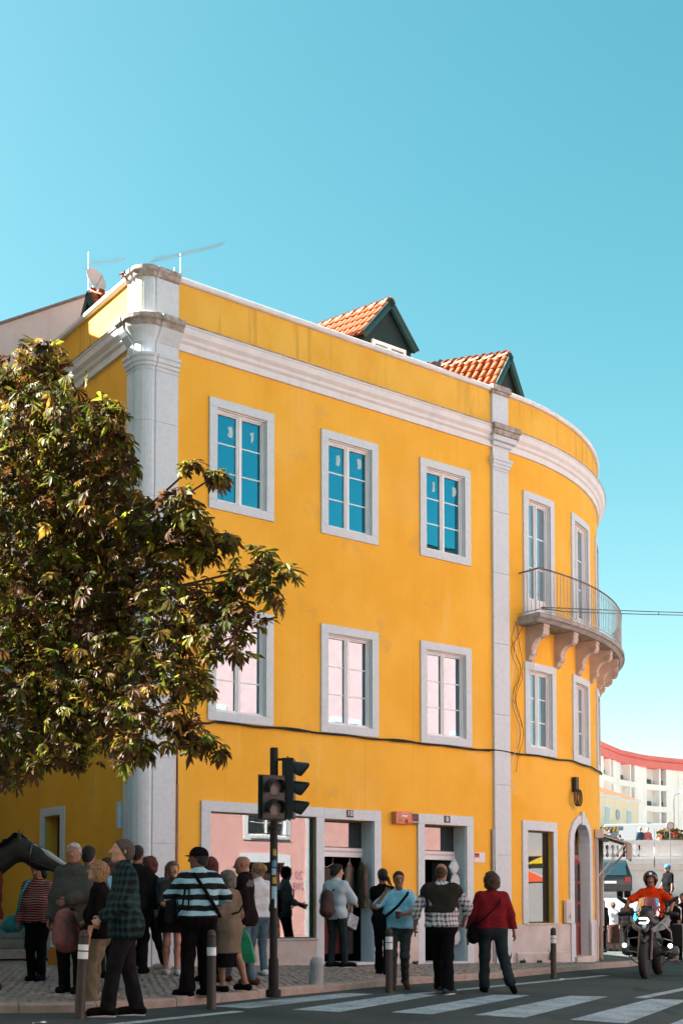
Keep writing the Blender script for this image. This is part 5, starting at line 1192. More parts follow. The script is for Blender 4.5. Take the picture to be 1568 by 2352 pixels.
for k in range(5): G().plate([(13.32 + k * .19, 63.12, 4.81), (13.42 + k * .19, 63.12, 4.81), (13.5 + k * .19, 63.12, 5.03), (13.4 + k * .19, 63.12, 5.03)], (0, -.01, 0)).build('stripe', M('stripe_yellow', (.5, .36, .03), .5, 0), hz_)
for x in (13.4, 14.1): G().lathe([(0, -.1), (.26, -.1), (.26, .1), (0, .1)], (x, 63.35, 3.52), 16, Vector((1, 0, 0))).build('wheel', TYR, hz_, True)
# ------------------------------------------------------------------ people
SKIN = {'light': M('skin_light', (.42, .225, .155), .55, .08, 12), 'tan': M('skin_tan', (.25, .12, .075), .55, .08, 12), 'dark': M('skin_deep', (.13, .06, .038), .55, .08, 12)}
def cloth(n, c, rough=.9, var=.18): return M('cloth_' + n, c, rough, var, 9, .35, 35, spec=.05)
BLKC = cloth('black', (.0055, .0053, .006)); DKG = cloth('charcoal', (.012, .0118, .0125)); JEAN = M('denim', (.055, .10, .14), .9, .0, 5, .3, 90, hue=(.10, .16, .20), spec=.1); DJEAN = cloth('dark_denim', (.02, .03, .034)); KHA = cloth('khaki', (.14, .13, .088)); BEI = cloth('beige', (.15, .115, .082)); BRN = cloth('brown_leather', (.075, .028, .018), .5)
def hairm(n, c): return layered('hair_' + n, c, [(tuple(q * .3 for q in c), (75, 75, 12), 3, .46, .6, .9, 'MIX'), (tuple(min(.8, q * 2) for q in c), (95, 95, 15), 3, .56, .68, .8, 'MIX')], .5, .3, .9, 110)
HB, HBR, HGR, HBL, HRD, HWH = hairm('black', (.012, .010, .009)), hairm('brown', (.055, .028, .016)), hairm('grey', (.16, .145, .12)), hairm('blonde', (.30, .18, .08)), hairm('auburn', (.10, .022, .012)), hairm('white', (.48, .47, .46))
EYE = M('eye_dark', (.02, .015, .012), .3, 0); LIP = M('lip', (.24, .09, .075), .6, 0)
def ik(a, t, l1, l2, pole):
    a, t, pole = (np.array(q, float) for q in (a, t, pole)); d = t - a; L = np.linalg.norm(d)
    if L > (l1 + l2) * .998: t = a + d / L * (l1 + l2) * .998; d = t - a; L = np.linalg.norm(d)
    c = (l1 * l1 + L * L - l2 * l2) / (2 * L); h = math.sqrt(max(l1 * l1 - c * c, 0)); u = d / L
    p = pole - u * (pole @ u); p = p / (np.linalg.norm(p) + 1e-9)
    return a + u * c + p * h, t
def lerp(a, b, t): return np.array(a) * (1 - t) + np.array(b) * t
def person(label, loc, yaw, H=1.75, w=1.0, belly=0., lf=(-.10, .02, 0), rf=(.10, -.02, 0), lh=(-.25, .04, .87), rh=(.25, .04, .87), lp=(-.5, -1, 0), rp=(.5, -1, 0), lk=(0, 1, 0), rk=(0, 1, 0), ltoe=(0, 1, 0), rtoe=(0, 1, 0), lean=.0, hip=.925, head=(0, 0), skin='light',
           top=None, bot=None, shoe=BLKC, sole=None, hair=('short', HBR), face=True, vest=None, hq=.016, group='people in the street', hat=None, curl=.5, beard=None, glasses=False, roll=0):
    k = H / 1.75; e = None
    hipc = np.array([0, -.02, hip]); ch = hipc + np.array([0, math.sin(lean) * .5, math.cos(lean) * .5]); w = 1 + (w - 1) * .6; sw = .158 * w
    Ls, Rs = ch + (-sw, 0, -.028), ch + (sw, 0, -.028); nk = ch + np.array([0, .005 + math.sin(lean) * .06, .065]); hc = nk + np.array([0, .02 + math.sin(lean) * .08, .150])
    legs = {}; arms = {}
    for s, hp, ft, kp, toe in (('L', hipc + (-.088 * w, 0, 0), lf, lk, ltoe), ('R', hipc + (.088 * w, 0, 0), rf, rk, rtoe)):
        an = np.array([ft[0], ft[1], ft[2] + .085]); kn, an = ik(hp, an, .425, .425, kp); t = np.array(toe, float); t /= np.linalg.norm(t); legs[s] = (hp, kn, an, an + t * .165 + np.array([0, 0, -.052]), an - t * .05 + np.array([0, 0, -.052]))
    for s, sh, hd, pl in (('L', Ls, lh, lp), ('R', Rs, rh, rp)):
        el, wr = ik(sh, hd, .285, .25, pl); arms[s] = (sh, el, wr)
    X1 = (1, 0, 0); Y1 = (0, 1, 0)
    bw = w
    torso = [seg(Ls * .9 + ch * .1 + (0, 0, .012), Rs * .9 + ch * .1 + (0, 0, .012), .052, k=.07), seg(lerp(ch, hipc, .22) + (-.085 * bw, .0, 0), lerp(ch, hipc, .22) + (.085 * bw, .0, 0), .098, k=.09), seg(lerp(ch, hipc, .6) + (-.062 * bw, .01 + belly * .4, 0), lerp(ch, hipc, .6) + (.062 * bw, .01 + belly * .4, 0), .094 + belly, k=.09), seg(hipc + (-.072 * bw, 0, -.01), hipc + (.072 * bw, 0, -.01), .104 + belly * .5, k=.09), seg(nk - (0, 0, .05), nk + (0, .01, .03), .062, .052, k=.05)]
    lg = []
    for s in 'LR':
        hp, kn, an, to, he = legs[s]; m = lerp(kn, an, .3)
        lg += [seg(hp, kn, .088 * (.6 + .4 * bw), .056, k=.05), seg(kn, m - np.array([0, .012, 0]), .054, .056, k=.04), seg(m - np.array([0, .012, 0]), an, .056, .036, k=.04), seg(an, to, .038, .03, k=.03), seg(an, he, .036, .034, k=.03)]
    ar = []
    for s in 'LR':
        sh, el, wr = arms[s]; d = (wr - el) / np.linalg.norm(wr - el)
        ar += [seg(sh, el, .052 * (.5 + .5 * bw), .041, k=.04), seg(el, wr, .040, .026, k=.03), seg(wr, wr + d * .075, .026, .034, ((1, 0, 0) if abs(d[0]) < .7 else (0, 1, 0), .62), k=.02)]
    sc_ = lambda ps, q: [(a, b, ra * q, rb * q, fl, kk) for a, b, ra, rb, fl, kk in ps]
    st_ = top.get('sleeve', 1.) if top else 0; st_ = min(st_) if isinstance(st_, tuple) else st_
    ar_ = []
    for i_, p_ in enumerate(ar): ar_ += sc_([p_], .82 if (i_ % 3 == 0 and st_ > .48) or (i_ % 3 == 1 and st_ > .9) else 1)
    lg_ = sc_(lg[:3], .62) + lg[3:5] + sc_(lg[5:8], .62) + lg[8:] if bot and bot.get('kind', 'trousers') == 'trousers' else lg
    prims = sc_(torso[:4], .88) + torso[4:] + lg_ + ar_
    hy, hpch = math.radians(head[0]), math.radians(head[1])
    f = np.array([-math.sin(hy) * math.cos(hpch), math.cos(hy) * math.cos(hpch), math.sin(hpch)]); r = np.array([math.cos(hy), math.sin(hy), 0]); u = np.cross(r, f)
    hp_ = lambda x, y, z: hc + r * x + f * y + u * z
    hd = [seg(hp_(0, -.018, .028), hp_(0, .012, .030), .086, fl=(r, .84), k=.03), seg(hp_(0, .036, -.02), hp_(0, .046, -.085), .058, .040, fl=(r, .95), k=.05), seg(hp_(-.02, .03, -.075), hp_(.02, .03, -.075), .042, k=.03), seg(hp_(0, .090, .010), hp_(0, .121, -.030), .012, .0175, k=.018), seg(hp_(-.012, .072, -.098), hp_(.012, .072, -.098), .022, k=.03), seg(hp_(-.045, .052, -.015), hp_(-.03, .066, -.03), .022, k=.03), seg(hp_(.045, .052, -.015), hp_(.03, .066, -.03), .022, k=.03), seg(hp_(-.03, .076, .022), hp_(.03, .076, .022), .013, k=.025), seg(nk - (0, 0, .02), hp_(0, -.02, -.06), .056, .054, k=.03), seg(hp_(-.02, .082, -.06), hp_(.02, .082, -.06), .012, k=.02)]
    for sx in (-1, 1): hd.append(seg(hp_(sx * .077, -.012, .008), hp_(sx * .079, -.012, -.025), .020, .014, fl=(r, .45), k=.01))
    S = lambda ps: [(a * k, b * k, ra * k, rb * k, fl, kk * k) for a, b, ra, rb, fl, kk in ps]
    lo, hi = bounds(S(prims), 2 * hq); V, F = surface_nets(lambda P: sdf_prims(P, S(prims)), lo, hi, hq)
    lo, hi = bounds(S(hd), .03); V2, F2 = surface_nets(lambda P: sdf_prims(P, S(hd)), lo, hi, min(hq, .0115)); Fs = [F, F2 + len(V)]; Vs = [V, V2]
    g = G()
    for s in 'LR':
        sh, el, wr = arms[s]; d = (wr - el) / np.linalg.norm(wr - el); inw = np.array([1., 0, 0]) if s == 'L' else np.array([-1., 0, 0]); side = np.cross(d, inw); ns = np.linalg.norm(side)
        if ns < .2: inw = np.array([0, 0, -1.]); side = np.cross(d, inw); ns = np.linalg.norm(side)
        side = side / ns; nrm = np.cross(side, d); nrm *= 1 if nrm @ inw > 0 else -1
        if side @ np.array([0, 1, .2]) < 0: side = -side
        pe = wr + d * .07; cu = curl
        for q, (off, ln) in enumerate(((.030, .062), (.011, .072), (-.009, .067), (-.028, .052))):
            b0 = pe + side * off; a1 = d * math.cos(cu * .6) + nrm * math.sin(cu * .6); a2 = d * math.cos(cu * 1.7) + nrm * math.sin(cu * 1.7)
            g.tube([b0 * k, (b0 + a1 * ln * .5) * k, (b0 + a1 * ln * .5 + a2 * ln * .5) * k], [.0098 * k, .0088 * k, .0065 * k], 6)
        b0 = wr + d * .022 + side * .026; a1 = (d * .6 + side * .62 + nrm * .4); a1 /= np.linalg.norm(a1); g.tube([b0 * k, (b0 + a1 * .034) * k, (b0 + a1 * .034 + (d * .8 + nrm * .5) * .03) * k], [.0115 * k, .010 * k, .0075 * k], 6)
    n = sum(len(v) for v in Vs); Vall = np.concatenate(Vs + [np.array([tuple(v) for v in g.v])])
    faces = [tuple(q) for fa in Fs for q in fa] + [tuple(i + n for i in q) for q in g.f]
    e = link('person', mesh('person', Vall, faces, SKIN[skin], True)); e.location = loc; e.rotation_euler = (roll, 0, math.radians(yaw)); tag(e, label, 'person', group)
    sd_ = int(abs(loc[0] * 71 + loc[1] * 13)) % 9999
    def sleeve(s, t, gr):
        sh, el, wr = arms[s]; out = []
        if t <= 0: return out
        if t <= .5: out.append(seg(sh, lerp(sh, el, t / .5), .052 * (.5 + .5 * bw) + gr, .052 + gr, k=.04))
        else: out += [seg(sh, el, .052 * (.5 + .5 * bw) + gr, .048 + gr, k=.04), seg(el, lerp(el, wr, (t - .5) / .5), .047 + gr, .038 + gr, k=.03)]
        return out
    if bot:
        kind = bot.get('kind', 'trousers'); gr = bot.get('grow', .014); wz = bot.get('waist', min(.99, (top.get('hem', .92) + .03) if top and top.get('hem', .92) > .7 else .99)); bp = []
        bp += [seg(hipc + (-.072 * bw, 0, -.01), hipc + (.072 * bw, 0, -.01), .106 + gr + belly * .5, k=.06), seg(lerp(hipc, ch, .2) + (-.06 * bw, belly * .3, 0), lerp(hipc, ch, .2) + (.06 * bw, belly * .3, 0), .098 + gr + belly * .8, k=.08)]
        end = bot.get('end', .062)
        if kind == 'trousers':
            fla = bot.get('flare', .0)
            for s in 'LR':
                hp, kn, an, to, he = legs[s]
                bp += [seg(hp, kn, .085 * (.6 + .4 * bw) + gr, .057 + gr, k=.04), seg(kn, an + np.array([0, 0, -.02]), .055 + gr, .046 + gr + fla, k=.04)]
            if end > .1:
                bp2 = []
                for s in 'LR':
                    hp, kn, an, to, he = legs[s]; t = min(1, max(0, (kn[2] - end) / (kn[2] - an[2]))); bp2.append((s, t))
        else:
            zb = bot['hem']; wd = bot.get('wide', .2); kl_, kr_ = legs['L'][1], legs['R'][1]; cy = (kl_[1] + kr_[1]) / 2 * .5
            bp += [seg(hipc + (-.06 * bw, 0, -.05), np.array([-.06 - wd * .2, cy, zb]), .125 + gr, wd * .72, k=.09), seg(hipc + (.06 * bw, 0, -.05), np.array([.06 + wd * .2, cy, zb]), .125 + gr, wd * .72, k=.09)]
            end = zb
        blob('trousers' if kind == 'trousers' else 'skirt', S(bp), bot['m'], hq, e, noise=.006 * k * bot.get('fold', 1), nf=24, seedn=sd_, cut=lambda P, d: np.maximum(np.maximum(d, P[:, 2] - wz * k), end * k - P[:, 2]))
    if top:
        gr = top.get('grow', .012); hem = top.get('hem', .92); bg_ = max(gr, (bot.get('grow', .014) if bot else 0) + .016); tp = [(a, b, ra + q_, rb + q_, fl, kk) for (a, b, ra, rb, fl, kk), q_ in zip(torso[:4], (gr, gr, bg_, bg_))]
        tp.append(seg(nk - (0, 0, .06), nk - (0, 0, top.get('collar', .01)), .07 + gr, .058 + gr, k=.05))
        if hem < hipc[2] - .12:
            wd = top.get('wide', .0); tp += [seg(hipc + (-.06 * bw, 0, 0), np.array([-.075 * bw, .0, hem]), .118 + gr, .12 + gr + wd, k=.09), seg(hipc + (.06 * bw, 0, 0), np.array([.075 * bw, .0, hem]), .118 + gr, .12 + gr + wd, k=.09)]
        sl = top.get('sleeve', 1.)
        sl = sl if isinstance(sl, tuple) else (sl, sl)
        tp += sleeve('L', sl[0], gr) + sleeve('R', sl[1], gr); ct = top.get('neck', None)
        def cutf(P, d):
            d = np.maximum(d, hem * k - P[:, 2])
            if ct: d = np.maximum(d, -(np.linalg.norm((P - (nk + np.array([0, ct[0], ct[1]])) * k) / np.array([1, 1, 1]), axis=1) - ct[2] * k))
            return d
        blob(top.get('name', 'shirt'), S(tp), top['m'], hq, e, noise=.006 * k * top.get('fold', 1), nf=22, seedn=sd_ + 1, cut=cutf)
    if vest:
        gr = vest.get('grow', .026); vp = [(a, b, ra + gr, rb + gr, fl, kk) for a, b, ra, rb, fl, kk in torso[:4]] + sleeve('L', vest.get('sleeve', .0), gr) + sleeve('R', vest.get('sleeve', .0), gr); vz = vest.get('hem', 1.05); ys = vest.get('back', None)
        blob(vest.get('name', 'vest'), S(vp), vest['m'], hq, e, noise=.007 * k, nf=18, seedn=sd_ + 2, cut=lambda P, d: np.maximum(np.maximum(d, vz * k - P[:, 2]), (P[:, 1] - ys * k) if ys is not None else -9.))
    if shoe is not None:
        for s in 'LR':
            hp, kn, an, to, he = legs[s]
            so = blob('shoe', S([seg(he + (0, 0, .012), to + (0, 0, .012), .044, .040, k=.03), seg(an - (0, 0, .005), he + (0, 0, .012), .046, .042, k=.04), seg(lerp(an, to, .4) + (0, 0, .0), to, .042, .036, k=.03)]), shoe, min(hq, .014), e, cut=(lambda P, d, a=an, tt=to: np.maximum(d, P[:, 2] - (a[2] + .01) * k)))
            if sole is not None:
                z0 = min(he[2], to[2]) - .034
                blob('sole', S([seg(he + (0, 0, -.004), to + (0, 0, -.004), .047, .043, k=.02)]), sole, min(hq, .012), so, cut=lambda P, d, zz=he[2]: np.maximum(d, P[:, 2] - (zz - .016) * k))
    # hair and face
    hs, hm_ = hair
    hloc = lambda P: ((P / k - hc) @ np.stack([r, f, u], 1).astype(np.float32))
    if hs != 'none':
        cran = [seg(hp_(0, -.020, .030), hp_(0, .010, .032), .088, fl=(r, .86), k=.03)]
        if hs in ('short', 'sides', 'thick'):
            gr = {'short': .010, 'sides': .006, 'thick': .015}[hs]; cran.append(seg(hp_(0, -.045, -.02), hp_(0, -.05, -.05), .06, .05, k=.04))
            def hcut(P, d):
                q = hloc(P); line = np.where(q[:, 1] > .0, -.035 + 1.3 * q[:, 1], np.where(q[:, 1] > -.03, -.035 + (q[:, 1]) * 1.6, -.085)); line = np.minimum(line, .08)
                d = np.maximum(d, (line - q[:, 2]) * k)
                if hs == 'sides': d = np.maximum(d, (q[:, 2] - (.055 - .5 * (q[:, 1] + .09))) * k)
                return d
        else:
            gr = {'bob': .015, 'long': .016, 'pony': .010, 'curly': .024, 'bun': .014}[hs]
            if hs in ('bob', 'long', 'curly'):
                zl = {'bob': -.10, 'long': -.30, 'curly': -.07}[hs]
                cran += [seg(hp_(sx * .055, -.03, .0), hp_(sx * .068, -.035, zl), .045, .030 if hs != 'long' else .028, k=.05) for sx in (-1, 1)] + [seg(hp_(0, -.06, .0), hp_(0, -.065, zl - .01), .055, .04, k=.05)]
            else: cran.append(seg(hp_(0, -.05, -.01), hp_(0, -.05, -.05), .055, .04, k=.04))
            if hs == 'pony': cran += [seg(hp_(0, -.10, .0), hp_(.05, -.14, -.06), .022, .026, k=.02), seg(hp_(.05, -.14, -.06), hp_(.11, -.14, -.16), .026, .006, k=.02)]
            if hs == 'bun': cran += [seg(hp_(.0, -.10, .03), hp_(0, -.105, .02), .05, k=.02)]
            def hcut(P, d):
                q = hloc(P); fc = np.maximum(np.maximum(.015 - q[:, 1], q[:, 2] - .062), np.abs(q[:, 0]) - .066); return np.maximum(d, -fc * k)
        blob('hair', S(cran), hm_, min(hq, .012), e, grow=gr * k, cut=hcut, noise=(.008 if hs in ('curly', 'thick') else .004) * k, nf=60, seedn=sd_ + 3)
    if face:
        for sx in (-1, 1):
            c = hp_(sx * .031, .0915, .006) * k; o = G().lathe([(0, -.005), (.009, -.003), (.0115, 0), (.009, .003), (0, .005)], c, 8, Vector(f)).build('eye', EYE, e, True, local=True)
            G().tube([hp_(sx * .014, .097, .028) * k, hp_(sx * .034, .094, .033) * k, hp_(sx * .05, .081, .027) * k], .0045 * k, 5).build('eyebrow', hm_ if hs != 'none' else HBR, e, local=True)
        G().tube([hp_(-.024, .091, -.060) * k, hp_(0, .101, -.058) * k, hp_(.024, .091, -.060) * k], [.004 * k, .007 * k, .004 * k], 5).build('mouth', LIP, e, local=True)
        if glasses:
            gg = G()
            for sx in (-1, 1):
                gg.tube([hp_(sx * .033 + .026 * math.cos(a), .106, .006 + .018 * math.sin(a)) * k for a in [j * .7 for j in range(10)]], .0035 * k, 4); gg.tube([hp_(sx * .06, .10, .01) * k, hp_(sx * .08, -.01, .012) * k], .003 * k, 4)
            gg.tube([hp_(-.01, .112, .01) * k, hp_(.01, .112, .01) * k], .003 * k, 4); gg.build('glasses', BLK, e, local=True)
    if beard is not None:
        blob('beard', S([seg(hp_(0, .040, -.055), hp_(0, .048, -.088), .062, .046, k=.03), seg(hp_(-.03, .07, -.04), hp_(.03, .07, -.04), .022, k=.02)]), beard, .010, e, noise=.003, nf=80, cut=lambda P, d: np.maximum(np.maximum(d, (hloc(P)[:, 2] + .034) * k), (.02 - hloc(P)[:, 1]) * k))
    if hat:
        kind, hm2 = hat
        if kind == 'cap':
            blob('cap', S([seg(hp_(0, -.020, .036), hp_(0, .012, .038), .092, fl=(r, .88), k=.03)]), hm2, .012, e, grow=.012 * k, cut=lambda P, d: np.maximum(d, (.028 - hloc(P)[:, 2]) * k))
            o = blob('cap_brim', S([seg(hp_(-.035, .09, .036), hp_(.035, .09, .036), .04, k=.02), seg(hp_(-.02, .125, .028), hp_(.02, .125, .028), .045, k=.03)]), hm2, .011, e, cut=lambda P, d: np.maximum(d, np.abs(hloc(P)[:, 2] - .034 + .12 * (hloc(P)[:, 1] - .09)) * k - .006))
        elif kind == 'helmet':
            o = blob('helmet', S([seg(hp_(0, -.02, .03), hp_(0, .005, .03), .125, k=.03), seg(hp_(0, -.03, -.02), hp_(0, -.03, -.06), .118, .10, k=.05)]), hm2, .011, e, cut=lambda P, d: np.maximum(d, -np.maximum(np.maximum(.0 - hloc(P)[:, 1], hloc(P)[:, 2] - .055), np.abs(hloc(P)[:, 0]) - .078) * k))
            G().lathe([(0, 0), (.028, 0), (.028, .006), (0, .006)], hp_(0.0, .108, .105) * k, 16, Vector(f * .8 + u * .6)).build('badge', WHT, o, True, local=True)
    return e, dict(k=k, arms=arms, ch=ch, hip=hipc, nk=nk, hc=hc)
def W(e, p):
    return e.location + Matrix.Rotation(e.rotation_euler.z, 3, 'Z') @ Vector(p)
def bag(name, label, cat, e, prims, mat, strap=None, smat=None, h=.014, noise=.004, group=None, extra=None):
    """a bag worn or held by person e, in that person's local frame"""
    b = empty(name, e.location, e.rotation_euler.z, label, cat, group)
    o = blob('bag_body', prims, mat, h, b, noise=noise, nf=30, seedn=3)
    for s in strap or []:
        pts, wdt = s
        g = G(); P = [Vector(p) for p in pts]
        for i in range(len(P) - 1):
            pass
        g.tube(P, wdt, 6); g.build('strap', smat or mat, b, True, local=True)
    return b
pz = lambda x, y: float(gz(x, y)); rz_ = lambda x, y: float(gz(x, y)) - KERB
PL_ = lambda x, y, road_=False: (x, y, rz_(x, y) if road_ else pz(x, y))
WSOLE = M('sole_white', (.50, .54, .55), .6, .05)
# 1 man in the dark check shirt
PLAID = Mpat('dark_check', 'plaid', ((.004, .005, .006), (.014, .045, .05)), 14, 13, duty=.45)
e, J = person('grey haired man in dark green check overshirt at the kerb, looking left', PL_(-2.17, 12.34, True), 106, 1.76, 1.12, .035, lf=(-.1, .17, 0), rf=(.1, -.14, 0), lh=(-.22, .24, .98), rh=(.22, .2, .95), lean=.03, head=(4, 8), skin='light', top=dict(m=PLAID, sleeve=.93, hem=.78, grow=.03, name='overshirt', fold=1.3), bot=dict(m=DKG, grow=.02, flare=.012), shoe=BLKC, sole=WSOLE, hair=('short', hairm('grey_brown', (.075, .065, .052))), hq=.014, curl=1.2)
# 2 blonde woman
e, J = person('blonde woman in black top and khaki trousers beside the check shirt man', PL_(-2.57, 13.04, True), 88, 1.55, 1.05, .03, lf=(-.09, .06, 0), rf=(.09, .1, 0), lh=(-.27, .05, .86), rh=(.2, .26, 1.0), head=(8, 14), skin='light', top=dict(m=BLKC, sleeve=.68, hem=.84, grow=.016), bot=dict(m=KHA, grow=.026, flare=.015, fold=1.8), shoe=BLKC, hair=('bob', HBL), hq=.014, glasses=True)
FLO = M('floral_print', (.30, .03, .022), .6, .0, 26, .1, 60, hue=(.012, .06, .065), detail=2)
bag('floral_backpack', 'red and teal floral backpack carried in front of the blonde woman', 'backpack', e, [seg((-.03, .33, .72), (-.03, .34, .95), .13, .11, k=.04), seg((.05, .33, .72), (.05, .34, .95), .13, .11, k=.04), seg((.0, .42, .74), (.0, .42, .84), .07, k=.03)], FLO, [([(-.03, .3, .98), (-.04, .28, 1.05), (.03, .27, 1.05), (.04, .3, .98)], .012)], BLKC)
bag('wrist_watch', 'silver wrist watch on the blonde woman', 'watch', e, [seg((-.275 * .89, .05, .80), (-.275 * .89, .056, .80), .024, k=.02)], RIM, h=.01, noise=0)
# 3 striped polo man
STRP = Mpat('wide_stripe', 'h', ((.008, .008, .010), (.28, .50, .57)), 1, 8.3, off=.18, duty=.48)
e, J = person('man in black cap and wide black and pale blue striped polo seen from behind', PL_(-1.61, 13.88), 14, 1.66, 1.18, .035, lf=(-.13, .02, 0), rf=(.13, .04, 0), lh=(-.22, .30, 1.12), rh=(.25, .30, 1.10), lp=(-1, -.6, -.3), rp=(1, -.6, -.3), head=(62, 2), skin='dark', top=dict(m=STRP, sleeve=.78, hem=.93, grow=.028), bot=dict(m=BLKC, grow=.024, flare=.03, fold=1.4), shoe=BLKC, sole=WSOLE, hair=('short', HB), hat=('cap', BLKC), hq=.014, glasses=True, ltoe=(-.7, .7, 0), rtoe=(-.5, .8, 0))
bag('shoulder_bag', 'black camera bag with crossing straps on the striped polo man', 'bag', e, [seg((-.30, .06, .86), (-.30, .06, 1.06), .07, .06, k=.04)], DKG, [([(-.2, .0, 1.36), (-.17, -.155, 1.2), (-.2, -.16, 1.0), (-.28, .0, .9)], .012), ([(-.07, -.1, 1.39), (.05, -.168, 1.2), (.17, -.165, 1.0), (.24, -.05, .9)], .020), ([(-.2, .05, 1.37), (-.12, -.14, 1.24), (-.13, -.165, 1.0)], .010)], BLKC)
# 4 red striped woman with teal bag
RST_ = Mpat('thin_red_stripe', 'h', ((.16, .012, .012), (.38, .26, .23)), 1, 34, duty=.3)
e, J = person('woman in thin red and white striped top with dark trousers left of the old man', PL_(-3.85, 15.63), 172, 1.50, 1.15, .04, lf=(-.08, .03, 0), rf=(.08, -.02, 0), head=(-10, -14), skin='tan', top=dict(m=RST_, sleeve=.97, hem=.86, grow=.02), bot=dict(m=BLKC, grow=.02), hair=('bob', HB), rh=(.28, .06, .86), lh=(-.26, .04, .86), hq=.016)
TEAL = M('teal_nylon', (.012, .20, .23), .6, .2, 14, .2, 40)
bag('teal_shoulder_bag', 'bright teal shoulder bag of the red striped woman', 'bag', e, [seg((.27, -.02, .70), (.40, -.02, .68), .085, .08, k=.06), seg((.29, -.02, .78), (.38, -.02, .77), .06, k=.05)], TEAL, [([(.26, .05, .8), (.16, .15, 1.1), (.1, .09, 1.25), (.07, -.02, 1.28)], .018)], TEAL)
# 5 old man with crossed arms
e, J = person('white haired man in grey green jacket standing behind the blonde woman', PL_(-3.02, 13.9), 168, 1.68, 1.12, .05, lf=(-.1, .03, 0), rf=(.11, -.03, 0), lh=(-.05, .27, 1.08), rh=(.27, .06, .87), lp=(-1, -.3, -.5), rp=(.6, -1, 0), head=(12, 2), skin='tan', top=dict(m=cloth('grey_green', (.055, .058, .052)), sleeve=.95, hem=.80, grow=.03, name='jacket', fold=1.4), bot=dict(m=BLKC, grow=.024), shoe=BLKC, hair=('short', HWH), hq=.016)
# 6,7 people behind
person('dark haired man in grey shirt partly hidden behind the old man', PL_(-3.12, 15.2), 20, 1.70, 1.0, lh=(-.22, .1, .9), rh=(.22, .1, .9), head=(-30, 0), skin='tan', top=dict(m=cloth('slate', (.09, .11, .11)), sleeve=.5, hem=.9), bot=dict(m=DKG), hair=('short', HB), hq=.02)
person('person with dark hair and sky blue collar behind the blonde woman', PL_(-3.15, 16.6), 60, 1.60, 1.0, head=(20, 0), skin='light', top=dict(m=cloth('sky_blue', (.14, .36, .46)), sleeve=.5, hem=.9), bot=dict(m=DKG), hair=('bob', HBR), hq=.02)
person('person with dark cropped hair behind the check shirt man', PL_(-2.92, 17.6), -10, 1.82, 1.0, head=(0, 0), skin='tan', top=dict(m=DKG, sleeve=1., hem=.88), bot=dict(m=DKG), hair=('short', HB), hq=.02)
# 8 woman with backpack
e, J = person('woman with short auburn hair and blue grey backpack by the corner pilaster', PL_(-2.86, 18.3), 75, 1.68, 1.05, lf=(-.09, .12, 0), rf=(.09, -.25, .0), head=(10, -4), skin='light', top=dict(m=BLKC, sleeve=.95, hem=.86, grow=.02, name='jacket'), bot=dict(m=BLKC, grow=.014), shoe=M('shoe_pale', (.46, .46, .46), .6, .1), hair=('curly', HRD), hq=.017)
bag('blue_grey_backpack', 'blue grey backpack on the woman with auburn hair', 'backpack', e, [seg((0, -.23, .92), (0, -.22, 1.28), .13, .11, k=.06), seg((0, -.32, .95), (0, -.3, 1.12), .09, .08, k=.05)], cloth('backpack_blue', (.045, .085, .11)), [([(sx * .09, -.14, 1.33), (sx * .12, .0, 1.42), (sx * .12, .12, 1.28), (sx * .1, .1, 1.05)], .016) for sx in (-1, 1)], BLKC)
# 10 girl in dark dress
e, J = person('long haired girl in short dark dress and white sneakers by the pilaster', PL_(-2.40, 17.5), 200, 1.60, .92, lf=(-.07, .03, 0), rf=(.07, -.12, 0), lh=(-.12, .26, 1.1), rh=(.1, .26, 1.05), head=(15, -4), skin='light', top=dict(m=cloth('dress_grey', (.03, .034, .036)), sleeve=.5, hem=.9, grow=.012), bot=dict(m=BLKC, kind='skirt', hem=.66, wide=.2, waist=1.05), shoe=M('sneaker_white', (.52, .60, .64), .5, .05), hair=('long', hairm('light_brown', (.17, .10, .055))), hq=.016)
bag('teal_handbag', 'small dark teal handbag held by the long haired girl', 'bag', e, [seg((-.13, .28, .86), (.05, .28, .86), .07, k=.04)], cloth('dark_teal', (.012, .055, .06)), [([(-.12, .28, .92), (-.03, .27, 1.08), (.05, .28, .92)], .008)], BLKC)
# 11 old lady in beige coat
e, J = person('grey haired lady in beige coat and black skirt beside the striped polo man', PL_(-1.36, 14.75), 62, 1.44, 1.12, .03, lf=(-.09, .02, 0), rf=(.09, -.26, .02), lh=(-.22, .16, .95), rh=(.22, .14, .95), head=(15, -8), skin='tan', top=dict(m=BEI, sleeve=.95, hem=.56, grow=.026, wide=.02, name='coat', fold=1.5), bot=dict(m=BLKC, kind='skirt', hem=.36, wide=.17), shoe=BLKC, hair=('bob', HGR), face=False, hq=.015)
bag('strap_bag', 'black shoulder bag with long strap across the beige coat lady', 'bag', e, [seg((-.24, .08, .72), (-.24, .12, .85), .06, k=.04)], BLKC, [([(-.22, .1, .85), (-.05, -.19, .95), (.12, -.2, 1.12), (.17, -.05, 1.2), (.1, .1, 1.1)], .012)], BLKC)
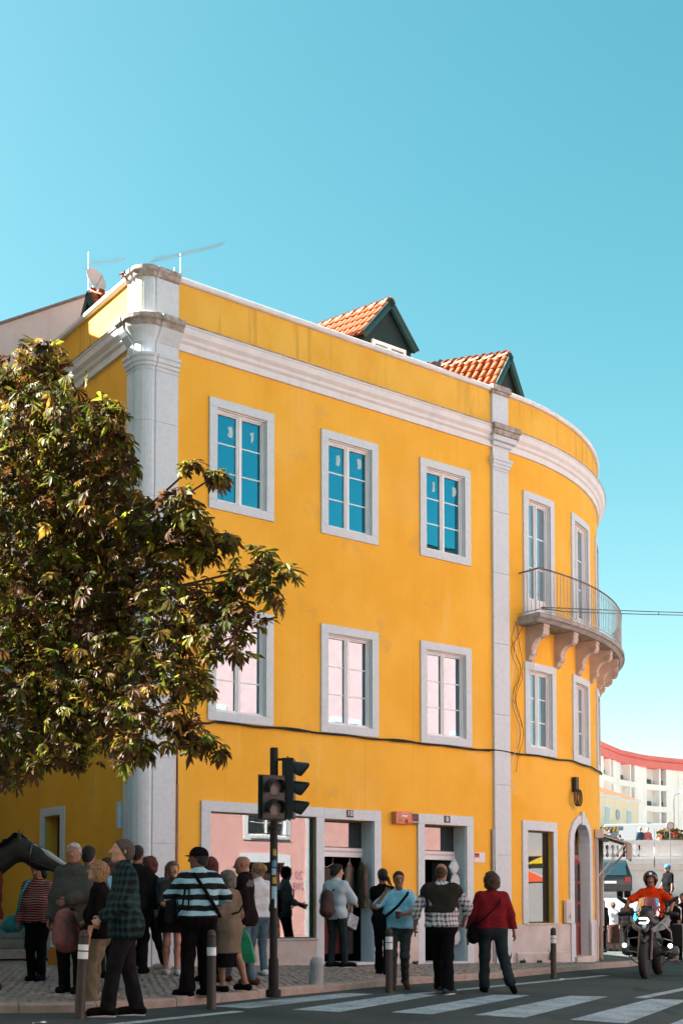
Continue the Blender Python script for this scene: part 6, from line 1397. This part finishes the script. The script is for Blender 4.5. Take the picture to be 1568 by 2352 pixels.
# 12 bald man with green bag
JKT = cloth('dark_brown_jacket', (.010, .0065, .006))
e, J = person('bald man in dark jacket and jeans walking left past the shop window', PL_(-1.28, 16.0), 82, 1.66, 1.1, .03, lf=(-.06, -.16, 0), rf=(.08, .26, .03), lh=(-.24, -.06, .80), rh=(.24, .12, .82), head=(6, -2), skin='tan', top=dict(m=JKT, sleeve=.97, hem=.80, grow=.03, name='jacket', fold=1.3), vest=dict(m=cloth('grey_yoke', (.075, .08, .078)), hem=1.33, grow=.034, name='hood_collar'), bot=dict(m=JEAN, grow=.014, fold=1.3), shoe=BRN, hair=('none', HGR), hq=.015, curl=1.4)
GB = M('green_plastic', (.010, .19, .085), .35, .2, 9, .3, 20)
gb = empty('green_carrier_bag', e.location, e.rotation_euler.z, 'bright green plastic carrier bag held by the bald man', 'bag'); gg = G()
vs = [(-.25 + a * .06, -.06 + b, z) for z, a, bs in ((.74, 0, (-.02, .03)), (.62, .6, (-.09, .10)), (.40, 1, (-.15, .14)), (.30, .9, (-.17, .15))) for b in bs for a in (-a - .1, a + .1)]
fs = []
for i in range(3):
    q = 4 * i; fs += [(q, q + 1, q + 5, q + 4), (q + 1, q + 3, q + 7, q + 5), (q + 3, q + 2, q + 6, q + 7), (q + 2, q, q + 4, q + 6)]
fs.append((12, 13, 15, 14)); gg.add(vs, fs).build('bag_body', GB, gb, local=True); gg = G().tube([(-.25, -.08, .70), (-.245, -.06, .77), (-.25, -.03, .70)], .012, 6); gg.build('handle', GB, gb, local=True)
# 13, 14
e, J = person('blonde woman in white T-shirt and jeans behind the bald man', PL_(-1.22, 18.04), 30, 1.63, .98, lf=(-.08, .1, 0), rf=(.08, -.06, 0), rh=(.2, .22, 1.0), head=(30, -5), skin='light', top=dict(m=cloth('white', (.55, .58, .60)), sleeve=.36, hem=.9, grow=.018), bot=dict(m=JEAN, grow=.01), shoe=M('shoe_white', (.6, .6, .6), .6, .05), hair=('bun', HBL), face=False, hq=.018)
person('auburn haired woman hidden behind the striped polo man', PL_(-1.74, 16.3), 30, 1.64, 1.0, head=(10, 0), skin='light', top=dict(m=BLKC, sleeve=1., hem=.88), bot=dict(m=BLKC), hair=('long', HRD), face=False, hq=.02)
# 15 man with backpack at shop door
PST = Mpat('pale_pinstripe', 'v', ((.24, .37, .43), (.42, .53, .58)), 34, 1, duty=.7)
e, J = person('dark haired man with brown backpack and pale striped shirt at shop door 10', PL_(-.08, 20.70), -28, 1.72, 1.05, lf=(-.12, .0, 0), rf=(.13, .05, 0), lh=(-.2, .25, 1.05), rh=(.2, .32, 1.08), lp=(-.6, -1, -.2), rp=(.6, -1, -.2), ltoe=(.5, .8, 0), rtoe=(.75, .6, 0), head=(-38, -4), skin='light', top=dict(m=PST, sleeve=.72, hem=.82, grow=.024, fold=1.2), bot=dict(m=DJEAN, grow=.012, flare=.004), shoe=BLKC, sole=WSOLE, hair=('thick', HB), hq=.016)
bag('brown_backpack', 'dark brown drawstring backpack on the man at shop door 10', 'backpack', e, [seg((-.06, -.23, .95), (-.06, -.22, 1.20), .125, .10, k=.06), seg((-.06, -.31, .96), (-.06, -.30, 1.02), .08, k=.04)], M('backpack_brown', (.040, .016, .014), .7, .2, 10, .3, 30), [([(-.06 + sx * .07, -.15, 1.28), (sx * .11, -.04, 1.44), (sx * .13, .12, 1.3), (sx * .14, .1, 1.0), (-.06 + sx * .1, -.14, .95)], .014) for sx in (-1, 1)], BLKC)
# 16 dark girl
e, J = person('dark haired woman in black sleeveless clothes standing behind the phone man', PL_(.64, 19.2), -10, 1.63, .92, lf=(-.07, .05, 0), rf=(.07, -.08, 0), lh=(-.12, .2, .95), head=(20, -5), skin='tan', top=dict(m=BLKC, sleeve=.2, hem=.9, grow=.008), bot=dict(m=BLKC, grow=.008, flare=.02), shoe=BLKC, hair=('pony', HB), face=False, hq=.017)
bag('white_strap_bag', 'black bag on a white strap behind the phone man', 'bag', e, [seg((.14, .06, .86), (.16, .08, 1.0), .06, k=.04)], BLKC, [([(.16, .05, 1.0), (.14, -.1, 1.2), (.13, -.03, 1.34), (.14, .08, 1.2)], .010)], WSOLE)
# 17 man with phone
POLO = cloth('pale_blue_polo', (.20, .48, .62)); GJ = cloth('grey_jeans', (.040, .048, .05))
e, J = person('man in pale blue polo on the phone holding a paper cup', PL_(.80, 17.25, True), 176, 1.64, 1.1, .05, lf=(-.09, -.18, .05), rf=(.09, .14, 0), rh=(.20, .17, 1.43), rp=(.9, .4, -1), lh=(-.06, .30, 1.12), lp=(-1, -.3, -.4), ltoe=(-.3, .8, -.5), head=(10, -4), skin='tan', top=dict(m=POLO, sleeve=.42, hem=.90, grow=.018, neck=(.07, .02, .05)), bot=dict(m=GJ, grow=.014), shoe=BRN, hair=('short', HB), hq=.014, glasses=True, curl=1.3)
bag('crossbody_bag', 'black crossbody bag with wide strap on the phone man', 'bag', e, [seg((.24, .06, .78), (.24, .08, .98), .085, .08, k=.05)], BLKC, [([(.24, .09, .98), (.14, .185, 1.05), (.0, .20, 1.17), (-.12, .12, 1.32), (-.14, -.02, 1.38), (-.06, -.14, 1.2), (.2, -.05, 1.0)], .018)], BLKC)
cp = J['arms']['L'][2] * J['k']; cu = empty('paper_cup', W(e, (cp[0] + .06, cp[1] + .045, cp[2] - .06)), 0, 'brown paper coffee cup with white lid in the phone man hand', 'cup')
G().lathe([(0, 0), (.027, 0), (.036, .10), (0, .10)], n=14).build('cup_body', M('cup_brown', (.09, .035, .025), .6, .1), cu, True, local=True); G().lathe([(.038, .10), (.038, .112), (.033, .122), (0, .122)], n=14).build('lid', WSOLE, cu, True, local=True)
cp = J['arms']['R'][2] * J['k']; ph = empty('mobile_phone', W(e, (cp[0] - .055, cp[1] + .02, cp[2] + .10)), e.rotation_euler.z, 'black mobile phone at the ear of the man in pale blue polo', 'phone'); ph.rotation_euler = (0.3, .15, e.rotation_euler.z)
G().box((0, 0, 0), (.012, .07, .14)).build('casing', BLK, ph, local=True)
# 18 man with sweater over the shoulders
CHK = Mpat('brown_check', 'plaid', ((.50, .52, .54), (.07, .045, .035)), 17, 15, duty=.42)
e, J = person('man in brown check shirt with dark sweater over his back crossing the road', PL_(1.35, 16.65, True), -6, 1.75, 1.14, .04, lf=(-.02, .20, 0), rf=(.08, -.18, 0), lh=(-.36, .05, .92), lp=(-1, -.4, 0), rh=(.30, .16, .98), rp=(1.2, -.6, 0), ltoe=(-.3, 1, 0), rtoe=(.45, .9, 0), head=(-8, -6), skin='tan', top=dict(m=CHK, sleeve=.72, hem=.90, grow=.022, fold=1.2), vest=dict(m=cloth('olive_black', (.022, .022, .018)), hem=1.09, grow=.040, back=.07, name='draped_sweater', sleeve=.08), bot=dict(m=BLKC, grow=.016, flare=.025), shoe=cloth('blue_sneaker', (.03, .055, .07)), sole=WSOLE, hair=('sides', HBR), hq=.014, face=False, curl=1.0)
cp = J['arms']['L'][2] * J['k']; ph = empty('mobile_phone', W(e, (cp[0], cp[1] + .03, cp[2] - .09)), e.rotation_euler.z, 'black mobile phone in the lowered hand of the check shirt walker', 'phone'); G().box((0, 0, 0), (.014, .07, .13)).build('casing', BLK, ph, local=True)
# 19 woman in red sweater
RED = M('red_knit', (.15, .010, .014), .95, .2, 9, .5, 60, spec=.1)
e, J = person('woman in dark red sweater with short brown hair crossing the road', PL_(2.09, 17.17, True), 4, 1.66, 1.18, .04, lf=(-.10, .08, 0), rf=(.20, -.30, .12), rk=(.1, 1, 0), rtoe=(.45, .4, -.7), lh=(-.34, .10, .88), lp=(-1, -.6, 0), rh=(.33, -.06, .84), rp=(1, -.5, 0), head=(0, -4), skin='tan', top=dict(m=RED, sleeve=.97, hem=.93, grow=.022), bot=dict(m=DJEAN, grow=.022, flare=.012, fold=1.3), shoe=BLKC, hair=('curly', HBR), hq=.014, face=False)
bag('black_handbag', 'black crossbody handbag of the red sweater woman', 'bag', e, [seg((-.26, .0, .76), (-.24, .02, .92), .09, .08, k=.05)], BLKC, [([(-.25, -.04, .92), (-.12, -.19, 1.05), (.06, -.185, 1.22), (.13, -.07, 1.37), (.12, .08, 1.3), (-.1, .2, 1.05)], .010)], BLKC)
cp = J['arms']['L'][2] * J['k']; ph = empty('mobile_phone', W(e, (cp[0], cp[1] + .03, cp[2] - .12)), e.rotation_euler.z, 'dark mobile phone held by the red sweater woman', 'phone'); G().box((0, 0, 0), (.016, .07, .15)).build('casing', BLK, ph, local=True)
# left edge
person('person in dark red top and pale trousers at the left edge', PL_(-3.98, 13.9), 85, 1.62, 1.05, lf=(-.1, .2, 0), rf=(.1, -.05, 0), head=(0, 0), skin='tan', top=dict(m=cloth('maroon', (.085, .018, .012)), sleeve=.95, hem=.86, grow=.02), bot=dict(m=cloth('pale_grey', (.26, .28, .28)), grow=.02), shoe=BRN, hair=('short', HB), hq=.018)
# background crowd
BG = [('woman in white tank top and long brown skirt seen from behind in the crowd', 9.02, 41.0, 0, 1.62, dict(top=dict(m=cloth('white', (.55, .58, .60)), sleeve=.0, hem=.95), bot=dict(m=cloth('dark_brown', (.06, .035, .03)), kind='skirt', hem=.3, wide=.19), hair=('bun', HBR), skin='tan')),
      ('white haired man in dark clothes left of the motorcycle', 9.15, 39.6, -30, 1.72, dict(top=dict(m=BLKC, sleeve=1., hem=.9), bot=dict(m=DKG), hair=('sides', HWH), skin='tan', lean=.12)),
      ('woman with light brown hair at the corner of the yellow building', 8.25, 39.2, 10, 1.7, dict(top=dict(m=DKG, sleeve=1., hem=.9), bot=dict(m=BLKC), hair=('long', HBR), skin='light')),
      ('person in bright blue shirt and dark cap left of the motorcycle', 9.35, 38.6, -40, 1.62, dict(top=dict(m=cloth('bright_blue', (.02, .16, .28)), sleeve=.4, hem=.9), bot=dict(m=BLKC), hair=('short', HB), hat=('cap', BLKC), skin='tan', lean=.1)),
      ('person in black standing among the crowd beside the shop corner', 8.0, 38.4, 30, 1.6, dict(top=dict(m=BLKC, sleeve=1., hem=.9), bot=dict(m=BLKC), hair=('short', HBR), skin='tan')),
      ('person in pale shirt and hat with sunglasses right of the motorcycle', 8.35, 31.0, 120, 1.62, dict(top=dict(m=cloth('white', (.55, .58, .60)), sleeve=.4, hem=.9), bot=dict(m=JEAN), hair=('short', HBR), hat=('cap', cloth('pale_hat', (.35, .35, .33))), skin='tan', rh=(.15, .3, 1.0))),
      ('person in light jeans half hidden behind the motorcycle', 8.05, 29.8, 100, 1.55, dict(top=dict(m=BLKC, sleeve=.4, hem=.9), bot=dict(m=cloth('light_denim', (.16, .22, .26))), shoe=None, hair=('short', HB), skin='tan')),
      ('person in black at the right picture edge behind the motorcycle', 8.75, 31.6, 150, 1.7, dict(top=dict(m=DKG, sleeve=.4, hem=.9), bot=dict(m=BLKC), hair=('short', HBR), skin='tan'))]
for lab, x, y, yw, H_, kw in BG:
    person(lab, PL_(x, y, True), yw, H_, hq=.024, group='crowd beyond the motorcycle', **kw)
person('man in blue cap and black polo on the raised street', (11.17, 42.2, .64), 115, 1.74, 1.05, .03, top=dict(m=BLKC, sleeve=.42, hem=.9, grow=.016), bot=dict(m=BLKC), hair=('short', HBR), hat=('cap', cloth('blue_cap', (.05, .22, .42))), head=(10, 0), skin='tan', hq=.022, rh=(.24, .1, 1.0), rp=(1, -1, 0), group='crowd beyond the motorcycle')
person('man in navy jacket leaning on the terrace balustrade', (14.85, 61.2, 3.25), 20, 1.66, top=dict(m=cloth('navy', (.03, .05, .075)), sleeve=1., hem=.9), bot=dict(m=DKG), hair=('short', HGR), skin='light', hq=.03, group='people on the terrace')
person('woman in red and white leaning beside the navy jacket man', (15.22, 61.2, 3.25), 170, 1.64, top=dict(m=cloth('rose_red', (.35, .10, .10)), sleeve=.9, hem=.9), bot=dict(m=DKG), hair=('bun', HBL), skin='light', hq=.03, group='people on the terrace')
person('person in blue bending by the work trailer on the terrace', (14.1, 61.4, 3.25), 60, 1.35, lean=.5, top=dict(m=cloth('royal_blue', (.03, .12, .26)), sleeve=.9, hem=.9), bot=dict(m=DKG), hair=('short', HB), skin='tan', hq=.03, group='people on the terrace')
for i, (x, c, nm_) in enumerate(((12.75, (.03, .03, .035), 'black'), (13.25, (.16, .08, .05), 'brown'), (13.55, (.10, .22, .28), 'blue'))):
    person('terrace visitor in %s seen through the balusters' % nm_, (x, 61.6 + .2 * i, 3.25), 40 * i, 1.6, top=dict(m=cloth('visitor_' + nm_, c), sleeve=.9, hem=.9), bot=dict(m=DKG), hair=('short', HB), skin='tan', hq=.03, group='people on the terrace')
# ------------------------------------------------------------------ motorcycle and rider
mz = rz_(5.62, 22.4); MY = math.radians(156.7)
MC = empty('motorcycle', (5.62, 22.4, mz), MY, 'large black and white touring motorcycle with lit headlamps coming forward', 'motorcycle')
MBK = M('moto_black', (.012, .012, .013), .35, .2, 12, spec=.5); MWT = M('moto_white', (.26, .32, .35), .3, .05, spec=.5); SIL = M('moto_silver', (.22, .225, .23), .3, .1, metal=.8)
LMP = M('lamp_lit', (.9, .95, .95), .3, 0, emit=(.85, 1, .95), estr=1.0)
def mwheel(y, r, w):
    t = G().lathe([(r * .70, -w * .45), (r * .86, -w / 2), (r * .96, -w * .36), (r, -w * .12), (r, w * .12), (r * .96, w * .36), (r * .86, w / 2), (r * .70, w * .45)], (0, y, r), 28, Vector((1, 0, 0))).build('tyre', TYR, MC, True, local=True)
    G().lathe([(r * .62, -w * .3), (r * .71, -w * .42), (r * .71, w * .42), (r * .62, w * .3)], (0, y, r), 24, Vector((1, 0, 0))).build('rim', SIL, t, True, local=True)
    g = G()
    for k in range(14):
        a = k * 6.283 / 14; g.tube([(.03 * (-1) ** k, y + .04 * math.cos(a), r + .04 * math.sin(a)), (0, y + r * .66 * math.cos(a + .2), r + r * .66 * math.sin(a + .2))], .005, 4)
    g.lathe([(0, -.07), (.05, -.06), (.05, .06), (0, .07)], (0, y, r), 10, Vector((1, 0, 0))); g.build('spokes', SIL, t, local=True)
    G().lathe([(.08, -.004), (.15, -.004), (.15, .004), (.08, .004)], (w * .5 + .02, y, r), 20, Vector((1, 0, 0)), ring=True).build('brake_disc', SIL, t, True, local=True)
mwheel(.76, .335, .13); mwheel(-.76, .335, .17)
for sx in (-1, 1):
    G().tube([(sx * .10, .76, .335), (sx * .10, .60, .78), (sx * .10, .48, 1.06)], [.03, .028, .026], 8).build('fork_leg', SIL if sx > 0 else MBK, MC, True, local=True)
blob('front_fender', [seg((0, .70, .715), (0, .92, .66), .06, .05, k=.04), seg((0, .5, .72), (0, .7, .72), .05, .06, k=.04)], MBK, .016, MC)
blob('beak', [seg((0, .78, .84), (0, .50, .95), .05, .10, k=.06)], MBK, .016, MC)
blob('fairing', [seg((0, .50, 1.0), (0, .52, 1.14), .13, .12, k=.06), seg((-.10, .42, .98), (.10, .42, .98), .11, k=.06), seg((0, .25, .95), (0, -.05, .98), .17, .14, k=.08)], MBK, .018, MC)
blob('engine', [seg((0, .2, .5), (0, -.15, .5), .17, .16, k=.08), seg((-.34, .12, .47), (.34, .12, .47), .085, k=.06), seg((0, .3, .6), (0, .3, .8), .14, .13, k=.08)], M('engine_dark', (.022, .021, .02), .5, .3, 14, .2, 30), .022, MC)
for sx in (-1, 1):
    sp = [(sx * .30, .28, 1.10), (sx * .34, .05, 1.02), (sx * .26, .22, .86), (sx * .06, .56, .80), (sx * .08, .60, .87), (sx * .24, .42, 1.0)]
    pn = G().plate(sp, (sx * .025, .02, .0)).build('side_panel', MWT, MC, local=True)
    V_, F_ = text_mesh('R1200', .085)
    a_, b_ = Vector(sp[3]), Vector(sp[0]); ex = (b_ - a_).normalized(); nrm = ((Vector(sp[1]) - Vector(sp[3])).cross(b_ - a_)).normalized(); nrm = nrm if nrm.y > 0 else -nrm
    if sx < 0: ex = -ex
    # lettering lies on the panel face turned forward
    ey = nrm.cross(ex); c_ = (Vector(sp[0]) + Vector(sp[2]) + Vector(sp[5]) + Vector(sp[4])) / 4 + Vector((sx * .027, .024, 0)) + nrm * .012
    if ey.z < 0: ey = -ey; ex = -ex
    g = G(); g.add([c_ - ex * v[0] + ey * v[1] for v in V_], F_); g.build('lettering', BLK, pn, local=True, fix=False)
    G().tube([(sx * .26, .46, .98), (sx * .40, .40, .82), (sx * .42, .34, .56), (sx * .30, .36, .42)], .014, 7).build('crash_bar', SIL, MC, True, local=True); G().tube([(sx * .42, .36, .66), (sx * .30, .5, .70), (sx * .14, .5, .72)], .012, 7).build('crash_bar', SIL, MC, True, local=True)
    G().tube([(sx * .40, .38, .47), (sx * .24, .42, .46), (sx * .12, .36, .42)], .013, 7).build('crash_bar', SIL, MC, True, local=True); G().tube([(sx * .4, .36, .46), (sx * .28, .2, .28), (sx * .16, .1, .2)], .012, 7).build('crash_bar', SIL, MC, True, local=True)
    fl_ = G().lathe([(0, 0), (.042, 0), (.048, .05), (0, .05)], (sx * .40, .42, .575), 14, Vector((0, 1, 0))).build('fog_lamp', MBK, MC, True, local=True); G().lathe([(0, 0), (.040, 0), (.034, .014), (0, .018)], (sx * .40, .472, .575), 14, Vector((0, 1, 0))).build('lamp_lens', LMP, fl_, True, local=True)
    G().tube([(sx * .05, .42, 1.12), (sx * .22, .36, 1.17), (sx * .46, .26, 1.14)], .014, 7).build('handlebar', MBK, MC, True, local=True)
    blob('hand_guard', [seg((sx * .30, .36, 1.15), (sx * .50, .32, 1.13), .035, .045, fl=((0, 1, 0), .5), k=.03)], MBK, .014, MC)
    G().tube([(sx * .26, .33, 1.18), (sx * .36, .36, 1.30), (sx * .42, .36, 1.36)], .008, 6).build('mirror_stalk', MBK, MC, True, local=True); blob('mirror', [seg((sx * .40, .36, 1.36), (sx * .52, .36, 1.43), .045, .03, fl=((0, 1, 0), .5), k=.03)], MBK, .014, MC)
    pn_ = G().box((sx * .38, -.70, .72), (.20, .44, .36)); pn_.box((sx * .38, -.70, .92), (.17, .40, .05)); pn_.build('pannier', MBK, MC, local=True)
    G().lathe([(0, -.06), (.085, -.06), (.09, .02), (.06, .08), (0, .08)], (sx * .42, .12, .47), 12, Vector((sx, 0, 0))).build('cylinder_head', M('engine_grey', (.10, .10, .10), .5, .2), MC, True, local=True)
    G().box((sx * .30, -.12, .36), (.16, .06, .025)).build('foot_peg', MBK, MC, local=True)
hl = blob('headlamp', [seg((-.07, .60, 1.02), (.08, .60, 1.02), .055, .07, k=.04)], MBK, .014, MC)
g = G(); g.tube([(.10, .672, 1.058), (.04, .682, 1.064)] + [(-.02 - .038 * math.cos(a), .684, 1.02 - .042 * math.sin(a)) for a in [-1.57 + j * .349 for j in range(10)]] + [(.04, .682, .976), (.10, .672, .98)], .015, 6); g.build('light_ring', LMP, hl, True, local=True)
wsm = Mglass('windscreen_glass', .04, (.9, .95, 1), trans=.72)
vs = []
for j in range(9):
    a = -1 + j / 4
    for z, y, w_ in ((1.12, .52, .20), (1.28, .42, .21), (1.44, .34, .17)): vs.append((a * w_, y - .10 * a * a, z - .03 * a * a))
G().add(vs, [(j * 3 + i, j * 3 + 3 + i, j * 3 + 4 + i, j * 3 + 1 + i) for j in range(8) for i in range(2)]).build('windscreen', wsm, MC, True, local=True, fix=False)
G().box((.0, .44, 1.21), (.2, .02, .14)).build('dashboard', MBK, MC, local=True); G().box((-.02, .60, 1.135), (.09, .01, .05)).build('green_tag', M('tag_green', (.02, .38, .12), .4, 0, emit=(.02, .5, .15), estr=.4), MC, local=True); G().box((.04, .57, 1.2), (.14, .01, .05)).build('toll_tag', WHT, MC, local=True)
blob('seat', [seg((0, -.05, .86), (0, -.55, .90), .12, .13, fl=((0, 0, 1), .6), k=.06)], BLKC, .02, MC)
G().tube([(.18, .1, .3), (.22, -.4, .34), (.28, -.9, .55)], [.03, .04, .05], 8).build('exhaust', SIL, MC, True, local=True)
e, J = person('motorcycle rider in bright orange T-shirt and black open helmet', (5.62 + .0, 22.4, mz), 156.7, 1.80, 1.12, .05, hip=1.0, lf=(-.27, -.06, .36), rf=(.27, -.06, .36), lk=(-.4, 1, 0), rk=(.4, 1, 0), lh=(-.40, .32, 1.20), rh=(.40, .32, 1.20), lp=(-1, -.4, -.2), rp=(1, -.4, -.2), head=(8, -4), skin='tan', top=dict(m=cloth('orange', (.55, .042, .006)), sleeve=.40, hem=.90, grow=.018), bot=dict(m=BLKC, grow=.016, waist=1.1), shoe=BLKC, hair=('short', HBR), hat=('helmet', M('helmet_black', (.010, .010, .011), .18, .1, spec=.6)), beard=HBR, hq=.014, curl=1.4, group='people in the street')
# ------------------------------------------------------------------ carriage horse at the left edge
HX, HY = -4.74, 14.3
HM = M('horse_coat', (.009, .006, .005), .5, .3, 8, .2, 40); e = empty('horse', (HX, HY, pz(HX, HY)), 0, 'dark brown harnessed horse with white blaze reaching in from the left edge', 'horse')
hp = [seg((-.75, 0, 1.12), (.25, 0, 1.10), .27, .27, fl=((0, 1, 0), .82), k=.15), seg((.25, 0, 1.12), (.45, 0, 1.15), .25, .2, k=.15), seg((-.85, 0, 1.15), (-.95, 0, 1.05), .26, .22, fl=((0, 1, 0), .85), k=.15), seg((.42, 0, 1.22), (.98, 0, 1.58), .19, .115, fl=((0, 1, 0), .62), k=.12), seg((1.02, 0, 1.60), (1.24, 0, 1.46), .125, .125, fl=((0, 1, 0), .72), k=.08), seg((1.22, 0, 1.50), (1.58, 0, 1.30), .095, .06, fl=((0, 1, 0), .78), k=.08), seg((1.58, 0, 1.29), (1.62, 0, 1.27), .066, k=.05)]
for sy in (-1, 1):
    hp += [seg((.32, sy * .14, .95), (.36, sy * .14, .52), .10, .055, k=.08), seg((.36, sy * .14, .52), (.34, sy * .14, .14), .05, .036, k=.03), seg((.34, sy * .14, .12), (.38, sy * .14, .04), .042, .055, k=.03),
           seg((-.88, sy * .14, 1.0), (-.78, sy * .14, .66), .15, .085, k=.1), seg((-.78, sy * .14, .66), (-.98, sy * .14, .50), .08, .055, k=.04), seg((-.98, sy * .14, .50), (-.94, sy * .14, .14), .05, .038, k=.03), seg((-.94, sy * .14, .12), (-.89, sy * .14, .04), .042, .056, k=.03)]
    hp += [seg((1.00, sy * .055, 1.68), (1.02, sy * .075, 1.83), .030, .008, k=.02)]
blob('body', hp, HM, .022, e)
blob('mane', [seg((.45, 0, 1.42), (.95, 0, 1.74), .05, .04, fl=((0, 1, 0), .6), k=.04), seg((1.0, 0, 1.73), (1.14, 0, 1.66), .035, .02, k=.03)], BLKC, .02, e, noise=.012, nf=40)
blob('tail', [seg((-1.15, 0, 1.15), (-1.28, 0, .9), .05, .07, k=.05), seg((-1.28, 0, .9), (-1.26, 0, .4), .07, .03, k=.05)], BLKC, .022, e, noise=.012, nf=40)
blob('blaze', [seg((1.14, -.02, 1.645), (1.34, -.03, 1.525), .018, .036, k=.02), seg((1.34, -.03, 1.525), (1.53, -.02, 1.405), .038, .026, k=.02)], M('blaze_white', (.30, .34, .34), .7, .15, 12), .012, e)
BRD = M('bridle_leather', (.02, .014, .012), .4, .2)
for x0, z0, x1, z1, rr in ((1.52, 1.40, 1.44, 1.25, .082), (1.16, 1.66, 1.14, 1.40, .115)):
    G().tube([((x0 + x1) / 2 + (x0 - x1) / 2 * math.cos(a), rr * math.sin(a), (z0 + z1) / 2 + (z0 - z1) / 2 * math.cos(a)) for a in [j * .45 for j in range(15)]], .013, 5).build('bridle_strap', BRD, e, True, local=True)
for sy in (-1, 1):
    G().tube([(1.14, sy * .085, 1.45), (1.46, sy * .068, 1.33)], .012, 5).build('bridle_strap', BRD, e, True, local=True); G().lathe([(.03, -.006), (.045, -.006), (.045, .006), (.03, .006)], (1.56, sy * .075, 1.26), 14, Vector((0, 1, 0)), ring=True).build('bit_ring', SIL, e, True, local=True); G().lathe([(0, -.01), (.016, 0), (0, .01)], (1.2, sy * .082, 1.55), 10, Vector((0, 1, 0))).build('eye', EYE, e, True, local=True)
# menu board behind the old man
mbd = empty('price_board', (-4.38, 19.3, pz(-4.38, 19.3)), math.radians(-14), 'leaning white price board with orange foot behind the old man', 'board')
Rm = Matrix.Rotation(math.radians(-12), 3, 'X')
G().box((0, 0, .38), (.34, .03, .78), Rm).build('board', M('board_white', (.50, .58, .60), .6, .05), mbd, local=True); g = G(); g.box(Rm @ Vector((0, -.02, -.24)) + Vector((0, 0, .38)), (.34, .02, .28), Rm); g.build('orange_foot', M('board_orange', (.42, .13, .015), .6, .05), mbd, local=True)
for k in range(5): G().box(Rm @ Vector((-.03, -.018, .26 - k * .075)) + Vector((0, 0, .38)), (.18 if k % 2 else .22, .006, .018), Rm).build('print_line', M('print_grey', (.10, .09, .10), .7, 0), mbd, local=True)
